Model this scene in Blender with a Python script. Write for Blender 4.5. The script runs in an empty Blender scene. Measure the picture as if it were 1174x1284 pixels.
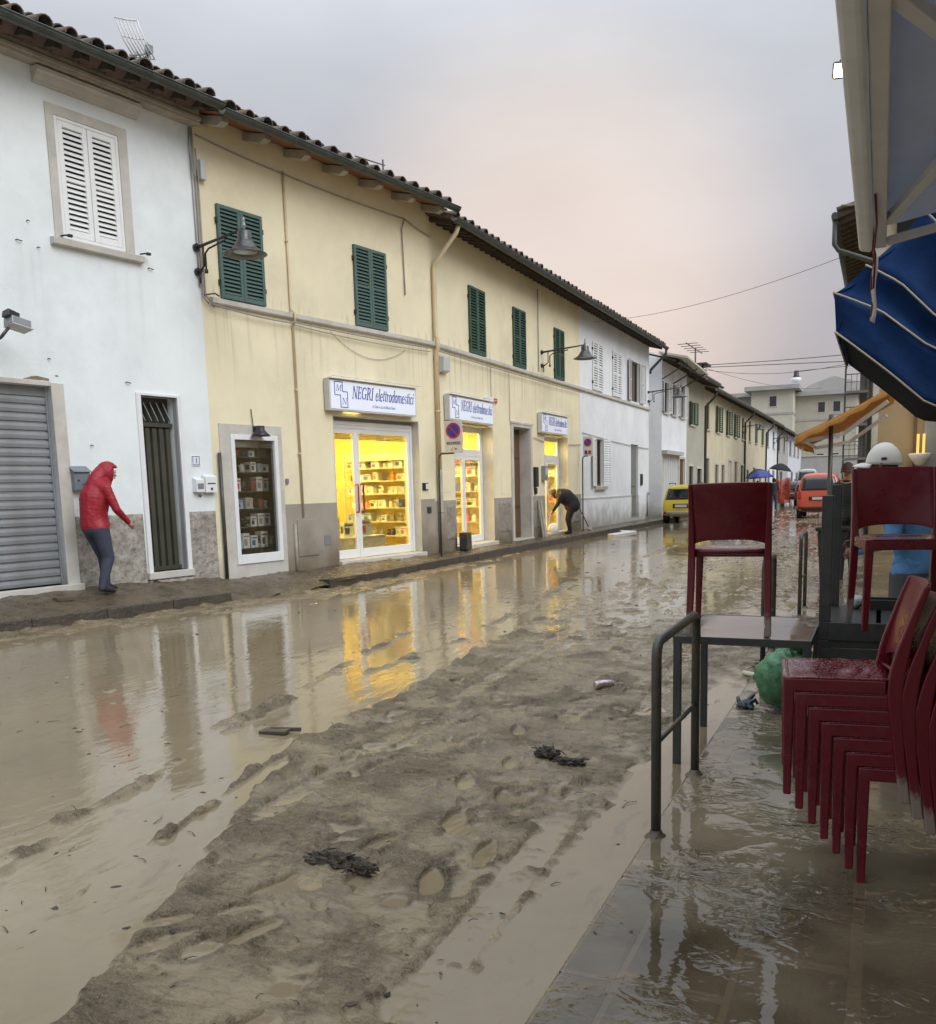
import bpy, bmesh, math, random
import numpy as np
from mathutils import Matrix, Vector, Euler
from mathutils.bvhtree import BVHTree

random.seed(7)
RNG = np.random.default_rng(11)
scene = bpy.context.scene
COL = scene.collection
R = math.radians

# ------------------------------------------------------------------ camera
cam_d = bpy.data.cameras.new('camera')
cam = bpy.data.objects.new('camera', cam_d)
COL.objects.link(cam)
cam_d.sensor_fit = 'HORIZONTAL'
cam_d.sensor_width = 36.0
cam_d.lens = 36.0 * 1150 / 1174
cam_d.shift_y = 140 / 1174
cam_d.clip_start = 0.05
cam_d.clip_end = 2000
_roll = R(1.5)
_dx, _dy, _f = 1105 - 587, 601 - 782, 1150.0
_p = math.atan(-(math.sin(_roll) * _dx + math.cos(_roll) * _dy) / _f)
_down = Vector((math.sin(_roll) * math.cos(_p), math.cos(_roll) * math.cos(_p), math.sin(_p)))
_Y = Vector((_dx, _dy, _f)).normalized()
_X = _down.cross(_Y)
_Rw = Matrix((_X, _Y, -_down))                      # camera (right, down, forward) to world
_ax, _ay, _az = _Rw @ Vector((1, 0, 0)), _Rw @ Vector((0, -1, 0)), _Rw @ Vector((0, 0, -1))
cam.matrix_world = Matrix(((_ax.x, _ay.x, _az.x, 0), (_ax.y, _ay.y, _az.y, 0), (_ax.z, _ay.z, _az.z, 1.58), (0, 0, 0, 1)))
scene.camera = cam

# ------------------------------------------------------------------ render settings
scene.render.engine = 'CYCLES'
scene.cycles.use_denoising = True
scene.cycles.max_bounces = 7
scene.cycles.transparent_max_bounces = 12
scene.cycles.sample_clamp_indirect = 6
scene.view_settings.view_transform = 'Standard'
scene.view_settings.look = 'None'
scene.view_settings.gamma = 1.0
scene.view_settings.use_curve_mapping = False
scene.view_settings.exposure = 0.25

# ------------------------------------------------------------------ sky
SUN_EL, SUN_AZ = R(38), R(112)      # azimuth clockwise from +Y: over the right shoulder
world = bpy.data.worlds.new('World')
scene.world = world
world.use_nodes = True
wn, wl = world.node_tree.nodes, world.node_tree.links
wn.clear()
def W(t, **k):
    n = wn.new(t)
    for a, b in k.items():
        setattr(n, a, b)
    return n
w_out = W('ShaderNodeOutputWorld'); w_bg = W('ShaderNodeBackground')
w_sky = W('ShaderNodeTexSky', sky_type='NISHITA', sun_disc=False, sun_elevation=SUN_EL, sun_rotation=SUN_AZ)
w_tc = W('ShaderNodeTexCoord'); w_sep = W('ShaderNodeSeparateXYZ')
w_ramp = W('ShaderNodeValToRGB')
e = w_ramp.color_ramp.elements
e[0].position = 0.0; e[0].color = (0.585, 0.515, 0.515, 1)
e[1].position = 1.0; e[1].color = (0.72, 0.79, 0.88, 1)
for p, c in ((0.12, (0.58, 0.525, 0.54)), (0.24, (0.55, 0.54, 0.58)), (0.38, (0.56, 0.575, 0.61)), (0.52, (0.64, 0.675, 0.74))):
    q = e.new(p); q.color = (*c, 1)
w_noise = W('ShaderNodeTexNoise'); w_noise.inputs['Scale'].default_value = 2.2; w_noise.inputs['Detail'].default_value = 5; w_noise.inputs['Roughness'].default_value = 0.5
w_map = W('ShaderNodeMapping'); w_map.inputs['Scale'].default_value = (1, 1, 2.6)
w_nm = W('ShaderNodeMapRange'); w_nm.inputs['From Min'].default_value = 0.3; w_nm.inputs['From Max'].default_value = 0.7
w_nm.inputs['To Min'].default_value = 0.87; w_nm.inputs['To Max'].default_value = 1.13
# the overcast dome gets brighter towards the zenith
w_sq = W('ShaderNodeMath', operation='POWER'); w_sq.inputs[1].default_value = 2.0
w_mx = W('ShaderNodeMath', operation='MAXIMUM'); w_mx.inputs[1].default_value = 0.0
w_ma = W('ShaderNodeMath', operation='MULTIPLY_ADD'); w_ma.inputs[1].default_value = 1.55; w_ma.inputs[2].default_value = 0.72
w_mul = W('ShaderNodeMath', operation='MULTIPLY')
w_vm = W('ShaderNodeVectorMath', operation='SCALE')
# pink glow of the low sun behind the cloud at the end of the street
w_dot = W('ShaderNodeVectorMath', operation='DOT_PRODUCT'); gd = Vector((-0.31, 0.93, 0.20)).normalized(); w_dot.inputs[1].default_value = gd
w_gmr = W('ShaderNodeMapRange', interpolation_type='SMOOTHSTEP'); w_gmr.inputs['From Min'].default_value = 0.962; w_gmr.inputs['From Max'].default_value = 1.0
w_gm = W('ShaderNodeVectorMath', operation='SCALE'); w_gm.inputs[0].default_value = (0.30, 0.195, 0.10)
w_gadd = W('ShaderNodeVectorMath', operation='ADD')
w_sk = W('ShaderNodeVectorMath', operation='SCALE'); w_sk.inputs['Scale'].default_value = 0.10
w_mix = W('ShaderNodeMix', data_type='RGBA'); w_mix.inputs['Factor'].default_value = 0.92
L_ = wl.new
L_(w_tc.outputs['Generated'], w_sep.inputs[0]); L_(w_sep.outputs['Z'], w_mx.inputs[0])
L_(w_mx.outputs[0], w_ramp.inputs['Fac']); L_(w_mx.outputs[0], w_sq.inputs[0]); L_(w_sq.outputs[0], w_ma.inputs[0])
L_(w_tc.outputs['Generated'], w_map.inputs[0]); L_(w_map.outputs[0], w_noise.inputs['Vector']); L_(w_noise.outputs['Fac'], w_nm.inputs['Value'])
L_(w_ma.outputs[0], w_mul.inputs[0]); L_(w_nm.outputs[0], w_mul.inputs[1])
L_(w_ramp.outputs['Color'], w_vm.inputs[0]); L_(w_mul.outputs[0], w_vm.inputs['Scale'])
L_(w_tc.outputs['Generated'], w_dot.inputs[0]); L_(w_dot.outputs['Value'], w_gmr.inputs['Value']); L_(w_gmr.outputs[0], w_gm.inputs['Scale'])
L_(w_vm.outputs[0], w_gadd.inputs[0]); L_(w_gm.outputs[0], w_gadd.inputs[1])
L_(w_sky.outputs[0], w_sk.inputs[0]); L_(w_sk.outputs[0], w_mix.inputs['A']); L_(w_gadd.outputs[0], w_mix.inputs['B'])
L_(w_mix.outputs['Result'], w_bg.inputs['Color']); w_bg.inputs['Strength'].default_value = 1.0
L_(w_bg.outputs[0], w_out.inputs[0])

# ------------------------------------------------------------------ sun (veiled by the overcast)
sun_d = bpy.data.lights.new('sun', 'SUN')
sun_d.energy = 1.5
sun_d.angle = R(40)
sun_d.color = (1.0, 0.985, 0.96)
sun = bpy.data.objects.new('sun', sun_d)
COL.objects.link(sun)
_sd = Vector((math.sin(SUN_AZ) * math.cos(SUN_EL), math.cos(SUN_AZ) * math.cos(SUN_EL), math.sin(SUN_EL)))
sun.rotation_euler = _sd.to_track_quat('Z', 'Y').to_euler()

# ================================================================== helpers
WL = {}          # world location of things and parts (things are never rotated before copying)

def tag(o, label=None, cat=None, group=None, kind=None):
    if label: o['label'] = label
    if cat: o['category'] = cat
    if group: o['group'] = group
    if kind: o['kind'] = kind
    return o

def thing(name, label, cat, loc=(0, 0, 0), group=None):
    o = bpy.data.objects.new(name, None)
    o.empty_display_size = 0.2
    COL.objects.link(o)
    o.location = loc
    WL[o] = Vector(loc)
    return tag(o, label, cat, group)

def struct(name, loc=(0, 0, 0)):
    o = bpy.data.objects.new(name, None); COL.objects.link(o); o.location = loc; WL[o] = Vector(loc)
    o['kind'] = 'structure'
    return o

def put(name, mesh, parent=None, M4=None):
    """link a mesh as an object; M4 is its world matrix"""
    o = bpy.data.objects.new(name, mesh)
    COL.objects.link(o)
    M4 = Matrix() if M4 is None else M4
    if parent is not None:
        o.parent = parent
        o.matrix_local = Matrix.Translation(-WL[parent]) @ M4
        WL[o] = M4.translation.copy()          # children of a part are only given to parts with an unrotated matrix
    else:
        o.matrix_world = M4
        WL[o] = M4.translation.copy()
    return o

def copy_tree(o, parent=None):
    c = o.copy(); COL.objects.link(c)
    if parent is not None:
        c.parent = parent
    for ch in list(o.children):
        copy_tree(ch, c)
    return c

class MB:
    """collects shapes; build() links them as one mesh object"""
    def __init__(self, F=None):
        self.v = []; self.f = []; self.mi = []; self.sm = []; self.F = F; self.cur = 0
    def add(self, vs, fs, smooth=False):
        b = len(self.v)
        F = self.F
        self.v.extend([F(*p) for p in vs] if F else [tuple(p) for p in vs])
        for f in fs:
            self.f.append(tuple(b + i for i in f)); self.mi.append(self.cur); self.sm.append(smooth)
        return self
    def box(self, x0, x1, y0, y1, z0, z1):
        return self.add([(x0, y0, z0), (x1, y0, z0), (x1, y1, z0), (x0, y1, z0), (x0, y0, z1), (x1, y0, z1), (x1, y1, z1), (x0, y1, z1)],
                        [(0, 3, 2, 1), (4, 5, 6, 7), (0, 1, 5, 4), (1, 2, 6, 5), (2, 3, 7, 6), (3, 0, 4, 7)])
    def obox(self, c, s, rot=(0, 0, 0)):
        m = Euler(rot).to_matrix(); c = Vector(c)
        hx, hy, hz = s[0] / 2, s[1] / 2, s[2] / 2
        vs = [c + m @ Vector(p) for p in ((-hx, -hy, -hz), (hx, -hy, -hz), (hx, hy, -hz), (-hx, hy, -hz), (-hx, -hy, hz), (hx, -hy, hz), (hx, hy, hz), (-hx, hy, hz))]
        return self.add(vs, [(0, 3, 2, 1), (4, 5, 6, 7), (0, 1, 5, 4), (1, 2, 6, 5), (2, 3, 7, 6), (3, 0, 4, 7)])
    def quad(self, a, b, c, d):
        return self.add([a, b, c, d], [(0, 1, 2, 3)])
    def bar(self, a, b, w, h=None):
        a, b = Vector(a), Vector(b); h = h or w
        t = (b - a).normalized()
        up = Vector((0, 0, 1)) if abs(t.z) < 0.95 else Vector((0, 1, 0))
        s = t.cross(up).normalized(); u = s.cross(t)
        vs = []
        for p in (a, b):
            for i, j in ((-1, -1), (1, -1), (1, 1), (-1, 1)):
                vs.append(p + s * (i * w / 2) + u * (j * h / 2))
        return self.add(vs, [(3, 2, 1, 0), (4, 5, 6, 7), (0, 1, 5, 4), (1, 2, 6, 5), (2, 3, 7, 6), (3, 0, 4, 7)])
    def tube(self, pts, r, n=8, cap=True):
        pts = [Vector(p) for p in pts]
        rs = r if isinstance(r, (list, tuple)) else [r] * len(pts)
        vs = []; fs = []
        ref = None
        for i, p in enumerate(pts):
            t = (pts[min(i + 1, len(pts) - 1)] - pts[max(i - 1, 0)]).normalized()
            if ref is None:
                ref = Vector((0, 0, 1)) if abs(t.z) < 0.9 else Vector((1, 0, 0))
            s = t.cross(ref).normalized(); u = s.cross(t).normalized(); ref = u
            for k in range(n):
                a = 2 * math.pi * k / n
                vs.append(p + s * (math.cos(a) * rs[i]) + u * (math.sin(a) * rs[i]))
        for i in range(len(pts) - 1):
            for k in range(n):
                a, b = i * n + k, i * n + (k + 1) % n
                fs.append((a, b, b + n, a + n))
        self.add(vs, fs, True)
        if cap:
            b = len(self.v) - len(vs)
            self.f.append(tuple(b + k for k in range(n))[::-1]); self.mi.append(self.cur); self.sm.append(False)
            e0 = b + (len(pts) - 1) * n
            self.f.append(tuple(e0 + k for k in range(n))); self.mi.append(self.cur); self.sm.append(False)
        return self
    def lathe(self, prof, c=(0, 0, 0), n=20, sx=1, sy=1):
        vs = []; fs = []
        for (r, z) in prof:
            for k in range(n):
                a = 2 * math.pi * k / n
                vs.append((c[0] + r * math.cos(a) * sx, c[1] + r * math.sin(a) * sy, c[2] + z))
        for i in range(len(prof) - 1):
            for k in range(n):
                a, b = i * n + k, i * n + (k + 1) % n
                fs.append((a, b, b + n, a + n))
        return self.add(vs, fs, True)
    def prism(self, poly, axis, a0, a1):
        """poly in the two other axes, extruded along axis (0,1,2)"""
        n = len(poly); vs = []
        for a in (a0, a1):
            for p in poly:
                q = list(p); q.insert(axis, a); vs.append(tuple(q))
        fs = [tuple(range(n))[::-1], tuple(range(n, 2 * n))]
        for k in range(n):
            fs.append((k, (k + 1) % n, n + (k + 1) % n, n + k))
        return self.add(vs, fs)
    def grid(self, P, smooth=True, closed=False):
        """P[i][j] points"""
        ni, nj = len(P), len(P[0])
        vs = [p for row in P for p in row]
        fs = []
        for i in range(ni - 1):
            for j in range(nj - 1 + (1 if closed else 0)):
                j2 = (j + 1) % nj
                fs.append((i * nj + j, i * nj + j2, (i + 1) * nj + j2, (i + 1) * nj + j))
        return self.add(vs, fs, smooth)
    def mesh(self, name, mats):
        me = bpy.data.meshes.new(name)
        me.from_pydata([tuple(p) for p in self.v], [], self.f)
        for m in (mats if isinstance(mats, (list, tuple)) else [mats]):
            me.materials.append(m)
        me.polygons.foreach_set('material_index', self.mi)
        me.polygons.foreach_set('use_smooth', self.sm)
        bm = bmesh.new(); bm.from_mesh(me); bmesh.ops.recalc_face_normals(bm, faces=bm.faces); bm.to_mesh(me); bm.free()
        me.update()
        return me
    def build(self, name, mats, parent=None, M4=None, bevel=0, seg=2, solid=0, sub=0):
        o = put(name, self.mesh(name, mats), parent, M4)
        if solid:
            s = o.modifiers.new('Solidify', 'SOLIDIFY'); s.thickness = solid; s.offset = 0
        if sub:
            s = o.modifiers.new('Subsurf', 'SUBSURF'); s.levels = sub; s.render_levels = sub
        if bevel:
            b = o.modifiers.new('Bevel', 'BEVEL'); b.width = bevel; b.segments = seg; b.limit_method = 'ANGLE'
        return o

# ------------------------------------------------------------------ materials
MATS = {}
def M(name, col, rough=0.6, var=0.12, scale=2.0, bump=0.0, bscale=30.0, metal=0.0, spec=0.5, dirt_or_shade=None, dscale=1.2, damt=0.5, stretch=(1, 1, 1), coat=0.0, rvar=0.0, emis=None, estr=0.0):
    if name in MATS: return MATS[name]
    m = bpy.data.materials.new(name); m.use_nodes = True
    n, l = m.node_tree.nodes, m.node_tree.links
    b = n['Principled BSDF']
    tc = n.new('ShaderNodeTexCoord'); mp = n.new('ShaderNodeMapping'); mp.inputs['Scale'].default_value = stretch
    l.new(tc.outputs['Object'], mp.inputs[0])
    nz = n.new('ShaderNodeTexNoise'); nz.inputs['Scale'].default_value = scale; nz.inputs['Detail'].default_value = 6; nz.inputs['Roughness'].default_value = 0.62
    l.new(mp.outputs[0], nz.inputs['Vector'])
    mr = n.new('ShaderNodeMapRange'); mr.inputs['From Min'].default_value = 0.3; mr.inputs['From Max'].default_value = 0.7
    l.new(nz.outputs['Fac'], mr.inputs['Value'])
    mx = n.new('ShaderNodeMix'); mx.data_type = 'RGBA'
    mx.inputs['A'].default_value = (*[c * (1 - var) for c in col], 1); mx.inputs['B'].default_value = (*[min(1, c * (1 + var)) for c in col], 1)
    l.new(mr.outputs[0], mx.inputs['Factor'])
    out = mx.outputs['Result']
    if dirt_or_shade:
        n2 = n.new('ShaderNodeTexNoise'); n2.inputs['Scale'].default_value = dscale; n2.inputs['Detail'].default_value = 8; n2.inputs['Roughness'].default_value = 0.7
        l.new(tc.outputs['Object'], n2.inputs['Vector'])
        r2 = n.new('ShaderNodeMapRange'); r2.inputs['From Min'].default_value = 0.48; r2.inputs['From Max'].default_value = 0.72; r2.inputs['To Max'].default_value = damt
        l.new(n2.outputs['Fac'], r2.inputs['Value'])
        m2 = n.new('ShaderNodeMix'); m2.data_type = 'RGBA'; m2.inputs['B'].default_value = (*dirt_or_shade, 1)
        l.new(r2.outputs[0], m2.inputs['Factor']); l.new(out, m2.inputs['A']); out = m2.outputs['Result']
    l.new(out, b.inputs['Base Color'])
    b.inputs['Roughness'].default_value = rough
    if rvar:
        r3 = n.new('ShaderNodeMapRange'); r3.inputs['From Min'].default_value = 0.35; r3.inputs['From Max'].default_value = 0.65
        r3.inputs['To Min'].default_value = max(0.02, rough - rvar); r3.inputs['To Max'].default_value = min(1, rough + rvar)
        l.new(nz.outputs['Fac'], r3.inputs['Value']); l.new(r3.outputs[0], b.inputs['Roughness'])
    b.inputs['Metallic'].default_value = metal
    b.inputs['Specular IOR Level'].default_value = spec
    if coat: b.inputs['Coat Weight'].default_value = coat
    if emis:
        b.inputs['Emission Color'].default_value = (*emis, 1); b.inputs['Emission Strength'].default_value = estr
    if bump:
        nb = n.new('ShaderNodeTexNoise'); nb.inputs['Scale'].default_value = bscale; nb.inputs['Detail'].default_value = 6; nb.inputs['Roughness'].default_value = 0.6
        l.new(mp.outputs[0], nb.inputs['Vector'])
        bp = n.new('ShaderNodeBump'); bp.inputs['Strength'].default_value = bump; bp.inputs['Distance'].default_value = 0.02
        l.new(nb.outputs['Fac'], bp.inputs['Height']); l.new(bp.outputs[0], b.inputs['Normal'])
    MATS[name] = m
    return m

def plaster(name, col, streak=0.35, low=0.0, stain=(0.30, 0.26, 0.2), top=None):
    """old painted plaster: broad patches, fine grain, rain streaks below the string course, splashed mud near the ground"""
    if name in MATS: return MATS[name]
    m = M(name, col, rough=0.88, var=0.07, scale=0.8, bump=0.25, bscale=38, dirt_or_shade=tuple(c * 0.72 for c in col), dscale=0.55, damt=0.55, spec=0.25)
    n, l = m.node_tree.nodes, m.node_tree.links
    b = n['Principled BSDF']
    src = b.inputs['Base Color'].links[0].from_socket
    tc = n.new('ShaderNodeTexCoord')
    geo = n.new('ShaderNodeNewGeometry'); sp = n.new('ShaderNodeSeparateXYZ'); l.new(geo.outputs['Position'], sp.inputs[0])
    def band(z0, z1, z2, z3):
        a = n.new('ShaderNodeMapRange'); a.inputs['From Min'].default_value = z0; a.inputs['From Max'].default_value = z1
        c = n.new('ShaderNodeMapRange'); c.inputs['From Min'].default_value = z3; c.inputs['From Max'].default_value = z2
        l.new(sp.outputs['Z'], a.inputs['Value']); l.new(sp.outputs['Z'], c.inputs['Value'])
        k = n.new('ShaderNodeMath'); k.operation = 'MULTIPLY'; l.new(a.outputs[0], k.inputs[0]); l.new(c.outputs[0], k.inputs[1])
        return k.outputs[0]
    # drips
    mp = n.new('ShaderNodeMapping'); mp.inputs['Scale'].default_value = (5.5, 5.5, 0.22); l.new(geo.outputs['Position'], mp.inputs[0])
    nz = n.new('ShaderNodeTexNoise'); nz.inputs['Scale'].default_value = 1.6; nz.inputs['Detail'].default_value = 4; l.new(mp.outputs[0], nz.inputs['Vector'])
    mr = n.new('ShaderNodeMapRange'); mr.inputs['From Min'].default_value = 0.56; mr.inputs['From Max'].default_value = 0.7; mr.inputs['To Max'].default_value = streak
    l.new(nz.outputs['Fac'], mr.inputs['Value'])
    k = n.new('ShaderNodeMath'); k.operation = 'MULTIPLY'; l.new(mr.outputs[0], k.inputs[0]); l.new(band(3.3, 4.6, 4.9, 5.0), k.inputs[1])
    mx = n.new('ShaderNodeMix'); mx.data_type = 'RGBA'; mx.inputs['B'].default_value = (*[c * 0.62 for c in col], 1)
    l.new(k.outputs[0], mx.inputs['Factor']); l.new(src, mx.inputs['A']); out = mx.outputs['Result']
    if low:
        n3 = n.new('ShaderNodeTexNoise'); n3.inputs['Scale'].default_value = 2.2; n3.inputs['Detail'].default_value = 8; l.new(geo.outputs['Position'], n3.inputs['Vector'])
        ad = n.new('ShaderNodeMath'); ad.operation = 'MULTIPLY_ADD'; ad.inputs[1].default_value = -1.3; l.new(n3.outputs['Fac'], ad.inputs[0]); l.new(sp.outputs['Z'], ad.inputs[2])
        r3 = n.new('ShaderNodeMapRange'); r3.inputs['From Min'].default_value = 0.35; r3.inputs['From Max'].default_value = -0.45; r3.inputs['To Max'].default_value = low
        l.new(ad.outputs[0], r3.inputs['Value'])
        m3 = n.new('ShaderNodeMix'); m3.data_type = 'RGBA'; m3.inputs['B'].default_value = (*stain, 1)
        l.new(r3.outputs[0], m3.inputs['Factor']); l.new(out, m3.inputs['A']); out = m3.outputs['Result']
    l.new(out, b.inputs['Base Color'])
    return m

def translucent(m, col, k):
    n, l = m.node_tree.nodes, m.node_tree.links; b = n['Principled BSDF']; o = n['Material Output']
    t = n.new('ShaderNodeBsdfTranslucent'); t.inputs['Color'].default_value = (*col, 1); x = n.new('ShaderNodeMixShader'); x.inputs[0].default_value = k
    l.new(b.outputs[0], x.inputs[1]); l.new(t.outputs[0], x.inputs[2]); l.new(x.outputs[0], o.inputs[0])
    return m
def glassy(name, tint=(0.9, 0.95, 0.95), refl=0.6, trans=1.0):
    if name in MATS: return MATS[name]
    m = bpy.data.materials.new(name); m.use_nodes = True
    n, l = m.node_tree.nodes, m.node_tree.links; n.clear()
    o = n.new('ShaderNodeOutputMaterial'); mx = n.new('ShaderNodeMixShader'); t = n.new('ShaderNodeBsdfTransparent'); g = n.new('ShaderNodeBsdfGlossy')
    t.inputs['Color'].default_value = (*tint, 1); g.inputs['Roughness'].default_value = 0.02
    fr = n.new('ShaderNodeFresnel'); fr.inputs['IOR'].default_value = 1.45
    k = n.new('ShaderNodeMath'); k.operation = 'MULTIPLY'; k.inputs[1].default_value = refl
    l.new(fr.outputs[0], k.inputs[0]); l.new(k.outputs[0], mx.inputs['Fac']); l.new(t.outputs[0], mx.inputs[1]); l.new(g.outputs[0], mx.inputs[2]); l.new(mx.outputs[0], o.inputs[0])
    MATS[name] = m
    return m

def glow(name, col, s):
    if name in MATS: return MATS[name]
    m = bpy.data.materials.new(name); m.use_nodes = True
    n, l = m.node_tree.nodes, m.node_tree.links; n.clear()
    o = n.new('ShaderNodeOutputMaterial'); em = n.new('ShaderNodeEmission'); em.inputs['Color'].default_value = (*col, 1); em.inputs['Strength'].default_value = s
    l.new(em.outputs[0], o.inputs[0]); MATS[name] = m
    return m

def text_mb(mb, s, size, place, shear=0.0, off=0.0, align='LEFT', depth=0.004, width=None):
    """letters as flat raised shapes; place(x, y, d) maps the lettering plane to world"""
    cu = bpy.data.curves.new('lettering', 'FONT')
    cu.body = s; cu.size = size; cu.shear = shear; cu.offset = off; cu.align_x = align; cu.resolution_u = 3
    ob = bpy.data.objects.new('lettering', cu); COL.objects.link(ob)
    bpy.context.view_layer.update()
    dg = bpy.context.evaluated_depsgraph_get()
    me = bpy.data.meshes.new_from_object(ob.evaluated_get(dg))
    xs = [v.co.x for v in me.vertices]
    k = 1.0
    if width and xs: k = width / (max(xs) - min(xs))
    vs = [place(v.co.x * k, v.co.y, depth) for v in me.vertices]
    F = mb.F; mb.F = None
    mb.add(vs, [tuple(p.vertices) for p in me.polygons])
    mb.F = F
    COL.objects.unlink(ob); bpy.data.objects.remove(ob); bpy.data.meshes.remove(me)

# facade frames: (s along the wall, d outwards from the wall, z)
P1 = Vector((-9.0, 18.4)); _d = Vector((1.06, 6.07)).normalized(); _n = Vector((_d.y, -_d.x))
def FA(s, d, z): return (P1.x + _d.x * s + _n.x * d, P1.y + _d.y * s + _n.y * d, z)
def FB(s, d, z): return (-9.0 + d, s, z)
# matching matrices for meshes made in (along, inwards, up) coordinates
MA = Matrix(((_d.x, -_n.x, 0, P1.x), (_d.y, -_n.y, 0, P1.y), (0, 0, 1, 0), (0, 0, 0, 1)))
MBm = Matrix(((0, -1, 0, -9.0), (1, 0, 0, 0), (0, 0, 1, 0), (0, 0, 0, 1)))
def wm(frame, s, d, z):         # world matrix of something placed in a facade frame
    return (MA if frame is FA else MBm) @ Matrix.Translation((s, -d, z))

def wall_sheet(mb, s0, s1, z0, z1, holes, reveal=0.25, d=0.0):
    ss = sorted({s0, s1, *[h[0] for h in holes], *[h[1] for h in holes]}); ss = [a for a in ss if s0 <= a <= s1]
    zs = sorted({z0, z1, *[h[2] for h in holes], *[h[3] for h in holes]}); zs = [a for a in zs if z0 <= a <= z1]
    for i in range(len(ss) - 1):
        for j in range(len(zs) - 1):
            cs, cz = (ss[i] + ss[i + 1]) / 2, (zs[j] + zs[j + 1]) / 2
            if any(h[0] < cs < h[1] and h[2] < cz < h[3] for h in holes): continue
            mb.quad((ss[i], d, zs[j]), (ss[i + 1], d, zs[j]), (ss[i + 1], d, zs[j + 1]), (ss[i], d, zs[j + 1]))
    for h in holes:
        r = h[4] if len(h) > 4 else reveal
        a, b, c, e2 = max(h[0], s0), min(h[1], s1), max(h[2], z0), min(h[3], z1)
        if a >= b or c >= e2: continue
        if a == h[0]: mb.quad((a, d, c), (a, d, e2), (a, -r, e2), (a, -r, c))
        if b == h[1]: mb.quad((b, d, c), (b, -r, c), (b, -r, e2), (b, d, e2))
        if e2 == h[3]: mb.quad((a, d, e2), (b, d, e2), (b, -r, e2), (a, -r, e2))
        if c == h[2]: mb.quad((a, d, c), (a, -r, c), (b, -r, c), (b, d, c))

# ------------------------------------------------------------------ material palette
m_white = plaster('white_plaster', (0.76, 0.815, 0.83), 0.14, 0.6)
m_white2 = plaster('white_plaster_far', (0.76, 0.785, 0.81), 0.2, 0.75)
m_yellow = plaster('yellow_plaster', (0.78, 0.715, 0.515), 0.7, 0.55)
m_rough = M('rough_render', (0.38, 0.355, 0.315), 0.95, 0.3, 5, 1.0, 40, dirt_or_shade=(0.13, 0.11, 0.085), dscale=16, damt=0.9, spec=0.2)  # dark mottling here is painted shade for the pits in the render
m_dado = plaster('grey_dado', (0.34, 0.31, 0.26), 0.0, 0.9, stain=(0.15, 0.118, 0.075))
m_pebble = M('pebbledash', (0.30, 0.275, 0.235), 0.95, 0.3, 40, 0.9, 60, dirt_or_shade=(0.18, 0.15, 0.11), dscale=1.5, damt=0.6)
m_stone = M('grey_stone_trim', (0.53, 0.515, 0.47), 0.8, 0.1, 3, 0.15, 40, dirt_or_shade=(0.36, 0.33, 0.28), dscale=2, damt=0.6)
m_greenshut = M('green_shutter_paint', (0.075, 0.135, 0.12), 0.5, 0.15, 5, 0.05, 30, dirt_or_shade=(0.12, 0.16, 0.14), dscale=4, damt=0.4)
m_dgreen = M('dark_green_shutter_paint', (0.035, 0.085, 0.055), 0.5, 0.15, 5)
m_whiteshut = M('white_shutter_paint', (0.78, 0.80, 0.80), 0.45, 0.05, 5)
m_greyshut = M('grey_shutter_paint', (0.55, 0.56, 0.56), 0.5, 0.08, 5)
m_darkvoid = M('dark_interior', (0.015, 0.014, 0.013), 0.9)
m_gutter = M('dark_green_gutter', (0.045, 0.055, 0.05), 0.45, 0.25, 4, 0.05, 20, dirt_or_shade=(0.10, 0.11, 0.09), dscale=6, damt=0.6)
m_tile = M('lichen_clay_tile', (0.13, 0.105, 0.085), 0.85, 0.45, 6, 0.5, 40, dirt_or_shade=(0.20, 0.19, 0.15), dscale=7, damt=0.9)
m_tile2 = M('lichen_clay_tile_pale', (0.17, 0.13, 0.10), 0.85, 0.4, 8, 0.5, 40, dirt_or_shade=(0.07, 0.065, 0.05), dscale=9, damt=0.9)
m_redsoffit = M('terracotta_soffit', (0.24, 0.10, 0.05), 0.8, 0.2, 4)
m_pinktile = M('pink_underside_tile', (0.11, 0.07, 0.052), 0.85, 0.3, 4)
m_rafter = M('dark_rafter', (0.07, 0.055, 0.04), 0.85, 0.3, 8)
m_rafterg = M('grey_painted_rafter', (0.42, 0.39, 0.33), 0.85, 0.2, 5, dirt_or_shade=(0.2, 0.18, 0.14), damt=0.6)
m_brown = M('brown_door_wood', (0.12, 0.065, 0.035), 0.5, 0.25, 3, 0.1, 20, stretch=(6, 6, 0.6))
m_olive = M('olive_metal_door', (0.055, 0.055, 0.042), 0.4, 0.15, 3, dirt_or_shade=(0.09, 0.08, 0.06), damt=0.5)
m_alu = M('aluminium_slat', (0.28, 0.30, 0.315), 0.42, 0.1, 3, 0.05, 30, metal=0.35, dirt_or_shade=(0.22, 0.21, 0.19), dscale=2, damt=0.5)
m_whitemetal = M('white_metal_frame', (0.74, 0.76, 0.77), 0.35, 0.04, 4)
m_black = M('black_metal', (0.02, 0.02, 0.02), 0.4, 0.2, 8)
m_greymetal = M('grey_metal', (0.26, 0.275, 0.29), 0.4, 0.1, 6, metal=0.3)
m_rail = M('painted_steel_rail', (0.045, 0.05, 0.045), 0.35, 0.3, 9, 0.15, 60, dirt_or_shade=(0.15, 0.085, 0.05), dscale=6, damt=0.7)
m_bluegrey = M('blue_grey_mailbox', (0.17, 0.20, 0.235), 0.4, 0.06, 5)
m_blue = M('sign_blue', (0.02, 0.035, 0.30), 0.45, 0.03, 5)
m_red = M('sign_red', (0.45, 0.02, 0.02), 0.45, 0.03, 5)
m_signw = M('white_sign_face', (0.70, 0.76, 0.87), 0.3, 0.02, 3, emis=(0.85, 0.9, 1.0), estr=0.16)
m_platew = M('grey_white_plate', (0.52, 0.53, 0.52), 0.45, 0.06, 5)
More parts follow.
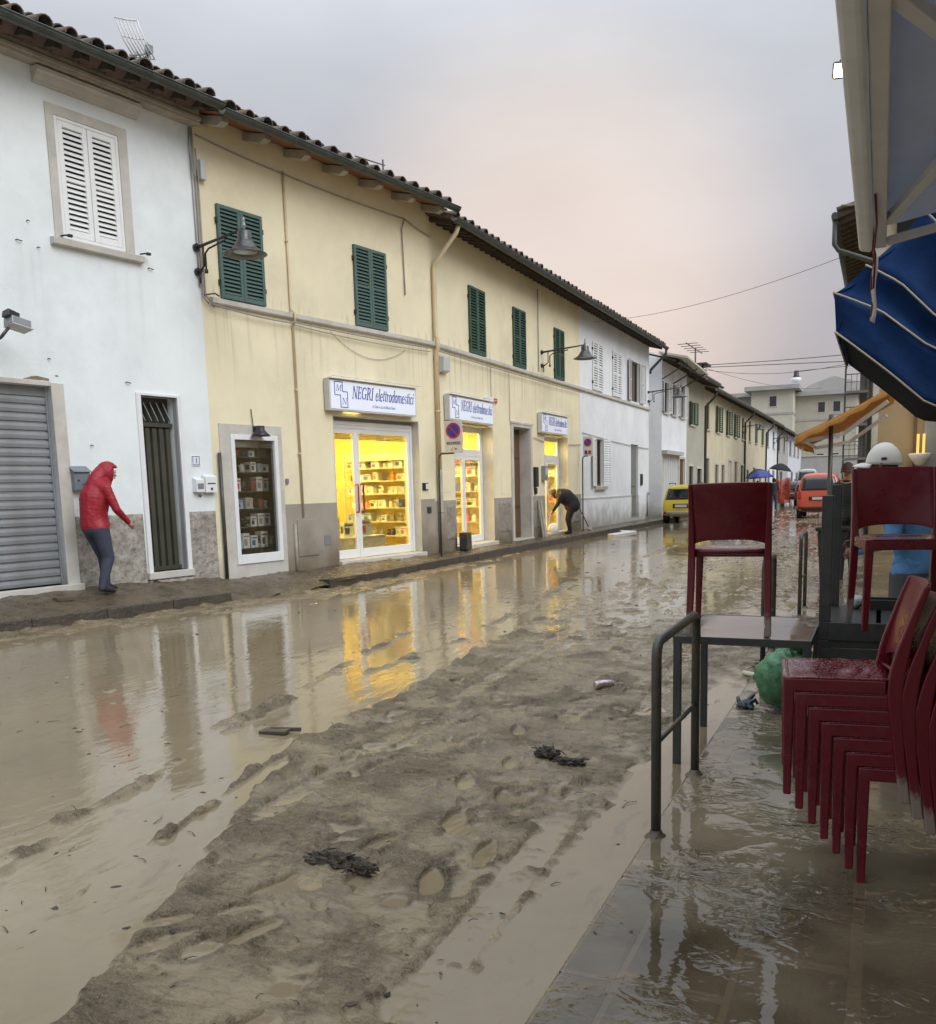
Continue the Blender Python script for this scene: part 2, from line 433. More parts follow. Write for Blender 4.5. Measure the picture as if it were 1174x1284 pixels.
m_yellowpipe = M('cream_pipe', (0.60, 0.50, 0.32), 0.5, 0.08, 5, dirt_or_shade=(0.4, 0.33, 0.22), dscale=3)
m_cable = M('grey_cable', (0.32, 0.31, 0.29), 0.6, 0.1, 5)
m_cabled = M('dark_cable', (0.05, 0.05, 0.05), 0.6, 0.1, 5)
g_clear = glassy('clear_glass', (0.97, 0.98, 0.97), 0.85)
g_dark = M('dark_window_glass', (0.02, 0.024, 0.028), 0.06, 0.1, 2, spec=0.8)
# ================================================================== the ground
def _tab(seed): return np.random.default_rng(seed).random((256, 256))
def vnoise(x, y, seed):
    t = _tab(seed)
    xi = np.floor(x).astype(int); yi = np.floor(y).astype(int)
    fx = x - xi; fy = y - yi
    fx = fx * fx * fx * (fx * (fx * 6 - 15) + 10); fy = fy * fy * fy * (fy * (fy * 6 - 15) + 10)
    g = lambda a, b: t[(xi + a) & 255, (yi + b) & 255]
    return (g(0, 0) * (1 - fx) + g(1, 0) * fx) * (1 - fy) + (g(0, 1) * (1 - fx) + g(1, 1) * fx) * fy
def fbm(x, y, seed, oct=4, gain=0.5):
    s = 0; a = 1; tot = 0
    for i in range(oct):
        c, sn = math.cos(0.6 * i), math.sin(0.6 * i)
        s = s + a * vnoise((x * c - y * sn) * 2 ** i + 17.3 * i, (x * sn + y * c) * 2 ** i + 9.1 * i, seed + i); tot += a; a *= gain
    return s / tot
def sstep(a, b, x):
    t = np.clip((x - a) / (b - a), 0, 1); return t * t * (3 - 2 * t)

def kerb_left(y):
    return -8.25 + np.minimum(0, (y - 13.5)) * 0.222
PUD_Y = [0, 1.85, 2.03, 2.74, 3.87, 5.34, 7.24, 11.3, 20, 40, 60]
PUD_X = [-2.1, -2.23, -2.38, -2.66, -3.13, -3.38, -3.5, -3.9, -4.1, -4.4, -5]

def road_height(x, y):
    xb = np.interp(y, PUD_Y, PUD_X)
    w = (fbm(x * 1.6, y * 0.8, 3, 3) - 0.5)
    dd = x - xb + 0.35 * w
    big = fbm(x * 0.9, y * 0.42, 21, 4) - 0.5
    mid = fbm(x * 4.6 + 0.8 * y, y * 4.4, 31, 4) - 0.5
    fine = fbm(x * 19, y * 17, 41, 3) - 0.5
    grit = fbm(x * 46, y * 44, 45, 2) - 0.5
    clod = np.maximum(0, fbm(x * 7, y * 6.5, 47, 4) - 0.60)
    rid = 1 - np.abs(2 * fbm(x * 2.6 + y * 0.5, y * 2.4, 51, 5) - 1)
    near = 1 - sstep(7, 13, y)
    # muddy middle: solid near the camera, broken by runnels further up the street
    mud = 0.019 + 0.020 * big + 0.028 * mid + 0.012 * fine + 0.004 * grit + 0.08 * np.maximum(0, rid - 0.88) + 0.10 * clod
    farmud = -0.016 + 0.044 * big + 0.046 * mid + 0.020 * fine + 0.08 * np.maximum(0, rid - 0.82) + 0.16 * clod
    m = mud * near + farmud * (1 - near)
    m = m - 0.040 * sstep(0.70, 0.82, fbm(x * 4.2, y * 3.4, 61, 3)) * near        # footprints holding water
    m = m - 0.008 * (1 - sstep(5.5, 8, y)) * sstep(-2.5, -1.3, x + 0.5 * big)
    puddle = -0.046 + 0.05 * big + 0.03 * mid + 0.014 * fine + 0.16 * np.maximum(0, fbm(x * 6, y * 5, 49, 4) - 0.60)
    t = sstep(-0.06, 0.10, dd + 0.16 * mid)
    h = puddle * (1 - t) + m * t
    h = h + 0.014 * np.exp(-((dd - 0.10) / 0.07) ** 2) * near                         # pushed-up lip of the mud
    # ruts left in the flooded lane
    for cy, cx, w0, amp, y1 in (([1.5, 2.29, 2.75, 3.34, 4.22, 4.92, 6], [-2.55, -2.80, -2.98, -3.06, -3.26, -3.36, -3.5], 0.055, 0.085, 5.6),
                            ([0, 3, 6.2, 8.6, 12], [-2.6, -3.5, -4.3, -4.75, -5.2], 0.10, 0.052, 10),
                            ([0, 5, 9, 14, 30], [-3.0, -4.15, -4.0, -4.6, -5.0], 0.16, 0.06, 28)):
        c = np.interp(y, cy, cx)
        h = h + amp * np.exp(-((x - c + 0.05 * mid) / w0) ** 2) * (0.45 + 1.5 * (fbm(x * 6, y * 2.2, 71, 3) - 0.35)) * (1 - sstep(y1 - 1.2, y1, y))
    # a strip of water lies along the right kerb
    ks = sstep(-1.27, -1.08, x + 0.10 * mid + 0.05 * big) * (1 - sstep(6.0, 9.0, y))
    h = h * (1 - ks) + ks * (-0.02)
    # silt banked against the left kerb
    kl = kerb_left(y)
    bank = sstep(1.7, 0.0, x - kl + 0.7 * big) * (1 - sstep(14, 22, y))
    h = h + bank * (0.055 + 0.05 * mid) + 0.06 * sstep(0.45, 0.0, x - kl) * (0.5 + big)
    fade = sstep(40, 90, y)
    return h * (1 - fade) + fade * 0.012

def mud_material():
    m = M('wet_mud', (0.212, 0.164, 0.096), 0.30, 0.28, 3, 0.0, spec=0.5, dirt_or_shade=(0.108, 0.082, 0.047), dscale=2.6, damt=0.8)
    n, l = m.node_tree.nodes, m.node_tree.links; b = n['Principled BSDF']
    geo = n.new('ShaderNodeNewGeometry'); sp = n.new('ShaderNodeSeparateXYZ'); l.new(geo.outputs['Position'], sp.inputs[0])
    # streaks where the water ran off across the lane, lumps and grit
    mp = n.new('ShaderNodeMapping'); mp.inputs['Scale'].default_value = (6, 24, 14); mp.inputs['Rotation'].default_value = (0, 0, R(14)); l.new(geo.outputs['Position'], mp.inputs[0])
    n0 = n.new('ShaderNodeTexNoise'); n0.inputs['Scale'].default_value = 1.0; n0.inputs['Detail'].default_value = 6; n0.inputs['Roughness'].default_value = 0.62; n0.inputs['Distortion'].default_value = 1.2
    l.new(mp.outputs[0], n0.inputs['Vector'])
    n1 = n.new('ShaderNodeTexNoise'); n1.inputs['Scale'].default_value = 17; n1.inputs['Detail'].default_value = 8; n1.inputs['Roughness'].default_value = 0.62; n1.inputs['Distortion'].default_value = 0.4
    n2 = n.new('ShaderNodeTexNoise'); n2.inputs['Scale'].default_value = 85; n2.inputs['Detail'].default_value = 5
    l.new(geo.outputs['Position'], n1.inputs['Vector']); l.new(geo.outputs['Position'], n2.inputs['Vector'])
    # wetness: within a centimetre of the water level the silt is soaked, smooth and pale like the water beside it
    wv = n.new('ShaderNodeMath'); wv.operation = 'MULTIPLY_ADD'; wv.inputs[1].default_value = 0.020; l.new(n0.outputs['Fac'], wv.inputs[0]); l.new(sp.outputs['Z'], wv.inputs[2])
    wet = n.new('ShaderNodeMapRange'); wet.interpolation_type = 'SMOOTHSTEP'; wet.inputs['From Min'].default_value = 0.026; wet.inputs['From Max'].default_value = 0.0105; l.new(wv.outputs[0], wet.inputs['Value'])
    dry = n.new('ShaderNodeMath'); dry.operation = 'SUBTRACT'; dry.inputs[0].default_value = 1.06; l.new(wet.outputs[0], dry.inputs[1])
    n4 = n.new('ShaderNodeTexNoise'); n4.inputs['Scale'].default_value = 1.9; n4.inputs['Detail'].default_value = 4; n4.inputs['Distortion'].default_value = .6; l.new(geo.outputs['Position'], n4.inputs['Vector'])
    r4 = n.new('ShaderNodeMapRange'); r4.interpolation_type = 'SMOOTHSTEP'; r4.inputs['From Min'].default_value = .40; r4.inputs['From Max'].default_value = .60; r4.inputs['To Min'].default_value = .40; l.new(n4.outputs['Fac'], r4.inputs['Value'])
    dr2 = n.new('ShaderNodeMath'); dr2.operation = 'MULTIPLY'; l.new(dry.outputs[0], dr2.inputs[0]); l.new(r4.outputs[0], dr2.inputs[1]); dry = dr2
    def bump(h, dist, k, prev=None):
        q = n.new('ShaderNodeBump'); q.inputs['Distance'].default_value = dist; l.new(h, q.inputs['Height'])
        mm = n.new('ShaderNodeMath'); mm.operation = 'MULTIPLY'; mm.inputs[1].default_value = k; l.new(dry.outputs[0], mm.inputs[0]); l.new(mm.outputs[0], q.inputs['Strength'])
        if prev: l.new(prev, q.inputs['Normal'])
        return q.outputs[0]
    nn = bump(n0.outputs['Fac'], 0.050, 0.9); nn = bump(n1.outputs['Fac'], 0.060, 0.9, nn); nn = bump(n2.outputs['Fac'], 0.011, 0.8, nn); l.new(nn, b.inputs['Normal'])
    src = b.inputs['Base Color'].links[0].from_socket
    cr = n.new('ShaderNodeMapRange'); cr.inputs['From Min'].default_value = 0.48; cr.inputs['From Max'].default_value = 0.66; cr.inputs['To Max'].default_value = 0.75; l.new(n0.outputs['Fac'], cr.inputs['Value'])
    mx = n.new('ShaderNodeMix'); mx.data_type = 'RGBA'; mx.inputs['B'].default_value = (0.28, 0.22, 0.132, 1); l.new(cr.outputs[0], mx.inputs['Factor']); l.new(src, mx.inputs['A'])
    cd = n.new('ShaderNodeMapRange'); cd.inputs['From Min'].default_value = 0.44; cd.inputs['From Max'].default_value = 0.31; cd.inputs['To Max'].default_value = 0.85; l.new(n1.outputs['Fac'], cd.inputs['Value'])  # dark grit in the hollows; crevice shade is put into the colour too
    mx2 = n.new('ShaderNodeMix'); mx2.data_type = 'RGBA'; mx2.inputs['B'].default_value = (0.055, 0.043, 0.027, 1); l.new(cd.outputs[0], mx2.inputs['Factor']); l.new(mx.outputs['Result'], mx2.inputs['A'])
    mx3 = n.new('ShaderNodeMix'); mx3.data_type = 'RGBA'; mx3.inputs['B'].default_value = (0.226, 0.176, 0.104, 1); l.new(wet.outputs[0], mx3.inputs['Factor']); l.new(mx2.outputs['Result'], mx3.inputs['A']); l.new(mx3.outputs['Result'], b.inputs['Base Color'])
    rr = n.new('ShaderNodeMapRange'); rr.inputs['From Min'].default_value = 0.40; rr.inputs['From Max'].default_value = 0.62; rr.inputs['To Min'].default_value = 0.20; rr.inputs['To Max'].default_value = 0.04; l.new(n0.outputs['Fac'], rr.inputs['Value'])
    rq = n.new('ShaderNodeMath'); rq.operation = 'MULTIPLY_ADD'; rq.inputs[1].default_value = .16; rq.inputs[2].default_value = .05; l.new(r4.outputs[0], rq.inputs[0])
    ra = n.new('ShaderNodeMath'); ra.operation = 'ADD'; l.new(rr.outputs[0], ra.inputs[0]); l.new(rq.outputs[0], ra.inputs[1]); rr = ra
    rw = n.new('ShaderNodeMix'); rw.data_type = 'FLOAT'; rw.inputs['B'].default_value = 0.05; l.new(wet.outputs[0], rw.inputs['Factor']); l.new(rr.outputs[0], rw.inputs['A']); l.new(rw.outputs['Result'], b.inputs['Roughness'])
    return m
m_mud = mud_material()
m_silt = M('dark_wet_silt', (0.105, 0.080, 0.050), 0.28, 0.3, 4, 1.0, 20, dirt_or_shade=(0.055, 0.042, 0.027), dscale=3, damt=0.8, rvar=0.12)

def water_material(name, col, ripple, rough=0.03, ior=1.36, scale=(9, 3.2, 1)):
    m = M(name, col, rough, 0.09, 0.7, dirt_or_shade=tuple(c * 0.72 for c in col), dscale=0.9, damt=0.6, spec=0.5)
    n, l = m.node_tree.nodes, m.node_tree.links; b = n['Principled BSDF']
    b.inputs['IOR'].default_value = ior
    geo = n.new('ShaderNodeNewGeometry')
    mp = n.new('ShaderNodeMapping'); mp.inputs['Scale'].default_value = scale; mp.inputs['Rotation'].default_value = (0, 0, R(8)); l.new(geo.outputs['Position'], mp.inputs[0])
    n1 = n.new('ShaderNodeTexNoise'); n1.inputs['Scale'].default_value = 1.0; n1.inputs['Detail'].default_value = 4; n1.inputs['Roughness'].default_value = 0.55
    l.new(mp.outputs[0], n1.inputs['Vector'])
    # the ripples come in patches; elsewhere the surface lies still
    n2 = n.new('ShaderNodeTexNoise'); n2.inputs['Scale'].default_value = 0.55; n2.inputs['Detail'].default_value = 2; l.new(geo.outputs['Position'], n2.inputs['Vector'])
    r2 = n.new('ShaderNodeMapRange'); r2.inputs['From Min'].default_value = 0.42; r2.inputs['From Max'].default_value = 0.62; r2.inputs['To Min'].default_value = 0.25; l.new(n2.outputs['Fac'], r2.inputs['Value'])
    k = n.new('ShaderNodeMath'); k.operation = 'MULTIPLY'; l.new(n1.outputs['Fac'], k.inputs[0]); l.new(r2.outputs[0], k.inputs[1])
    ms = n.new('ShaderNodeMapping'); ms.inputs['Scale'].default_value = (3.2, 1.3, 1); ms.inputs['Rotation'].default_value = (0, 0, R(-24)); l.new(geo.outputs['Position'], ms.inputs[0])
    n5 = n.new('ShaderNodeTexNoise'); n5.inputs['Scale'].default_value = 1.6; n5.inputs['Detail'].default_value = 9; n5.inputs['Roughness'].default_value = .68; n5.inputs['Distortion'].default_value = .5; l.new(ms.outputs[0], n5.inputs['Vector'])
    r5 = n.new('ShaderNodeMapRange'); r5.inputs['From Min'].default_value = .57; r5.inputs['From Max'].default_value = .66; r5.inputs['To Max'].default_value = .75; l.new(n5.outputs['Fac'], r5.inputs['Value'])
    src = b.inputs['Base Color'].links[0].from_socket
    mx = n.new('ShaderNodeMix'); mx.data_type = 'RGBA'; mx.inputs['B'].default_value = (.17, .135, .086, 1); l.new(r5.outputs[0], mx.inputs['Factor']); l.new(src, mx.inputs['A']); l.new(mx.outputs['Result'], b.inputs['Base Color'])
    r6 = n.new('ShaderNodeMath'); r6.operation = 'MULTIPLY_ADD'; r6.inputs[1].default_value = .22; r6.inputs[2].default_value = rough; l.new(r5.outputs[0], r6.inputs[0]); l.new(r6.outputs[0], b.inputs['Roughness'])
    bp = n.new('ShaderNodeBump'); bp.inputs['Strength'].default_value = 1.0; bp.inputs['Distance'].default_value = ripple
    l.new(k.outputs[0], bp.inputs['Height']); l.new(bp.outputs[0], b.inputs['Normal'])
    return m
m_water = water_material('silty_flood_water', (0.242, 0.191, 0.116), 0.0060, ior=1.52)
m_film = None

# base sheet to the horizon
g = MB(); g.quad((-900, -300, -0.25), (900, -300, -0.25), (900, 1200, -0.25), (-900, 1200, -0.25))
tag(g.build('ground', M('far_ground', (0.12, 0.105, 0.08), 0.8, 0.2, 0.3)), kind='structure')

def road():
    ny, nx = 1050, 540
    yy = 1.35 * (125 / 1.35) ** (np.linspace(0, 1, ny))
    yy = np.concatenate([[-6, -2, 0.5], yy]); ny = len(yy)
    xr = -0.925
    t = np.linspace(0, 1, nx)
    Y = np.repeat(yy[:, None], nx, 1)
    kl = kerb_left(yy) - 0.03
    left = np.maximum(kl, -1.45 * np.maximum(yy, 0) - 2.0)
    X = xr + (left[:, None] - xr) * t[None, :]
    Z = road_height(X, Y)
    rf = random.Random(17)
    def press(px, py, ang, a, b, depth, rim):
        ca, sa = math.cos(ang), math.sin(ang)
        k0, k1 = np.searchsorted(yy, py - .4), np.searchsorted(yy, py + .4)
        dx, dy = X[k0:k1] - px, Y[k0:k1] - py
        u, v = (dx * ca + dy * sa) / a, (-dx * sa + dy * ca) / b
        v = v * (1 + .25 * np.clip(u, -1, 1)); r = np.sqrt(u * u + v * v)
        w = .18 * (fbm(X[k0:k1] * 11 + px * 7, Y[k0:k1] * 11, 131, 2) - .5)
        land = sstep(-.012, .004, Z[k0:k1])
        Z[k0:k1] += land * (-depth * (1 - sstep(.72 + w, 1.0 + w, r)) + rim * np.exp(-((r - 1.18 - w) / .20) ** 2))
    for (x0, y0, x1, y1, n) in ((-2.9, 3.6, -1.5, 8.6, 16), (-1.5, 3.2, -2.6, 6.6, 11), (-2.2, 2.3, -1.6, 4.6, 8), (-3.4, 7.2, -2.0, 12.0, 14), (-2.35, 2.35, -1.9, 2.75, 3)):
        ang = math.atan2(y1 - y0, x1 - x0)
        for i in range(n):
            t_i = i / n; sd = (-1) ** i * .11
            press(x0 + (x1 - x0) * t_i - math.sin(ang) * sd + rf.uniform(-.05, .05), y0 + (y1 - y0) * t_i + math.cos(ang) * sd + rf.uniform(-.05, .05), ang + rf.uniform(-.3, .3), rf.uniform(.13, .16), rf.uniform(.048, .062), rf.uniform(.018, .034), rf.uniform(.006, .013))
    for i in range(60):
        py = rf.uniform(2.2, 11); press(rf.uniform(-3.3, -1.3), py, rf.uniform(0, 3.1), rf.uniform(.05, .14), rf.uniform(.03, .08), rf.uniform(.008, .024), rf.uniform(.003, .012))
    for off in (0.0, 1.42):
        cx = np.interp(Y, [1, 3, 6, 10, 16, 30], [-2.62 + off, -2.72 + off, -2.86 + off, -3.1 + off, -3.4 + off, -3.8 + off]); u = (X - cx) / .085
        tr = (1 - sstep(.75, 1.05, np.abs(u))); tread = .5 + .5 * np.sin(2 * math.pi * (Y / .085 + np.abs(u) * .55))
        Z += sstep(-.004, .010, Z) * (sstep(.40, .60, fbm(X * .8, Y * .6, 141, 2))) * (tr * (-.010 - .007 * tread) + .008 * np.exp(-((np.abs(u) - 1.25) / .22) ** 2))
    Z[:3] = -0.02
    co = np.stack([X, Y, Z], -1).reshape(-1, 3).astype(np.float32)
    me = bpy.data.meshes.new('mud')
    me.vertices.add(ny * nx); me.vertices.foreach_set('co', co.ravel())
    i = np.arange(ny - 1)[:, None] * nx + np.arange(nx - 1)[None, :]
    q = np.stack([i + 1, i, i + nx, i + nx + 1], -1).reshape(-1, 4)
    nf = len(q)
    me.loops.add(nf * 4); me.loops.foreach_set('vertex_index', q.ravel().astype(np.int32))
    me.polygons.add(nf); me.polygons.foreach_set('loop_start', (np.arange(nf) * 4).astype(np.int32)); me.polygons.foreach_set('loop_total', np.full(nf, 4, np.int32))
    me.polygons.foreach_set('use_smooth', np.ones(nf, bool))
    me.update(); me.validate()
    me.materials.append(m_mud)
    tag(put('road', me), kind='structure')
road()
wmb = MB()
ys = [-6, 0, 2, 4, 6, 8, 10, 12, 13.5, 18, 30, 60, 125]
for a, b in zip(ys[:-1], ys[1:]):
    wmb.quad((float(kerb_left(a)), a, 0), (-0.912, a, 0), (-0.912, b, 0), (float(kerb_left(b)), b, 0))
tag(wmb.build('flood_water', m_water), kind='structure')

# left pavement: kerb stones and a silt-covered walking strip that meets the walls
pv = struct('left_pavement')
m_kerb = M('wet_kerb_stone', (0.055, 0.046, 0.036), 0.35, 0.3, 5, 0.8, 25, dirt_or_shade=(0.095, 0.075, 0.05), dscale=3, damt=0.8)
def left_walk():
    ys = np.concatenate([np.linspace(-4, 30, 420), np.linspace(30.3, 125, 160)])
    ts = np.linspace(0, 1, 26)
    P = []
    for y in ys:
        k = float(kerb_left(y)) + 0.0
        w = -9.05 if y > 18.4 else P1.x - (18.4 - y) * (_d.x / _d.y) - 0.05
        row = []
        for t in ts:
            x = k + (w - k) * t
            row.append((x, y, 0))
        P.append(row)
    A = np.array(P)
    X, Y = A[..., 0], A[..., 1]
    T = np.repeat(ts[None, :], len(ys), 0)
    near = 1 - sstep(16, 22, Y)
    Z = 0.165 + 0.035 * T + 0.16 * T * (1 - sstep(9.6, 13.2, Y)) + near * (0.10 * (fbm(X * 2, Y * 1.6, 81, 4) - 0.45) + 0.055 * (fbm(X * 9, Y * 8, 85, 3) - 0.5)) + 0.012 * (fbm(X * 5, Y * 4, 91, 3) - 0.5)
    Z = Z - 0.05 * sstep(0.10, 0.0, T)
    # between the two lengths of bare kerb the mud has slid down over it
    slide = sstep(10.3, 11.2, Y) * (1 - sstep(12.6, 13.4, Y))
    Z = Z + slide * (-0.09 * sstep(0.5, 0.0, T))
    for i in range(len(ys)):
        for j in range(len(ts)):
            P[i][j] = (float(X[i, j]), float(Y[i, j]), float(Z[i, j]))
    mb = MB(); mb.grid(P)
    # outer drop below the kerb line
    mb.build('mud_cover', [m_silt], pv)
left_walk()
kerb_me = None
y = -2.0; k = 0
while y < 118:
    L = 1.0 if y < 40 else 4.0
    y2 = y + L - 0.008
    if not (10.4 < y < 12.3):
        a, b = float(kerb_left(y)), float(kerb_left(y2))
        mb = MB(); dz = random.uniform(-0.006, 0.006); zt = 0.165 + dz
        mb.add([(a + 0.02, y, -0.1), (b + 0.02, y2, -0.1), (b - 0.22, y2, -0.1), (a - 0.22, y, -0.1), (a + 0.005, y, zt), (b + 0.005, y2, zt), (b - 0.22, y2, zt - 0.01), (a - 0.22, y, zt - 0.01)],
               [(0, 3, 2, 1), (4, 5, 6, 7), (0, 1, 5, 4), (1, 2, 6, 5), (2, 3, 7, 6), (3, 0, 4, 7)])
        mb.build('kerb_stone', m_kerb, pv, bevel=0.012)
    y += L

# right pavement: kerb and paving stones under a skin of dirty water
pr = struct('right_pavement')
m_slab = M('wet_grey_paving', (0.128, 0.108, 0.078), 0.16, 0.22, 3, 0.35, 26, dirt_or_shade=(0.19, 0.155, 0.105), dscale=2.2, damt=0.75, rvar=0.1)
m_bed = M('silt_in_joints', (0.27, 0.22, 0.15), 0.35, 0.15, 6, 0.2, 60)
mb = MB(); mb.quad((-0.915, -6, -0.004), (6, -6, -0.004), (6, 60, -0.004), (-0.915, 60, -0.004)); mb.build('joint_bed', m_bed, pr)
def pv_z(x): return 0.0098 - 0.012 * min(1.0, max(0.0, (x + 0.80) / 0.8))
def slab(x0, x1, y0, y1):
    g_ = 0.012
    j = [random.uniform(-0.012, 0.012) for _ in range(8)]
    dz = random.uniform(-0.0016, 0.0012)
    c = [(x0 + g_, y0 + g_ + j[0] * .5), (x1 - g_, y0 + g_ + j[1] * .5), (x1 - g_, y1 - g_ + j[2] * .5), (x0 + g_, y1 - g_ + j[3] * .5)]
    ins = 0.012
    top = [(c[0][0] + ins, c[0][1] + ins), (c[1][0] - ins, c[1][1] + ins), (c[2][0] - ins, c[2][1] - ins), (c[3][0] + ins, c[3][1] - ins)]
    vs = [(a, b, -0.05) for a, b in c] + [(a, b, pv_z(a) + dz - 0.006) for a, b in c] + [(a, b, pv_z(a) + dz + j[4 + k] * 0.10) for k, (a, b) in enumerate(top)]
    fs = [(0, 1, 5, 4), (1, 2, 6, 5), (2, 3, 7, 6), (3, 0, 4, 7), (4, 5, 9, 8), (5, 6, 10, 9), (6, 7, 11, 10), (7, 4, 8, 11), (8, 9, 10, 11)]
    return vs, fs
far = MB()
y = 0.9
while y < 24:
    L = random.uniform(0.75, 1.05)
    v, f = slab(-0.925, -0.72, y, y + L)
    if y < 14: MB().add(v, f).build('kerb_stone', m_slab, pr)
    else: far.add(v, f)
    y += L
x = -0.72; rowi = 0
for wdt in (0.34, 0.36, 0.34, 0.36, 0.34, 0.36, 0.36):
    y = 0.9 + random.uniform(0, 0.4)
    while y < 24:
        L = random.uniform(0.42, 0.62)
        v, f = slab(x, x + wdt, y, y + L)
        if y < 9 and x < 0.7: MB().add(v, f).build('paving_slab', m_slab, pr)
        else: far.add(v, f)
        y += L
    x += wdt
tag(far.build('distant_paving', m_slab, pr), kind='stuff')
def film_material():
    m = bpy.data.materials.new('muddy_water_film'); m.use_nodes = True
    n, l = m.node_tree.nodes, m.node_tree.links; n.clear()
    o = n.new('ShaderNodeOutputMaterial')
    gl = n.new('ShaderNodeBsdfGlossy'); gl.inputs['Roughness'].default_value = 0.0
    tr = n.new('ShaderNodeBsdfTransparent'); tr.inputs['Color'].default_value = (0.86, 0.80, 0.70, 1)
    df = n.new('ShaderNodeBsdfDiffuse'); df.inputs['Color'].default_value = (0.30, 0.245, 0.160, 1)
    m1 = n.new('ShaderNodeMixShader'); m1.inputs[0].default_value = 0.72
    m2 = n.new('ShaderNodeMixShader')
    geo = n.new('ShaderNodeNewGeometry')
    mp = n.new('ShaderNodeMapping'); mp.inputs['Scale'].default_value = (8, 11, 1); l.new(geo.outputs['Position'], mp.inputs[0])
    n1 = n.new('ShaderNodeTexNoise'); n1.inputs['Scale'].default_value = 1.1; n1.inputs['Detail'].default_value = 2; n1.inputs['Roughness'].default_value = 0.5; n1.inputs['Distortion'].default_value = 0.9
    l.new(mp.outputs[0], n1.inputs['Vector'])
    n2 = n.new('ShaderNodeTexNoise'); n2.inputs['Scale'].default_value = 1.1; n2.inputs['Detail'].default_value = 3; l.new(geo.outputs['Position'], n2.inputs['Vector'])
    r2 = n.new('ShaderNodeMapRange'); r2.inputs['From Min'].default_value = 0.47; r2.inputs['From Max'].default_value = 0.60; r2.inputs['To Min'].default_value = 0.04; l.new(n2.outputs['Fac'], r2.inputs['Value'])
    k = n.new('ShaderNodeMath'); k.operation = 'MULTIPLY'; l.new(n1.outputs['Fac'], k.inputs[0]); l.new(r2.outputs[0], k.inputs[1])
    bp = n.new('ShaderNodeBump'); bp.inputs['Distance'].default_value = 0.030; l.new(k.outputs[0], bp.inputs['Height'])
    fr = n.new('ShaderNodeFresnel'); fr.inputs['IOR'].default_value = 1.65
    l.new(bp.outputs[0], gl.inputs['Normal']); l.new(bp.outputs[0], fr.inputs['Normal'])
    # silt clouds: in places the water is nearly clear
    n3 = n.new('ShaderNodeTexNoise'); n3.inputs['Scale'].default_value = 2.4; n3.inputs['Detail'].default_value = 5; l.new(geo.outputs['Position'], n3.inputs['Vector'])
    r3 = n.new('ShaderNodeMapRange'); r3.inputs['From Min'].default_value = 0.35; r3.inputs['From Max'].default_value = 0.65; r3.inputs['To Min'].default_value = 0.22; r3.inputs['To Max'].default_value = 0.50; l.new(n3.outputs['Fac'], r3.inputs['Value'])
    # silt thins towards the viewer, and canopy shade and reflection are painted in here
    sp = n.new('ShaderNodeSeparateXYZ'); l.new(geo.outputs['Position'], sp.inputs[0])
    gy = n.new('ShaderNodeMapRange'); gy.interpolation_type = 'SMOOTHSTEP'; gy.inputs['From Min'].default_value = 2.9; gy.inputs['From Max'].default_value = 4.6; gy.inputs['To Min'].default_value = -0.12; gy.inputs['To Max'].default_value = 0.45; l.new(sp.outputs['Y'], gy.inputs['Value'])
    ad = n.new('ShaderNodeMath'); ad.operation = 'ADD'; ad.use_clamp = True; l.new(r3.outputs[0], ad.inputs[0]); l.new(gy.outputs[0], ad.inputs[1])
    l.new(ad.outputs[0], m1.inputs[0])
    l.new(tr.outputs[0], m1.inputs[1]); l.new(df.outputs[0], m1.inputs[2]); l.new(fr.outputs[0], m2.inputs[0]); l.new(m1.outputs[0], m2.inputs[1]); l.new(gl.outputs[0], m2.inputs[2]); l.new(m2.outputs[0], o.inputs[0])
    return m
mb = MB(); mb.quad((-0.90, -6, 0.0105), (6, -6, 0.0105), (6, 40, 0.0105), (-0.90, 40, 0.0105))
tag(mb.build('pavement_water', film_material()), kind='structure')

# ================================================================== building kit
def slat_mesh(w, h, t, mat, name='slat', tilt=38, ind=0.03):
    a = R(tilt); mb = MB()
    c, s = math.cos(a), math.sin(a)
    pts = []
    for (u, v) in ((-h / 2, -t / 2), (h / 2, -t / 2), (h / 2, t / 2), (-h / 2, t / 2)):
        pts.append((u * s * 0.9 - v * c, u * c + v * s))         # inwards, up: the lower edge stands outwards
    mb.prism([(p[0], p[1]) for p in pts], 0, -w / 2, w / 2)
    return mb.mesh(name, mat)

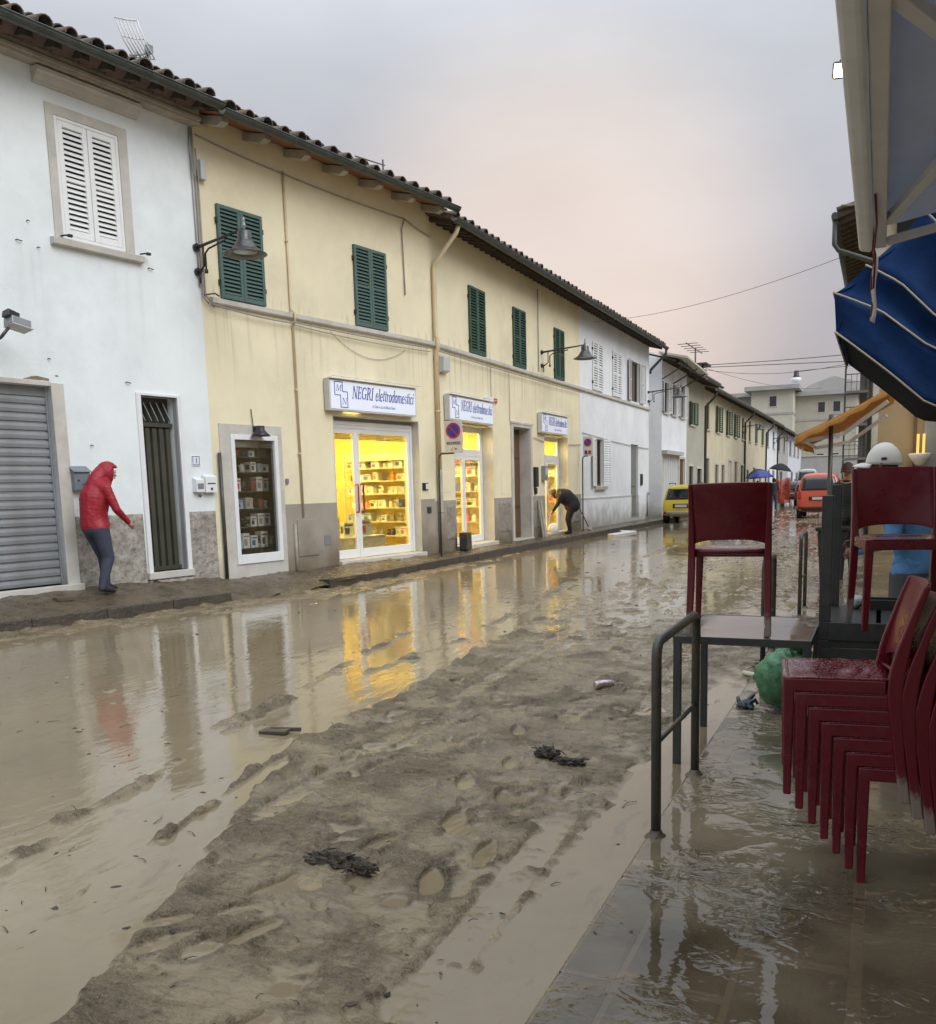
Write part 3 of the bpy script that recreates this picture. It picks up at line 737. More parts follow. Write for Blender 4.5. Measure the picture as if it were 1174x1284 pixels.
def shutter(bld, fr, s0, s1, z0, z1, mat, n, d=0.012, th=0.045, slats=True, st=0.06, open_at=None, label=None):
    """one louvred leaf; open_at = (hinge s, angle) swings it against the wall"""
    def T(s, dd, z): return fr(s, dd, z)
    if open_at:
        hs, ang = open_at; ca, sa = math.cos(ang), math.sin(ang)
        def T(s, dd, z):
            u, w = s - hs, dd
            return fr(hs + u * ca - w * sa, u * sa + w * ca, z)
    mb = MB(T)
    mb.box(s0, s0 + st, d, d + th, z0, z1); mb.box(s1 - st, s1, d, d + th, z0, z1)
    mb.box(s0 + st, s1 - st, d, d + th, z0, z0 + st * 1.25); mb.box(s0 + st, s1 - st, d, d + th, z1 - st, z1)
    zm = (z0 + z1) / 2 - 0.02
    if n > 12: mb.box(s0 + st, s1 - st, d + 0.004, d + th - 0.004, zm, zm + 0.05)
    p = mb.build('shutter', mat, bld, bevel=0.004, seg=1)
    if label: p['label'] = label
    a, b = z0 + st * 1.25, z1 - st
    pitch = (b - a) / n
    if slats and not open_at:
        me = slat_mesh(s1 - s0 - 2 * st - 0.002, pitch * 0.98, 0.008, mat)
        for i in range(n):
            zc = a + (i + 0.5) * pitch
            put('slat', me, p, wm(fr, (s0 + s1) / 2, d + th / 2, zc))
    else:
        mb = MB(T)
        for i in range(n):
            zc = a + (i + 0.5) * pitch
            mb.add([(s0 + st, d + 0.006, zc + pitch * .38), (s1 - st, d + 0.006, zc + pitch * .38), (s1 - st, d + th - 0.006, zc - pitch * .38), (s0 + st, d + th - 0.006, zc - pitch * .38),
                    (s0 + st, d + 0.006, zc + pitch * .38 + .008), (s1 - st, d + 0.006, zc + pitch * .38 + .008), (s1 - st, d + th - 0.006, zc - pitch * .38 + .008), (s0 + st, d + th - 0.006, zc - pitch * .38 + .008)],
                   [(0, 3, 2, 1), (4, 5, 6, 7), (0, 1, 5, 4), (1, 2, 6, 5), (2, 3, 7, 6), (3, 0, 4, 7)])
        o = mb.build('slats', mat, p); o['kind'] = 'stuff'
    return p

def shutter_pair(bld, fr, s0, s1, z0, z1, mat, n, slats=True, d=0.012):
    mb = MB(fr); mb.quad((s0, 0.006, z0), (s1, 0.006, z0), (s1, 0.006, z1), (s0, 0.006, z1)); mb.build('window_recess', m_darkvoid, bld)
    m = (s0 + s1) / 2
    for a, b in ((s0, m - 0.004), (m + 0.004, s1)):
        shutter(bld, fr, a, b, z0, z1, mat, n, d=d, slats=slats)
    mb = MB(fr)
    for (sx, zz) in ((s0 - 0.012, z0 + .25), (s1 + 0.012, z0 + .25), (s0 - 0.012, z1 - .25), (s1 + 0.012, z1 - .25)):
        mb.box(sx - 0.012, sx + 0.012, 0, 0.05, zz - 0.04, zz + 0.04)
    mb.build('hinges', m_black, bld)

def coppo(mat, r0=0.118, r1=0.092, L=0.46, th=0.016, n=7):
    mb = MB(); o = []; i_ = []
    rows = []
    for (y, r, lift) in ((0, r0, 0.0), (L, r1, 0.0)):
        ro = [(math.cos(math.pi * k / (n - 1)) * r, y, math.sin(math.pi * k / (n - 1)) * r * 0.92 + lift) for k in range(n)]
        ri = [(math.cos(math.pi * k / (n - 1)) * (r - th), y, math.sin(math.pi * k / (n - 1)) * (r - th) * 0.92 + lift) for k in range(n)]
        rows.append(ro + ri[::-1])
    mb.grid(rows, smooth=True, closed=True)
    mb.sm = [k % (2 * n) < n - 1 for k in range(len(mb.f))]
    N = 2 * n
    for k in range(n - 1):
        mb.f.append((k, k + 1, N - 2 - k, N - 1 - k)); mb.mi.append(0); mb.sm.append(False)
    return mb.mesh('roof_tile', mat)
tile_meshes = [coppo(m_tile), coppo(m_tile2, 0.10, 0.082)]

def roof(bld, fr, s0, s1, ez, ed, back, pitch=16.0, tiles=True, spacing=0.37, courses=3, mat=None, sof=None):
    """eave at distance ed out from the wall and height ez; slopes up inwards for `back` metres"""
    k = math.tan(R(pitch)); th = 0.07
    mb = MB(fr)
    A = [(s0, ed, ez), (s1, ed, ez), (s1, -back, ez + k * (back + ed)), (s0, -back, ez + k * (back + ed))]
    B = [(p[0], p[1], p[2] + th) for p in A]
    mb.add(A + B, [(0, 1, 2, 3), (7, 6, 5, 4), (0, 4, 5, 1), (1, 5, 6, 2), (2, 6, 7, 3), (3, 7, 4, 0)])
    # rear slope
    zr = ez + k * (back + ed)
    mb.add([(s0, -back, zr + th), (s1, -back, zr + th), (s1, -2 * back, ez + .5), (s0, -2 * back, ez + .5)], [(0, 1, 2, 3)])
    r = mb.build('roof', mat or m_tile, bld)
    if tiles:
        n = int((s1 - s0) / spacing)
        for c in range(courses):
            for i in range(n):
                s = s0 + (i + 0.5) * (s1 - s0) / n + random.uniform(-0.012, 0.012)
                dd = ed + 0.05 - c * 0.28
                z = ez + th + k * (ed - dd) + 0.030 + 0.036 * c + random.uniform(-0.010, 0.010)
                mt = wm(fr, s, dd, z) @ Euler((R(pitch - 3 + random.uniform(-1.5, 1.5)), R(random.uniform(-4, 4)), R(random.uniform(-4, 4)))).to_matrix().to_4x4()
                put('roof_tile', tile_meshes[(i * 7 + c * 3) % 2], r, mt)
    return r

def gutter(bld, fr, s0, s1, z, d, r=0.085, mat=None, joints=3.0):
    mb = MB(fr); n = 9; rows = []
    for s in (s0, s1):
        a = [(s, d + math.cos(math.pi + math.pi * k / (n - 1)) * r, z + math.sin(math.pi + math.pi * k / (n - 1)) * r) for k in range(n)]
        b = [(s, d + math.cos(math.pi + math.pi * k / (n - 1)) * (r - .008), z + math.sin(math.pi + math.pi * k / (n - 1)) * (r - .008) + .004) for k in range(n)]
        rows.append(a + b[::-1])
    mb.grid(rows, smooth=False, closed=True)
    mb.tube([(s0, d + r, z), (s1, d + r, z)], 0.012, 6)
    s = s0 + joints / 2
    while s < s1:
        a = [(s + q, d + math.cos(math.pi + math.pi * k / (n - 1)) * (r + .006), z + math.sin(math.pi + math.pi * k / (n - 1)) * (r + .006)) for q in (-.02,) for k in range(n)]
        b = [(p[0] + .04, p[1], p[2]) for p in a]
        mb.grid([a, b], smooth=False); s += joints
    return mb.build('gutter', mat or m_gutter, bld)

def rafters(bld, fr, s0, s1, step, ez, ed, pitch, mat, w=0.07, h=0.09, each=True, name='rafter'):
    k = math.tan(R(pitch)); s = s0 + step / 2; allmb = MB(fr)
    while s < s1:
        mb = MB(fr) if each else allmb
        z1, z0 = ez + k * 0.06 - 0.003, ez + k * ed - 0.003
        mb.add([(s - w / 2, ed - .06, z1 - h), (s + w / 2, ed - .06, z1 - h), (s + w / 2, -.02, z0 - h), (s - w / 2, -.02, z0 - h),
                (s - w / 2, ed - .06, z1), (s + w / 2, ed - .06, z1), (s + w / 2, -.02, z0), (s - w / 2, -.02, z0)],
               [(0, 3, 2, 1), (4, 5, 6, 7), (0, 1, 5, 4), (1, 2, 6, 5), (2, 3, 7, 6), (3, 0, 4, 7)])
        if each: mb.build(name, mat, bld)
        s += step
    if not each:
        allmb.build(name + 's', mat, bld)['kind'] = 'stuff'

def bodyshell(bld, fr, s0, s1, z1, depth, mat, ends=(True, True), z0=-0.1):
    """the sides and rear of a house, so that it stands as a solid block"""
    mb = MB(fr)
    for k, s in enumerate((s0, s1)):
        if ends[k]: mb.add([(s, 0, z0), (s, -depth, z0), (s, -depth, z1 + 0.2), (s, -depth / 2, z1 + 0.2 + depth / 2 * 0.28), (s, 0, z1)], [(0, 1, 2, 3, 4)])
    mb.quad((s0, -depth, z0), (s1, -depth, z0), (s1, -depth, z1 + .2), (s0, -depth, z1 + .2))
    mb.build('outer_wall', mat, bld)

def frame4(mb, s0, s1, z0, z1, w, d0, d1, bottom=True, wb=None):
    mb.box(s0, s0 + w, d0, d1, z0, z1); mb.box(s1 - w, s1, d0, d1, z0, z1); mb.box(s0 + w, s1 - w, d0, d1, z1 - w, z1)
    if bottom: mb.box(s0 + w, s1 - w, d0, d1, z0, z0 + (wb or w))

# ================================================================== white house on the left
wh = thing('white_house', 'white plastered house with grey roller shutter and white louvred window at the left edge', 'house', FA(-9, 0, 0.2))
holes = [(-11.7, -8.97, 0.40, 3.15, 0.22), (-7.52, -6.85, 0.44, 3.13, 0.22), (-8.58, -7.57, 5.18, 6.79, 0.10)]
mb = MB(FA); wall_sheet(mb, -15, -6.2, -0.1, 7.6, holes); mb.build('wall', m_white, wh)
bodyshell(wh, FA, -15, -6.2, 7.6, 8, m_white, (True, False))
# rough render base, standing proud of the wall, its face uneven
def rough_panel(bld, fr, s0, s1, z0, z1, d, mat, name='rough_dado'):
    ns, nz = max(2, int((s1 - s0) / 0.035)), max(2, int((z1 - z0) / 0.035))
    S = np.linspace(s0, s1, ns)[None, :].repeat(nz, 0); Z = np.linspace(z0, z1, nz)[:, None].repeat(ns, 1)
    D = d + 0.030 * (fbm(S * 9, Z * 9, 101, 3) - 0.5) + 0.042 * (fbm(S * 24, Z * 24, 104, 2) - 0.5)
    D[0, :] = D[-1, :] = 0; D[:, 0] = 0; D[:, -1] = 0
    mb = MB(fr); mb.grid([[(float(S[i, j]), float(D[i, j]), float(Z[i, j])) for j in range(ns)] for i in range(nz)])
    mb.build(name, mat, bld)
rough_panel(wh, FA, -8.77, -7.62, 0.1, 1.35, 0.03, m_rough)
rough_panel(wh, FA, -6.74, -6.20, 0.1, 1.35, 0.03, m_rough)
rough_panel(wh, FA, -7.62, -6.74, 0.0, 0.335, 0.05, m_rough)
# roller shutter, stone jamb
mb = MB(FA); mb.box(-8.97, -8.78, -0.12, 0.025, 0.30, 3.2); mb.box(-11.7, -8.97, -0.02, 0.02, 3.15, 3.22); mb.build('shutter_jamb', m_stone, wh, bevel=0.008)
mb = MB(FA); mb.box(-11.75, -8.76, -0.25, 0.10, 0.18, 0.40); mb.build('threshold', m_stone, wh, bevel=0.01)
nsl = 22; hh = (3.02 - 0.40) / nsl
prof = [(0.0, 0.0), (-0.030, hh * 0.12), (-0.034, hh * 0.5), (-0.026, hh * 0.86), (0.0, hh * 0.97), (0.012, hh * 0.97), (0.012, 0.0)]
mb = MB(); mb.prism(prof, 0, -1.35, 1.35); sl = mb.mesh('shutter_slat', m_alu)
mb = MB(FA); mb.box(-11.7, -8.975, -0.20, -0.13, 3.02, 3.148); rp = mb.build('roller_shutter', m_greymetal, wh)
for i in range(nsl): put('shutter_slat', sl, rp, wm(FA, -10.33, -0.15, 0.40 + i * hh))
mb = MB(FA); mb.box(-8.995, -8.972, -0.14, -0.10, 0.40, 3.02); mb.build('shutter_rail', m_greymetal, wh)
# upper window: stone surround, sill, moulded cornice above, white louvres
mb = MB(FA); mb.box(-8.70, -8.58, 0, 0.02, 5.17, 6.92); mb.box(-7.57, -7.42, 0, 0.02, 5.17, 6.92); mb.box(-8.58, -7.57, 0, 0.02, 6.79, 6.92); mb.build('window_surround', m_stone, wh)
mb = MB(FA); mb.prism([(0, 5.06), (0.09, 5.07), (0.10, 5.155), (0, 5.168)], 0, -8.78, -7.31); mb.build('window_sill', m_stone, wh, bevel=0.006)
mb = MB(FA); mb.prism([(0, 7.11), (0.04, 7.11), (0.05, 7.15), (0.10, 7.18), (0.12, 7.22), (0.16, 7.24), (0.16, 7.29), (0, 7.31)], 0, -8.85, -7.22); mb.build('cornice', m_stone, wh)
mb = MB(FA); mb.quad((-8.58, -0.095, 5.18), (-7.57, -0.095, 5.18), (-7.57, -0.095, 6.79), (-8.58, -0.095, 6.79)); mb.build('window_recess', m_darkvoid, wh)
mb = MB(FA); frame4(mb, -8.578, -7.572, 5.182, 6.788, 0.045, -0.06, 0.012); mb.build('window_frame', m_whiteshut, wh, bevel=0.004, seg=1)
shutter(wh, FA, -8.53, -8.08, 5.23, 6.74, m_whiteshut, 19, d=-0.035, st=0.075)
shutter(wh, FA, -8.07, -7.62, 5.23, 6.74, m_whiteshut, 19, d=-0.035, st=0.075)
mb = MB(FA)
for s, z in ((-8.62, 5.2), (-7.33, 5.2)):
    mb.tube([(s, 0.02, z), (s + 0.02, 0.10, z), (s + 0.10, 0.11, z + 0.01)], 0.012, 6); mb.box(s + .05, s + .11, 0.09, 0.13, z - .015, z + .02)
mb.build('shutter_catch', m_black, wh)
# old hooks, nail stubs and chipped plaster
for k, (s_, z_) in enumerate(((-9.28, 5.02), (-9.10, 5.30), (-8.98, 4.98), (-7.20, 5.02), (-8.97, 3.52), (-8.42, 2.36), (-7.75, 3.30))):
    mb = MB(FA); mb.tube([(s_, 0, z_), (s_ + .005, .03, z_ + .003), (s_ + .025 + .05 * (k % 3 == 0), .034, z_ - .008)], .007, 6); mb.build('hook', m_black, wh)
for k, (s_, z_, w_) in enumerate(((-9.15, 3.225, .34), (-8.86, 3.30, .05), (-7.62, .36, .18), (-7.0, .30, .26), (-6.5, 1.60, .10))):
    mb = MB(FA); n_ = 12; pts = [(s_ + w_ / 2 * math.cos(6.283 * q / n_) * (1 + .25 * math.sin(q * 2.3 + k)), .004, z_ + min(.05, w_ * .22) * math.sin(6.283 * q / n_) * (1 + .35 * math.sin(q * 3.1 + k))) for q in range(n_)]
    mb.add(pts, [tuple(range(n_))]); mb.build('chipped_plaster', M('bare_old_plaster', (.24, .19, .14), .95, .35, 18, .8, 60), wh)
# narrow folding metal door with slanting transom
mb = MB(FA); mb.box(-7.60, -7.52, -0.1, 0.035, 0.40, 3.17); mb.box(-6.85, -6.77, -0.1, 0.035, 0.40, 3.17); mb.box(-7.52, -6.85, -0.1, 0.035, 3.13, 3.17); mb.build('door_frame', m_whitemetal, wh, bevel=0.006)
mb = MB(FA); mb.box(-7.62, -6.75, -0.22, 0.06, 0.33, 0.44); mb.build('door_step', m_stone, wh, bevel=0.01)
mb = MB(FA); mb.quad((-7.52, -0.215, 0.44), (-6.85, -0.215, 0.44), (-6.85, -0.215, 3.13), (-7.52, -0.215, 3.13)); dp = mb.build('door', m_olive, wh)
for i in range(5):
    a = -7.505 + i * 0.128
    mb = MB(FA); mb.prism([(-0.21, 0), (-0.15, 0.016), (-0.15, 0.10), (-0.21, 0.118)], 2, 0.52, 2.66)
    mb = MB(FA); mb.add([(a, -0.21, .50), (a + .02, -0.14, .50), (a + .098, -0.14, .50), (a + .118, -0.21, .50), (a, -0.21, 2.66), (a + .02, -0.14, 2.66), (a + .098, -0.14, 2.66), (a + .118, -0.21, 2.66)],
        [(0, 1, 5, 4), (1, 2, 6, 5), (2, 3, 7, 6), (0, 3, 2, 1), (4, 5, 6, 7)]); mb.build('door_fold', m_olive, dp)
mb = MB(FA); mb.box(-7.515, -6.855, -0.20, -0.12, 2.68, 2.74); mb.box(-7.515, -6.855, -0.20, -0.13, 0.445, 0.51); mb.tube([(-7.46, -0.13, 1.45), (-7.46, -0.09, 1.45), (-7.40, -0.09, 1.45)], 0.014, 6); mb.build('door_rail', m_olive, dp)
for i in range(5):
    a = -7.46 + i * 0.12
    mb = MB(FA); mb.bar((a, -0.18, 3.05), (a + 0.10, -0.13, 2.77), 0.075, 0.012); mb.build('transom_slat', m_alu, dp)
# roof
roof(wh, FA, -11.5, -6.2, 7.47, 0.66, 4.5, courses=5)
roof(wh, FA, -15, -11.5, 7.47, 0.66, 4.5, tiles=False)
mb = MB(FA); mb.box(-15, -6.18, -0.02, 0.20, 7.32, 7.56); mb.prism([(0.20, 7.36), (0.235, 7.36), (0.235, 7.40), (0.20, 7.44)], 0, -15, -6.18); mb.build('eave_beam', m_rafterg, wh)
rafters(wh, FA, -15, -6.25, 0.40, 7.47, 0.64, 16, m_rafter, 0.11, 0.10)
s = -14.6
while s < -6.4:
    mb = MB(FA); mb.obox((s, 0.42, 7.50), (0.26, 0.28, 0.03), (R(16), 0, 0.2)); mb.build('underside_tile', m_pinktile, wh); s += 0.40
gutter(wh, FA, -15, -6.2, 7.47, 0.74)

# ================================================================== yellow building with the appliance shop
yb = thing('yellow_building', 'long yellow plastered building with green louvred shutters above the lit appliance shop', 'building', FA(-3, 0, 0.2))
hA = [(-5.8, -4.74, 0.43, 2.60, 0.10), (-3.22, -0.52, 0.28, 3.06, 0.26)]
mb = MB(FA); wall_sheet(mb, -6.2, 0, -0.1, 7.75, hA); mb.build('wall', m_yellow, yb)
hB = [(19.50, 21.83, 0.28, 3.13, 0.36), (23.20, 24.50, 0.22, 3.22, 0.30), (25.75, 27.98, 0.25, 3.13, 0.36)]
mb = MB(FB); wall_sheet(mb, 18.4, 29.33, -0.1, 7.65, hB); mb.build('wall', m_yellow, yb)
bodyshell(yb, FB, 18.4, 29.33, 7.65, 9, m_yellow, (False, False))
# grey dado, 12 mm proud
mb = MB(FA); wall_sheet(mb, -4.62, 0.0, -0.05, 1.41, [h[:4] for h in hA[1:]], 0.0, d=0.014); mb.quad((-4.62, 0, 1.41), (0, 0, 1.41), (0, .014, 1.41), (-4.62, .014, 1.41)); mb.build('dado', m_dado, yb)
mb = MB(FB); wall_sheet(mb, 18.4, 29.33, -0.05, 1.36, [h[:4] for h in hB], 0.0, d=0.014); mb.quad((18.4, 0, 1.36), (29.33, 0, 1.36), (29.33, .014, 1.36), (18.4, .014, 1.36)); mb.build('dado', m_dado, yb)
for a, b in ((18.95, 19.42), (22.1, 22.95), (24.75, 25.6), (28.25, 29.05)):
    rough_panel(yb, FB, a, b, 0.45, 1.27, 0.035, m_pebble, 'pebbledash_panel')
# lit reveal wall of the shop doors in stone
for fr, h in ((FA, hA[1]), (FB, hB[0]), (FB, hB[2]), (FB, hB[1])):
    mb = MB(fr); r = h[4] - .01
    if h is not hB[1]: mb.box(h[0] - 0.02, h[1] + 0.06, -r - 0.1, 0.10, h[2] - 0.16, h[2] - 0.003); mb.build('threshold', m_stone, yb, bevel=0.01)
    mb = MB(fr); mb.box(h[1] - 0.012, h[1] + 0.004, -r, 0.006, h[2], h[3]); mb.box(h[0] - 0.004, h[0] + 0.012, -r, 0.006, h[2], h[3]); mb.box(h[0] + .012, h[1] - .012, -r, 0.006, h[3] - 0.014, h[3] + .004); mb.build('doorway_lining', m_stone, yb)
# string course at the first floor and its cables
mb = MB(FA); mb.prism([(0, 4.67), (0.055, 4.68), (0.075, 4.70), (0.075, 4.775), (0, 4.795)], 0, -6.03, 0.0); mb.build('string_course', m_stone, yb)
mb = MB(FB); mb.prism([(0, 4.67), (0.055, 4.68), (0.075, 4.70), (0.075, 4.775), (0, 4.795)], 0, 18.4, 29.33); mb.build('string_course', m_stone, yb)
# green shutters
for a, b, c, e2 in ((-5.81, -4.83, 4.80, 6.27), (-2.45, -1.48, 4.80, 6.30)):
    shutter_pair(yb, FA, a, b, c, e2, m_greenshut, 21)
for a, b, c, e2 in ((20.48, 21.42, 4.80, 6.33), (23.34, 24.25, 4.80, 6.31), (26.71, 27.6, 4.80, 6.27)):
    shutter_pair(yb, FB, a, b, c, e2, m_dgreen, 21)
# roof over the first length: terracotta soffit on corbels; over the second: close rafters
roof(yb, FA, -6.2, 0.06, 7.40, 0.66, 4.5, courses=5)
mb = MB(FA); mb.add([(-6.2, 0.64, 7.392), (0.05, 0.64, 7.392), (0.05, 0, 7.575), (-6.2, 0, 7.575)], [(0, 1, 2, 3)]); mb.build('soffit', m_redsoffit, yb)
for s in (-5.95, -5.05, -4.1, -3.12, -2.12, -1.1, -0.12):
    mb = MB(FA); mb.prism([(-0.02, 7.42), (0.40, 7.30), (0.52, 7.34), (0.52, 7.415), (-0.02, 7.56)], 0, s - 0.07, s + 0.07); mb.build('corbel', m_rafterg, yb, bevel=0.006)
gutter(yb, FA, -6.2, 0.12, 7.40, 0.74)
roof(yb, FB, 18.36, 29.33, 7.20, 0.62, 4.5, courses=2)
rafters(yb, FB, 18.4, 29.33, 0.34, 7.20, 0.60, 16, m_rafter, 0.08, 0.09)
gutter(yb, FB, 18.3, 29.33, 7.20, 0.70)
mb = MB(FB); mb.add([(18.4, 0.6, 7.196), (29.33, 0.6, 7.196), (29.33, 0, 7.37), (18.4, 0, 7.37)], [(0, 1, 2, 3)]); mb.build('soffit', m_rafter, yb)

# --- stone-framed display window
mb = MB(FA); mb.box(-6.03, -5.8, 0, 0.02, 0.15, 2.78); mb.box(-4.74, -4.61, 0, 0.02, 0.15, 2.78); mb.box(-5.8, -4.74, 0, 0.02, 2.6, 2.78); mb.box(-5.8, -4.74, 0, 0.02, 0.15, 0.43); mb.build('stone_surround', m_stone, yb)
mb = MB(FA); frame4(mb, -5.81, -4.73, 0.42, 2.61, 0.085, -0.05, 0.045, wb=0.16); mb.build('display_frame', m_whitemetal, yb, bevel=0.006)
mb = MB(FA); mb.box(-5.72, -4.82, -0.008, -0.002, 0.58, 2.52); mb.build('display_glass', g_clear, yb)
mb = MB(FA)
for q in (((-5.79, -.10), (-5.79, -.62)), ((-5.79, -.62), (-4.75, -.62)), ((-4.75, -.62), (-4.75, -.10))):
    (a, b), (c, e2) = q; mb.quad((a, b, 0.44), (c, e2, 0.44), (c, e2, 2.59), (a, b, 2.59))
mb.quad((-5.79, -.10, .44), (-4.75, -.10, .44), (-4.75, -.62, .44), (-5.79, -.62, .44)); mb.quad((-5.79, -.10, 2.59), (-4.75, -.10, 2.59), (-4.75, -.62, 2.59), (-5.79, -.62, 2.59))
mb.build('display_box', M('dark_teal_display', (0.040, 0.055, 0.058), 0.5, 0.2, 4, dirt_or_shade=(0.018, 0.026, 0.028), dscale=1.6, damt=0.8), yb)
for z in (0.68, 1.05, 1.36, 1.66, 1.99, 2.25):
    mb = MB(FA); mb.box(-5.73, -4.81, -0.46, -0.09, z - 0.016, z); mb.build('shelf', M('glass_shelf', (0.10, 0.15, 0.14), 0.15, 0.1, 3), yb)
mb = MB(FA); mb.box(-5.72, -4.82, -0.08, -0.05, 2.40, 2.52)
for i in range(5): mb.box(-5.72, -4.82, -0.05, -0.04, 2.405 + i * .023, 2.42 + i * .023)
mb.build('rolled_blind', M('grey_blind', (0.36, 0.40, 0.38), 0.5), yb)

# --- brown front door between the shops
mb = MB(FB); mb.box(23.06, 23.2, -0.02, 0.045, 0.15, 3.30); mb.box(24.5, 24.64, -0.02, 0.045, 0.15, 3.30); mb.box(23.2, 24.5, -0.02, 0.045, 3.22, 3.34); mb.box(23.02, 24.68, 0, 0.06, 3.30, 3.36); mb.build('door_surround', m_stone, yb, bevel=0.006)
mb = MB(FB); mb.box(23.1, 24.6, -0.28, 0.10, 0.10, 0.218); mb.build('door_step', m_stone, yb, bevel=0.01)
mb = MB(FB); mb.quad((23.2, -0.29, .22), (24.5, -0.29, .22), (24.5, -0.29, 3.22), (23.2, -0.29, 3.22)); dr = mb.build('door', m_brown, yb)
for a, b in ((23.28, 23.82), (23.88, 24.42)):
    for c, e2 in ((0.35, 1.0), (1.1, 2.3), (2.42, 3.1)):
        mb = MB(FB); mb.box(a, b, -0.29, -0.26, c, e2); mb.build('door_panel', m_brown, dr, bevel=0.015)

# --- downpipe at the bend, thin pipes, plates and boxes on the wall
def wall_pipe(bld, fr, pts, r, mat, name='downpipe', clips=True):
    mb = MB(fr); mb.tube(pts, r, 10)
    if clips:
        for a, b in zip(pts[:-1], pts[1:]):
            L = abs(a[2] - b[2])
            for k in range(1, int(L / 1.6) + 1):
                z = a[2] + (b[2] - a[2]) * k / (int(L / 1.6) + 1)
                mb.tube([(a[0], a[1], z - .02), (a[0], a[1], z + .02)], r * 1.18, 10)
    return mb.build(name, mat, bld)
wall_pipe(yb, FB, [(18.62, 0.64, 7.12), (18.60, 0.60, 6.98), (18.56, 0.10, 6.42), (18.54, 0.075, 6.30), (18.54, 0.075, 4.9), (18.54, 0.11, 4.84), (18.54, 0.11, 4.62), (18.54, 0.075, 4.55), (18.54, 0.075, 2.05)], 0.05, m_yellowpipe)
wall_pipe(yb, FB, [(18.54, 0.075, 2.05), (18.54, 0.075, 0.2)], 0.058, m_rafterg)
wall_pipe(yb, FA, [(-4.24, 0.03, 7.15), (-4.22, 0.03, 4.85), (-4.20, 0.10, 4.78), (-4.20, 0.10, 4.64), (-4.19, 0.03, 4.58), (-4.17, 0.03, 1.18)], 0.022, m_yellowpipe, 'conduit')
wall_pipe(yb, FA, [(-4.40, 0.03, 1.05), (-4.40, 0.03, 0.2)], 0.03, m_rafterg, 'short_pipe')
mb = MB(FA); mb.box(-4.33, -3.78, 0.014, 0.03, 0.45, 1.12); mb.build('meter_hatch', m_dado, yb, bevel=0.004)
mb = MB(FA); mb.box(-4.56, -4.50, 0, 0.04, 1.78, 1.87); mb.build('bell_push', m_greymetal, yb, bevel=0.006)
mb = MB(FA); mb.box(-3.62, -3.44, 0.014, 0.024, 0.62, 0.80); mb.build('vent_plate', m_greymetal, yb)
mb = MB(FA); mb.box(-0.32, -0.17, 0.014, 0.024, 1.10, 1.24); mb.build('vent_plate', m_rail, yb)
for a, b, c, e2 in ((18.80, 19.22, 1.55, 2.0), (22.35, 22.75, 1.45, 2.1)):
    mb = MB(FB); mb.box(a, b, 0, 0.008, c, e2); mb.build('meter_hatch', m_yellow, yb, bevel=0.003)
def hang(a, b, sag, n=14):
    a, b = Vector(a), Vector(b); return [tuple(a.lerp(b, i / n) - Vector((0, 0, sag * 4 * (i / n) * (1 - i / n)))) for i in range(n + 1)]
mb = MB(FA)
mb.tube(hang((-6.15, .03, 7.22), (-4.24, .03, 7.12), 0.02), 0.012, 5); mb.tube(hang((-4.24, .03, 7.12), (-0.8, .03, 7.12), 0.03), 0.012, 5)
mb.tube([(-0.8, .03, 7.12), (-0.9, .03, 6.9), (-0.86, .03, 5.6)], 0.014, 5)
mb.tube(hang((-0.8, .03, 7.12), (0.1, .04, 6.95), 0.03), 0.012, 5)
mb.tube(hang((-6.1, .09, 4.66), (-4.2, .09, 4.60), 0.03), 0.013, 5); mb.tube(hang((-4.2, .09, 4.62), (-0.1, .09, 4.62), 0.02), 0.013, 5)
mb.tube(hang((-4.2, .07, 4.58), (-0.1, .07, 4.55), 0.05), 0.008, 5); mb.tube(hang((-3.2, .02, 4.6), (-0.9, .02, 4.5), 0.34), 0.005, 5)
mb.build('wall_cable', m_cable, yb)
mb = MB(FB)
mb.tube(hang((18.5, .09, 4.60), (29.2, .09, 4.60), 0.02, 20), 0.013, 5); mb.tube([(21.75, .02, 4.6), (21.75, .02, 3.75)], 0.008, 5); mb.tube([(23.0, .02, 4.6), (23.0, .02, 3.36)], 0.008, 5)
mb.tube([(25.3, .03, 7.1), (25.3, .03, 4.85)], 0.014, 5); mb.tube([(24.8, 0.03, 3.0), (25.75, .03, 2.9)], 0.01, 5); mb.tube([(28, 0.03, 2.9), (29.3, .03, 2.95)], 0.01, 5)
mb.build('wall_cable', m_cable, yb)

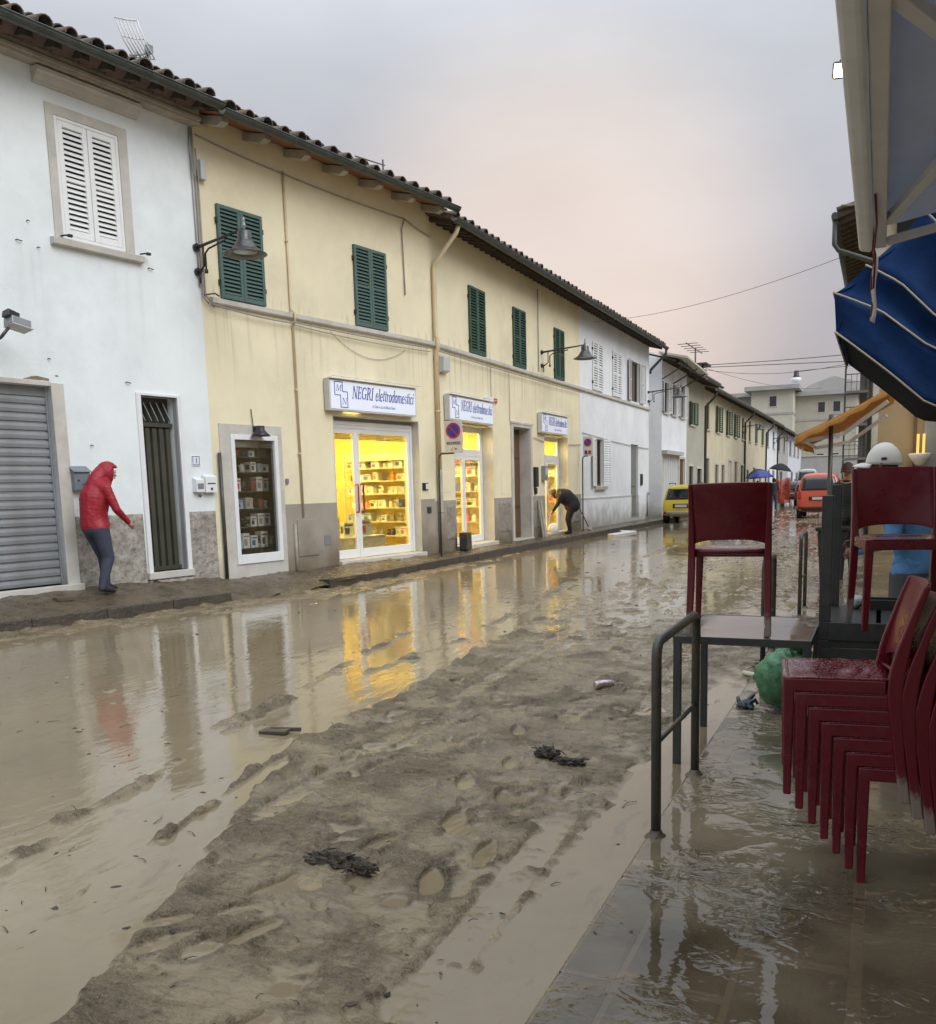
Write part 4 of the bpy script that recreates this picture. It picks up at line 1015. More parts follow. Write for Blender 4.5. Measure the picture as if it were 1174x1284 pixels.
# --- glazed shop fronts and lit rooms
m_shopwall = M('yellow_shop_wall', (0.80, 0.67, 0.20), 0.7, 0.05, 2)
m_shopfloor = M('shop_floor', (0.45, 0.36, 0.2), 0.35, 0.1, 3)
m_shelf = M('shop_shelf', (0.66, 0.58, 0.34), 0.4, 0.08, 3)
g_lamp = glow('warm_lamp_panel', (1.0, 0.76, 0.22), 14.0)
def shop_room(fr, s0, s1, dep, z0, z1, pw):
    mb = MB(fr)
    r = -0.40 if fr is FB else -0.30
    mb.quad((s0, r, z0), (s0, -dep, z0), (s0, -dep, z1), (s0, r, z1)); mb.quad((s1, r, z0), (s1, -dep, z0), (s1, -dep, z1), (s1, r, z1))
    mb.quad((s0, -dep, z0), (s1, -dep, z0), (s1, -dep, z1), (s0, -dep, z1)); mb.quad((s0, r, z1), (s1, r, z1), (s1, -dep, z1), (s0, -dep, z1))
    mb.build('shop_wall', m_shopwall, yb)
    mb = MB(fr); mb.quad((s0, r + .05, z0), (s1, r + .05, z0), (s1, -dep, z0), (s0, -dep, z0)); mb.build('shop_floor', m_shopfloor, yb)
    mb = MB(fr); cs = (s0 + s1) / 2
    mb.box(cs - 0.9, cs + 0.9, -dep * .62, -dep * .50, z1 - 0.07, z1 - 0.02); mb.build('ceiling_lamp', g_lamp, yb)
    ld = bpy.data.lights.new('shop_lamp', 'AREA'); ld.energy = pw; ld.color = (1.0, 0.77, 0.26); ld.shape = 'RECTANGLE'; ld.size = (s1 - s0) * .8; ld.size_y = dep * .6
    lo = bpy.data.objects.new('shop_lamp', ld); COL.objects.link(lo); lo.location = fr(cs, -dep * .5, z1 - 0.12)
    lo.parent = yb; lo.location = Vector(lo.location) - WL[yb]
shop_room(FA, -4.2, -0.12, 3.4, 0.29, 3.30, 760)
shop_room(FB, 19.25, 22.6, 3.0, 0.29, 3.30, 620)
shop_room(FB, 25.4, 28.5, 3.0, 0.26, 3.30, 620)

def glazed_door(fr, leaves, z0, z1, d, transom=None, handle=False):
    for (a, b) in leaves:
        mb = MB(fr); frame4(mb, a, b, z0, z1, 0.085, d - 0.05, d, wb=0.17); f = mb.build('glazed_door', m_whitemetal, yb, bevel=0.005)
        mb = MB(fr); mb.box(a + .085, b - .085, d - 0.03, d - 0.024, z0 + .17, z1 - .085); mb.build('pane', g_clear, f)
        mb = MB(fr)
        for i in range(4): mb.box(a + .085, b - .085, d - 0.075, d - 0.06, z1 - .11 - i * .03, z1 - .09 - i * .03)
        mb.build('blind', m_greymetal, f)
    if transom:
        a, b, c, e2 = transom
        mb = MB(fr); frame4(mb, a, b, c, e2, 0.07, d - 0.05, d); f = mb.build('transom_window', m_whitemetal, yb, bevel=0.005)
        mb = MB(fr); mb.box(a + .07, b - .07, d - 0.03, d - 0.024, c + .07, e2 - .07); mb.build('pane', g_clear, f)
mb = MB(FA); frame4(mb, -3.205, -0.535, 0.285, 2.98, 0.07, -0.25, -0.17, bottom=False); mb.box(-3.135, -0.605, -0.24, -0.18, 2.84, 2.91); mb.build('shop_frame', m_whitemetal, yb, bevel=0.006)
mb = MB(FA); mb.box(-3.2, -0.54, -0.24, -0.19, 2.98, 3.05); mb.build('header_panel', m_greymetal, yb)
glazed_door(FA, ((-3.13, -2.36), (-2.35, -0.61)), 0.29, 2.84, -0.19)
for s in (-2.43, -2.27):
    mb = MB(FA); mb.tube([(s, -0.19, 1.75), (s, -0.12, 1.75), (s, -0.115, 1.70), (s, -0.115, 1.25), (s, -0.12, 1.20), (s, -0.19, 1.20)], 0.018, 8); mb.build('door_handle', M('red_handle', (0.22, 0.012, 0.015), 0.35), yb)
for (a, b) in ((19.52, 21.81), (25.77, 27.96)):
    mb = MB(FB); frame4(mb, a, b, 0.285 if a < 22 else .255, 3.11, 0.06, -0.36, -0.29, bottom=False); mb.box(a + .06, b - .06, -0.355, -0.295, 2.40, 2.50); mb.build('shop_frame', m_whitemetal, yb, bevel=0.006)
    m2 = (a + b) / 2
    glazed_door(FB, ((a + .06, m2 - .004), (m2 + .004, b - .06)), 0.29 if a < 22 else .26, 2.40, -0.30, (a + .06, b - .06, 2.50, 3.05))

# shelving on the right-hand wall of each room (seen through the glass) and a white display plinth
shelves = []
def shelf_wall(fr, s_wall, d0, d1, zs, name):
    for k, z in enumerate(zs):
        mb = MB(fr); mb.box(s_wall - 0.36, s_wall - 0.005, -d1, -d0, z - 0.02, z); mb.build('shelf', m_shelf, yb)
    for d in (d0, d1):
        mb = MB(fr); mb.box(s_wall - 0.37, s_wall - 0.33, -d - .015, -d + .015, 0.3, zs[-1] + 0.35); mb.build('shelf_post', m_shelf, yb)
shop1_z = (0.62, 0.93, 1.24, 1.55, 1.84, 2.12)
shelf_wall(FA, -0.12, 0.42, 2.2, shop1_z, 'a')
shelf_wall(FB, 22.6, 0.48, 1.7, (0.75, 1.15, 1.55, 1.95, 2.3), 'b')
shelf_wall(FB, 28.5, 0.48, 1.7, (0.75, 1.15, 1.55, 1.95, 2.3), 'c')
mb = MB(FA); mb.box(-0.45, -0.13, -2.2, -0.42, 2.28, 2.44); mb.build('pelmet', m_shelf, yb)
pl = thing('display_plinth', 'low white display plinth behind the corner shop door', 'plinth', FA(-2, -0.6, 0.3))
mb = MB(FA); mb.box(-3.0, -1.25, -0.95, -0.42, 0.30, 0.66); mb.build('plinth_body', M('plinth_white', (0.75, 0.72, 0.6), 0.4), pl, bevel=0.01)
mb = MB(FA); mb.box(-3.02, -1.23, -0.97, -0.40, 0.66, 0.69); mb.build('plinth_top', M('plinth_white', ()), pl, bevel=0.005)

# ================================================================== second white house
m_greydoor = M('grey_door_paint', (.20, .195, .18), .5, .1, 4)
w2 = thing('white_house', 'white house with white louvred shutters between the yellow building and the alley', 'house', FB(34, 0, 0.2))
hW = [(31.07, 32.0, 1.6, 3.21, 0.14), (36.03, 37.22, 0.3, 3.2, 0.10), (36.03, 37.38, 4.86, 6.40, 0.14)]
mb = MB(FB); wall_sheet(mb, 29.33, 39.1, -0.1, 7.6, hW); mb.build('wall', m_white2, w2)
bodyshell(w2, FB, 29.33, 39.1, 7.6, 9, m_white2, (False, True))
mb = MB(FB); wall_sheet(mb, 29.33, 39.1, -0.05, 1.22, [h[:4] for h in hW], 0, d=0.02); mb.quad((29.33, 0, 1.22), (39.1, 0, 1.22), (39.1, .02, 1.22), (29.33, .02, 1.22)); mb.build('dado', m_white2, w2)
mb = MB(FB); mb.box(29.33, 36.03, 0.02, 0.03, 1.16, 1.22); mb.build('dado_edge', m_stone, w2)
mb = MB(FB); mb.prism([(0, 4.67), (0.06, 4.68), (0.075, 4.70), (0.075, 4.78), (0, 4.80)], 0, 29.33, 39.12); mb.build('string_course', m_stone, w2)
for a, b in ((30.72, 31.95), (33.28, 34.5)):
    shutter_pair(w2, FB, a, b, 4.83, 6.42, m_whiteshut, 18, slats=False)
def open_window(bld, fr, h, mat, n, ang=0.30, wleaf=None):
    a, b, c, e2, r = h
    mb = MB(fr); mb.quad((a, -r + .01, c), (b, -r + .01, c), (b, -r + .01, e2), (a, -r + .01, e2)); mb.build('pane', g_dark, bld)
    mb = MB(fr); frame4(mb, a, b, c, e2, 0.06, -r + .012, -r + .05); mb.box((a + b) / 2 - .04, (a + b) / 2 + .04, -r + .012, -r + .055, c + .06, e2 - .06); mb.build('window_frame', m_brown, bld)
    w = wleaf or (b - a) / 2
    shutter(bld, fr, a - w, a, c, e2, mat, n, d=0.0, open_at=(a, -ang))
    shutter(bld, fr, b, b + w, c, e2, mat, n, d=0.0, open_at=(b, ang))
open_window(w2, FB, hW[2], m_greyshut, 18, 0.14, 0.66)
open_window(w2, FB, hW[0], m_whiteshut, 18, 0.14, 0.62)
mb = MB(FB); mb.prism([(0, 1.45), (0.10, 1.48), (0.12, 1.58), (0, 1.60)], 0, 30.9, 32.2); mb.build('window_sill', m_stone, w2)
mb = MB(FB); mb.box(36.032, 37.218, -0.10, -0.08, 0.302, 3.198); mb.build('door', m_greydoor, w2)
for a, b in ((0.45, 1.4), (1.55, 3.0)):
    mb = MB(FB); mb.box(36.2, 37.05, -0.08, -0.055, a, b); mb.build('door_panel', m_greydoor, w2, bevel=.01)
mb = MB(FB); mb.box(37.55, 37.85, 0, 0.05, 1.6, 2.05); mb.build('bell_panel', m_black, w2, bevel=.005)
mb = MB(FB); mb.tube([(38.9, .05, 1.2), (38.6, .08, 1.3), (38.5, .08, 0.3)], .03, 6); mb.build('short_pipe', m_greymetal, w2)
roof(w2, FB, 29.33, 39.3, 7.20, 0.62, 4.5, courses=2)
rafters(w2, FB, 29.4, 39.2, 0.34, 7.20, 0.60, 16, m_rafter, 0.08, 0.09)
mb = MB(FB); mb.add([(29.33, 0.6, 7.196), (39.2, 0.6, 7.196), (39.2, 0, 7.37), (29.33, 0, 7.37)], [(0, 1, 2, 3)]); mb.build('soffit', m_rafter, w2)
gutter(w2, FB, 29.33, 39.3, 7.20, 0.70)
mb = MB(FB); mb.tube([(39.2, 0.7, 7.15), (39.2, 0.68, 6.95), (39.2, 0.05, 6.35), (39.2, 0.03, 6.2)], 0.055, 8); mb.build('downpipe', m_cabled, w2)
mb = MB(FB); mb.tube(hang((29.5, .03, 3.35), (39, .03, 3.1), .05), .012, 5); mb.build('wall_cable', m_cable, w2)

# ================================================================== the row further down the street
m_green_old = plaster('mossy_green_plaster', (0.43, 0.42, 0.33), 0.5, 0.8)
m_cream = plaster('cream_plaster', (0.62, 0.56, 0.40), 0.5, 0.7)
m_creamg = plaster('grey_cream_plaster', (0.52, 0.50, 0.43), 0.4, 0.7)
m_bluew = plaster('blue_white_plaster', (0.62, 0.66, 0.72), 0.2, 0.5)
m_greyp = plaster('grey_plaster', (0.42, 0.41, 0.39), 0.3, 0.6)
m_greyd = plaster('dark_grey_plaster', (0.17, 0.165, 0.155), 0.3, 0.6)
def row_house(label, s0, s1, ez, mat, wins, doors, ends=(False, False), off=0.0, pitch=16, eave=0.6):
    fr = lambda s, d, z: (-9.0 + off + d, s, z)
    b = thing('row_house', label, 'house', (-9 + off, (s0 + s1) / 2, 0.2), 'terraced houses down the left side of the street')
    hs = [(a, c, z0, z1, 0.10) for (a, c, z0, z1, k) in wins if k != 'shut'] + [(a, c, 0.25, z1, 0.09) for (a, c, z1, k) in doors]
    mb = MB(fr); wall_sheet(mb, s0, s1, -0.1, ez + .3, hs); mb.build('wall', mat, b)
    bodyshell(b, fr, s0, s1, ez + .3, 8, mat, ends)
    for (a, c, z0, z1, k) in wins:
        if k == 'shut':
            mb = MB(fr); mb.box(a, c, 0.005, 0.05, z0, z1); sh = mb.build('shutter', m_dgreen if mat is not m_white2 else m_greyshut, b)
            mb = MB(fr); nn = 12
            for i in range(nn): mb.box(a + .05, c - .05, 0.05, 0.065, z0 + .06 + i * (z1 - z0 - .1) / nn, z0 + .06 + (i + .55) * (z1 - z0 - .1) / nn)
            mb.build('slats', m_dgreen if mat is not m_white2 else m_greyshut, sh)['kind'] = 'stuff'
        else:
            mb = MB(fr); frame4(mb, a + .002, c - .002, z0 + .002, z1 - .002, 0.06, -0.09, -0.05); mb.box((a + c) / 2 - .03, (a + c) / 2 + .03, -.09, -.05, z0 + .06, z1 - .06); f = mb.build('window', m_brown, b)
            mb = MB(fr); mb.quad((a, -0.092, z0), (c, -0.092, z0), (c, -0.092, z1), (a, -0.092, z1)); mb.build('pane', g_dark, f)
            mt = {'g': m_dgreen, 'w': m_greyshut, 'n': None}[k]
            if mt:
                w = (c - a) / 2
                for (p, q, ang) in ((a - w, a, -0.25), (c, c + w, 0.25)):
                    hg = a if ang < 0 else c
                    def T(s, d, z, hg=hg, ang=ang):
                        u = s - hg; return fr(hg + u * math.cos(ang) - d * math.sin(ang), abs(u) * math.sin(abs(ang)) + d * math.cos(ang), z)
                    mb = MB(T); frame4(mb, p, q, z0, z1, 0.06, 0.0, 0.04)
                    for i in range(12): mb.box(p + .06, q - .06, 0.008, 0.03, z0 + .06 + i * (z1 - z0 - .12) / 12, z0 + .06 + (i + .6) * (z1 - z0 - .12) / 12)
                    mb.build('shutter', mt, b)
        mb = MB(fr); mb.box(a - .1, c + .1, 0, 0.09, z0 - 0.07, z0 - .002); mb.build('window_sill', m_stone, b)
    for (a, c, z1, k) in doors:
        mb = MB(fr); mb.box(a + .002, c - .002, -0.09, -0.07, 0.252, z1 - .002)
        n = max(2, int((c - a) / 0.5))
        for i in range(n): mb.box(a + .06 + i * (c - a) / n, a + (i + 1) * (c - a) / n - .06, -.07, -.05, .4, z1 - .12)
        mb.build('door', {'b': m_brown, 'g': m_greyshut, 'd': m_darkvoid, 'o': m_olive}[k], b)
        mb = MB(fr); mb.box(a - .12, a, 0, .03, 0.1, z1 + .12); mb.box(c, c + .12, 0, .03, .1, z1 + .12); mb.box(a, c, 0, .03, z1, z1 + .12); mb.build('door_surround', m_stone, b)
    roof(b, fr, s0, s1, ez, eave, 4, pitch, tiles=False)
    mb = MB(fr)
    n = int((s1 - s0) / 0.4)
    for i in range(n):
        s = s0 + (i + .5) * (s1 - s0) / n
        rows = []
        for (d, z) in ((eave + .03, ez + .085), (eave - .6, ez + .085 + .63 * math.tan(R(pitch)))):
            rows.append([(s + math.cos(math.pi * q / 4) * .11, d, z + math.sin(math.pi * q / 4) * .10) for q in range(5)])
        mb.grid(rows)
    mb.build('roof_tiles', m_tile, b)['kind'] = 'stuff'
    rafters(b, fr, s0, s1, 0.45, ez, eave - .02, pitch, m_rafter, 0.08, 0.09, each=False)
    gutter(b, fr, s0, s1, ez - .02, eave + .08)
    return b, fr
up = lambda ys, w, z0=4.75, z1=6.1, k='g': [(y, y + w, z0, z1, k) for y in ys]
h3, f3 = row_house('white plaster house beyond the alley with a shop front and projecting canopy under its roof', 41.6, 47.35, 6.95, m_white2,
    [(41.95, 42.85, 4.8, 6.15, 'w'), (43.75, 44.6, 4.8, 6.2, 'w'), (45.7, 46.6, 4.8, 6.3, 'w')], [(41.75, 45.3, 2.9, 'g'), (45.6, 46.9, 2.82, 'b')], (True, False))
mb = MB(f3); mb.add([(40.9, 0, 7.25), (46.2, 0, 7.05), (46.2, 1.25, 6.75), (40.9, 1.25, 6.95), (40.9, 0, 7.33), (46.2, 0, 7.13), (46.2, 1.25, 6.83), (40.9, 1.25, 7.03)], [(0, 1, 2, 3), (4, 7, 6, 5), (0, 4, 5, 1), (1, 5, 6, 2), (2, 6, 7, 3), (3, 7, 4, 0)])
mb.build('canopy', m_creamg, h3)
for s in (41.5, 43.8, 46):
    mb = MB(f3); mb.bar((s, 0.02, 6.2), (s, 1.15, 6.8), 0.05); mb.build('canopy_bracket', m_rafter, h3)
mb = MB(f3); mb.box(41.6, 45.45, 0, 0.25, 2.95, 3.12); mb.build('shop_header', m_greyp, h3)
row_house('mossy green plaster house with green shutters, narrow', 47.35, 52.3, 6.75, m_green_old, up((48.3,), 1.0, 4.6, 5.75, 'g') , [(48.0, 49.2, 2.5, 'd'), (50.3, 51.7, 2.4, 'd')], eave=0.9)
row_house('cream house with dark open windows and clothes drying below its sills', 52.3, 66.0, 6.65, m_cream, up((53.2,), .9, 4.6, 6.1, 'n') + up((56.6, 60.6, 64.0), 1.0, 4.6, 6.1, 'g'),
    [(53.0, 54.1, 3.0, 'o'), (56.2, 57.4, 2.7, 'b'), (58.6, 59.8, 2.7, 'b'), (61.5, 62.7, 3.0, 'g'), (64.2, 65.4, 3.0, 'b')])
row_house('cream house with closed dark green shutters in the middle of the row', 66.0, 82.2, 6.65, m_cream, up((67.5, 71.3), 1.1, 4.6, 6.1, 'n') + up((75, 79.2), 1.2, 4.6, 6.1, 'shut'),
    [(67.2, 68.6, 2.8, 'd'), (70.3, 71.5, 2.5, 'd'), (74, 75.4, 2.7, 'd'), (78, 79.2, 2.4, 'b')])
row_house('small white fronted house with two tall dark windows', 82.2, 91.5, 6.6, m_white2, up((83.5, 87.8), 1.2, 4.6, 6.1, 'n'), [(84, 85.6, 2.6, 'd'), (88, 89.5, 2.6, 'd')])
row_house('grey cream house with dark downpipe far down the row', 91.5, 103, 6.5, m_greyp, up((93, 98), 1.4, 4.5, 6.0, 'n'), [(95, 97, 2.6, 'd')])
row_house('last pale blue house at the far end of the row', 103, 120, 6.4, m_bluew, up((105, 110, 115), 1.6, 4.4, 5.9, 'w'), [(107, 109, 2.6, 'd'), (113, 115, 2.6, 'd')], (False, True))
for y, z0, z1 in ((52.5, 6.6, 0.3), (68.8, 6.6, 0.3), (82.2, 6.5, .3), (91.6, 6.5, .3)):
    mb = MB(); mb.tube([(-8.35, y, z0), (-8.4, y, z0 - .3), (-8.93, y, z0 - .8), (-8.93, y, z1)], 0.07, 6)
    tag(mb.build('downpipe', m_cabled), 'dark downpipe on the row houses, %s' % {52.5: 'nearest, beside the mossy green house', 68.8: 'between the two cream houses', 82.2: 'beside the white fronted house', 91.6: 'farthest, on the grey house'}[y], 'downpipe', 'dark downpipes down the row')
# wall recess in the alley
al = thing('alley_wall', 'grey alley wall between the two white houses', 'wall', (-12, 40.4, 0))
mb = MB(); mb.box(-13, -10.2, 39.12, 41.58, -0.1, 5.8); mb.build('wall', m_greyp, al)

# ================================================================== tall blocks closing the view
def block(label, x0, x1, y0, y1, z, mat, floors, win_x, side_mat=None, cornice=True):
    b = thing('apartment_block', label, 'apartment block', ((x0 + x1) / 2, y0, 0), 'apartment blocks behind the street')
    mb = MB(); mb.box(x0, x1, y0, y1, -0.2, z); mb.build('wall', mat, b)
    mb = MB(); mb.box(x0 - .8, x1 + .8, y0 - .8, y1 + .8, z, z + .55); mb.build('roof', m_greyp, b)
    for k, zf in enumerate(floors):
        mb = MB(); mb.box(x0 - .06, x1 + .06, y0 - .06, y1, zf - 1.0, zf - .72); mb.build('floor_band', m_greyp, b)
        for xw in win_x:
            mb = MB(); mb.box(xw - .55, xw + .55, y0 - .05, y0 + .02, zf, zf + 1.5); f = mb.build('window', m_stone, b)
            mb = MB(); mb.quad((xw - .42, y0 - .06, zf + .1), (xw + .42, y0 - .06, zf + .1), (xw + .42, y0 - .06, zf + 1.4), (xw - .42, y0 - .06, zf + 1.4)); mb.build('pane', g_dark, f)
    return b
m_bl1 = plaster('pale_yellow_block', (0.58, 0.56, 0.46), 0.1); m_bl2 = plaster('beige_block', (0.50, 0.47, 0.39), 0.1)
block('pale yellow apartment block with a flat white parapet', -16.2, -10.9, 130, 144, 13.6, m_bl1, (11.4, 8.0, 4.6), (-13.4,))
b2 = block('beige apartment block with small paired windows and a pitched roof', -11.3, -3.2, 134, 150, 12.9, m_bl2, (10.6, 7.2, 3.8), (-7.6, -5.7))
mb = MB(); mb.prism([(-10.9, 13.45), (-2.7, 13.45), (-3.0, 14.4), (-6.2, 15.4), (-9.0, 14.5)], 1, 135, 149); mb.build('roof', m_greyp, b2)
b0 = block('grey shaded apartment block behind the roofs of the row', -25, -16.6, 136, 150, 13.4, m_greyp, (11, 8), (-19,))
gw = thing('boundary_wall', 'long grey boundary wall closing the end of the street', 'wall', (-4, 127, 0))
mb = MB(); mb.box(-11.5, 2, 127, 127.5, -0.2, 4.7); mb.build('wall', m_greyp, gw)
mb = MB(); mb.box(-11.6, 2.1, 126.9, 127.6, 4.7, 4.85); mb.build('coping', m_stone, gw)
sc = thing('balcony_house', 'grey house with stacked railed balconies behind the orange awning', 'house', (-0.5, 60, 0))
mb = MB(); mb.box(-1.35, 6, 61.2, 70, -0.2, 9.2); mb.build('wall', m_greyd, sc)
for z in (2.9, 4.9, 6.8, 8.6):
    mb = MB(); mb.box(-2.15, 0.5, 60, 61.2, z - .14, z); mb.build('balcony_slab', m_greyd, sc)
    mb = MB(); mb.bar((-2.1, 60.05, z + .95), (0.5, 60.05, z + .95), .05); mb.bar((-2.1, 60.05, z + .5), (0.5, 60.05, z + .5), .03)
    for i in range(9): mb.bar((-2.1 + i * .3, 60.05, z), (-2.1 + i * .3, 60.05, z + .95), .03)
    mb.build('balcony_railing', m_rail, sc)
    mb = MB(); mb.box(-1.0, -0.2, 61.14, 61.22, z + .1, z + 1.5); mb.build('window', g_dark, sc)
for x in (-2.12, -0.9):
    mb = MB(); mb.bar((x, 60.08, -.1), (x, 60.08, 9.6), .10); mb.build('balcony_post', m_rail, sc)

# ================================================================== right side of the street
m_ochre = plaster('ochre_plaster', (0.36, 0.28, 0.165), 0.2, 0.3)
m_beige = plaster('beige_plaster', (0.58, 0.52, 0.40), 0.2, 0.3)
ob = thing('ochre_building', 'ochre plastered building on the right behind the awnings, eave high above', 'building', (0.5, 22, 0))
mb = MB(); mb.box(-0.24, 8, 22, 34, -0.1, 4.4); mb.build('ground_floor_wall', m_ochre, ob)
mb = MB(); mb.box(-0.24, 8, 22, 34, 4.4, 7.3); mb.build('upper_wall', m_beige, ob)
mb = MB(); mb.box(-0.30, -0.10, 21.96, 22.1, 2.0, 7.2); mb.build('corner_strip', m_stone, ob)
mb = MB(); mb.add([(-1.0, 21.4, 6.95), (-1.0, 34.5, 6.95), (4, 34.5, 8.6), (4, 21.4, 8.6), (-1.0, 21.4, 7.06), (-1.0, 34.5, 7.06), (4, 34.5, 8.72), (4, 21.4, 8.72)], [(0, 3, 2, 1), (4, 5, 6, 7), (0, 1, 5, 4), (1, 2, 6, 5), (2, 3, 7, 6), (3, 0, 4, 7)]); rr = mb.build('roof', m_rafter, ob)
for i in range(34):
    put('roof_tile', tile_meshes[i % 2], rr, Matrix.Translation((-1.02, 21.5 + i * .37, 7.08)) @ Euler((R(15), 0, R(-90))).to_matrix().to_4x4())
for i in range(5):
    put('roof_tile', tile_meshes[i % 2], rr, Matrix.Translation((-0.95 + i * .40, 21.42, 7.09 + i * .132)) @ Euler((0, R(-18), R(-90))).to_matrix().to_4x4())
for i in range(30):
    mb = MB(); mb.bar((-0.98, 21.6 + i * .43, 6.90), (-0.2, 21.6 + i * .43, 7.16), .09); mb.build('rafter', m_rafter, ob)
mb = MB(); mb.tube([(-1.06, 21.4, 7.0), (-1.06, 34.5, 7.0)], .075, 8); mb.build('gutter', m_gutter, ob)
mb = MB(); mb.tube([(-1.06, 21.5, 7.0), (-1.06, 21.5, 6.45), (-0.98, 21.5, 6.33), (-0.3, 21.6, 6.05), (-0.27, 21.7, 5.9), (-0.27, 21.9, 0.1)], .05, 8); mb.build('downpipe', m_gutter, ob)
mb = MB(); mb.box(0.12, 0.62, 21.93, 22.0, 6.5, 7.2); mb.build('window', m_darkvoid, ob)
mb = MB(); mb.box(0.06, 0.68, 21.9, 21.97, 6.42, 6.5); mb.box(0.62, 0.70, 21.9, 21.97, 6.5, 7.2); mb.build('window_frame', m_stone, ob)
mb = MB(); mb.box(0.60, 0.66, 21.93, 22.0, 1.6, 3.4); mb.build('door_frame', m_brown, ob)
mb = MB(); mb.box(0.80, 1.9, 21.95, 22.0, 0.1, 3.2); mb.build('door', m_greymetal, ob)
cf = thing('cafe_building', 'cafe house on the right, out of view beside the stacked chairs, kept low to let light in', 'building', (3, 8, 0))
mb = MB(); mb.box(1.75, 9, -8, 21.9, -0.1, 3.35); mb.build('wall', m_ochre, cf)  # unseen wall, kept low so that more light reaches the road

# ================================================================== signs on the shop
def arc(cx, cy, rx, ry, a0, a1, n=10): return [(cx + rx * math.cos(R(a0 + (a1 - a0) * i / n)), cy + ry * math.sin(R(a0 + (a1 - a0) * i / n))) for i in range(n + 1)]
T_, t_ = .17, .065
GL = {
 'N': (1.0, [(t_, [(.16, 0), (.16, 1)]), (T_, [(.18, .97), (.80, .03)]), (t_, [(.82, 0), (.82, 1)]), (t_, [(.02, .03), (.30, .03)]), (t_, [(.02, .97), (.24, .97)]), (t_, [(.68, .97), (.96, .97)])]),
 'M': (1.15, [(t_, [(.14, 0), (.14, 1)]), (T_, [(.16, .97), (.55, .05)]), (t_, [(.55, .05), (.94, .97)]), (T_, [(.97, 0), (.97, 1)]), (t_, [(.02, .03), (.28, .03)]), (t_, [(.82, .03), (1.1, .03)])]),
 'E': (.82, [(T_, [(.22, 0), (.22, 1)]), (t_, [(.05, .03), (.72, .03)]), (t_, [(.05, .97), (.70, .97)]), (t_, [(.22, .51), (.52, .51)]), (t_, [(.72, .03), (.74, .24)]), (t_, [(.70, .97), (.70, .78)]), (t_, [(.53, .42), (.53, .62)])]),
 'G': (.98, [(T_, arc(.50, .5, .40, .46, 100, 265, 12)), (t_, arc(.50, .5, .40, .46, 100, 40, 5)), (t_, arc(.5, .5, .40, .46, 265, 310, 5)), (T_, [(.78, .06), (.78, .42)]), (t_, [(.62, .43), (.94, .43)]), (t_, [(.80, .98), (.80, .74)])]),
 'R': (.95, [(T_, [(.22, 0), (.22, 1)]), (t_, [(.05, .03), (.40, .03)]), (t_, [(.05, .97), (.42, .97)]), (T_, arc(.42, .74, .26, .23, 80, -80, 8)), (t_, [(.22, .51), (.45, .51)]), (T_, [(.46, .50), (.82, .03)]), (t_, [(.76, .03), (.95, .03)])]),
 'I': (.46, [(T_, [(.22, 0), (.22, 1)]), (t_, [(.05, .03), (.40, .03)]), (t_, [(.05, .97), (.40, .97)])]),
 'e': (.50, [(.13, arc(.25, .31, .18, .31, 120, 290, 9)), (t_, arc(.25, .31, .18, .31, 120, 0, 7)), (t_, [(.08, .33), (.43, .33)]), (t_, arc(.25, .31, .18, .31, 290, 325, 3))]),
 'l': (.28, [(.13, [(.14, .03), (.14, 1)]), (t_, [(.03, .96), (.14, .98)]), (t_, [(.14, .03), (.25, .08)])]),
 't': (.34, [(.13, [(.16, .04), (.16, .86)]), (t_, [(.03, .62), (.32, .62)]), (t_, [(.16, .04), (.30, .10)])]),
 'r': (.40, [(.13, [(.14, 0), (.14, .62)]), (t_, [(.03, .60), (.14, .62)]), (t_, [(.16, .44), (.26, .60), (.36, .58)])]),
 'o': (.52, [(.13, arc(.26, .31, .18, .30, 100, 260, 8)), (.10, arc(.26, .31, .18, .30, -80, 100, 8))]),
 'd': (.54, [(.13, arc(.24, .31, .17, .30, 90, 280, 9)), (t_, arc(.24, .31, .17, .30, 90, 20, 4)), (.13, [(.42, .02), (.42, 1)]), (t_, [(.32, .97), (.42, .99)])]),
 'm': (.84, [(.12, [(.13, 0), (.13, .62)]), (t_, [(.03, .60), (.13, .62)]), (t_, arc(.28, .40, .13, .21, 150, 20, 6)), (.12, [(.41, 0), (.41, .45)]), (t_, arc(.56, .40, .13, .21, 150, 20, 6)), (.12, [(.69, 0), (.69, .45)]), (t_, [(.69, .02), (.80, .08)])]),
 's': (.42, [(t_, arc(.21, .47, .13, .14, 20, 130, 5)), (.13, [(.12, .42), (.30, .22)]), (t_, arc(.20, .15, .13, .14, 20, -140, 7))]),
 'i': (.28, [(.13, [(.14, .02), (.14, .62)]), (t_, [(.03, .60), (.14, .62)]), (t_, [(.14, .03), (.25, .08)]), (.13, [(.14, .80), (.14, .92)])]),
 'c': (.44, [(.13, arc(.24, .31, .18, .30, 110, 270, 9)), (t_, arc(.24, .31, .18, .30, 110, 40, 4)), (t_, arc(.24, .31, .18, .30, 270, 325, 4))]),
 'a': (.52, [(.13, arc(.22, .31, .17, .30, 60, 300, 9)), (.12, [(.40, .02), (.40, .62)]), (t_, [(.40, .02), (.50, .08)])]),
 'g': (.52, [(.13, arc(.22, .36, .16, .25, 0, 360, 12)), (.12, [(.40, .6), (.38, -.1)]), (t_, arc(.22, -.1, .17, .14, 0, -150, 6))]),
 'u': (.54, [(.12, [(.13, .62), (.13, .16)]), (t_, arc(.27, .16, .14, .14, 180, 340, 6)), (.12, [(.42, 0), (.42, .62)])]), ' ': (.3, [])}
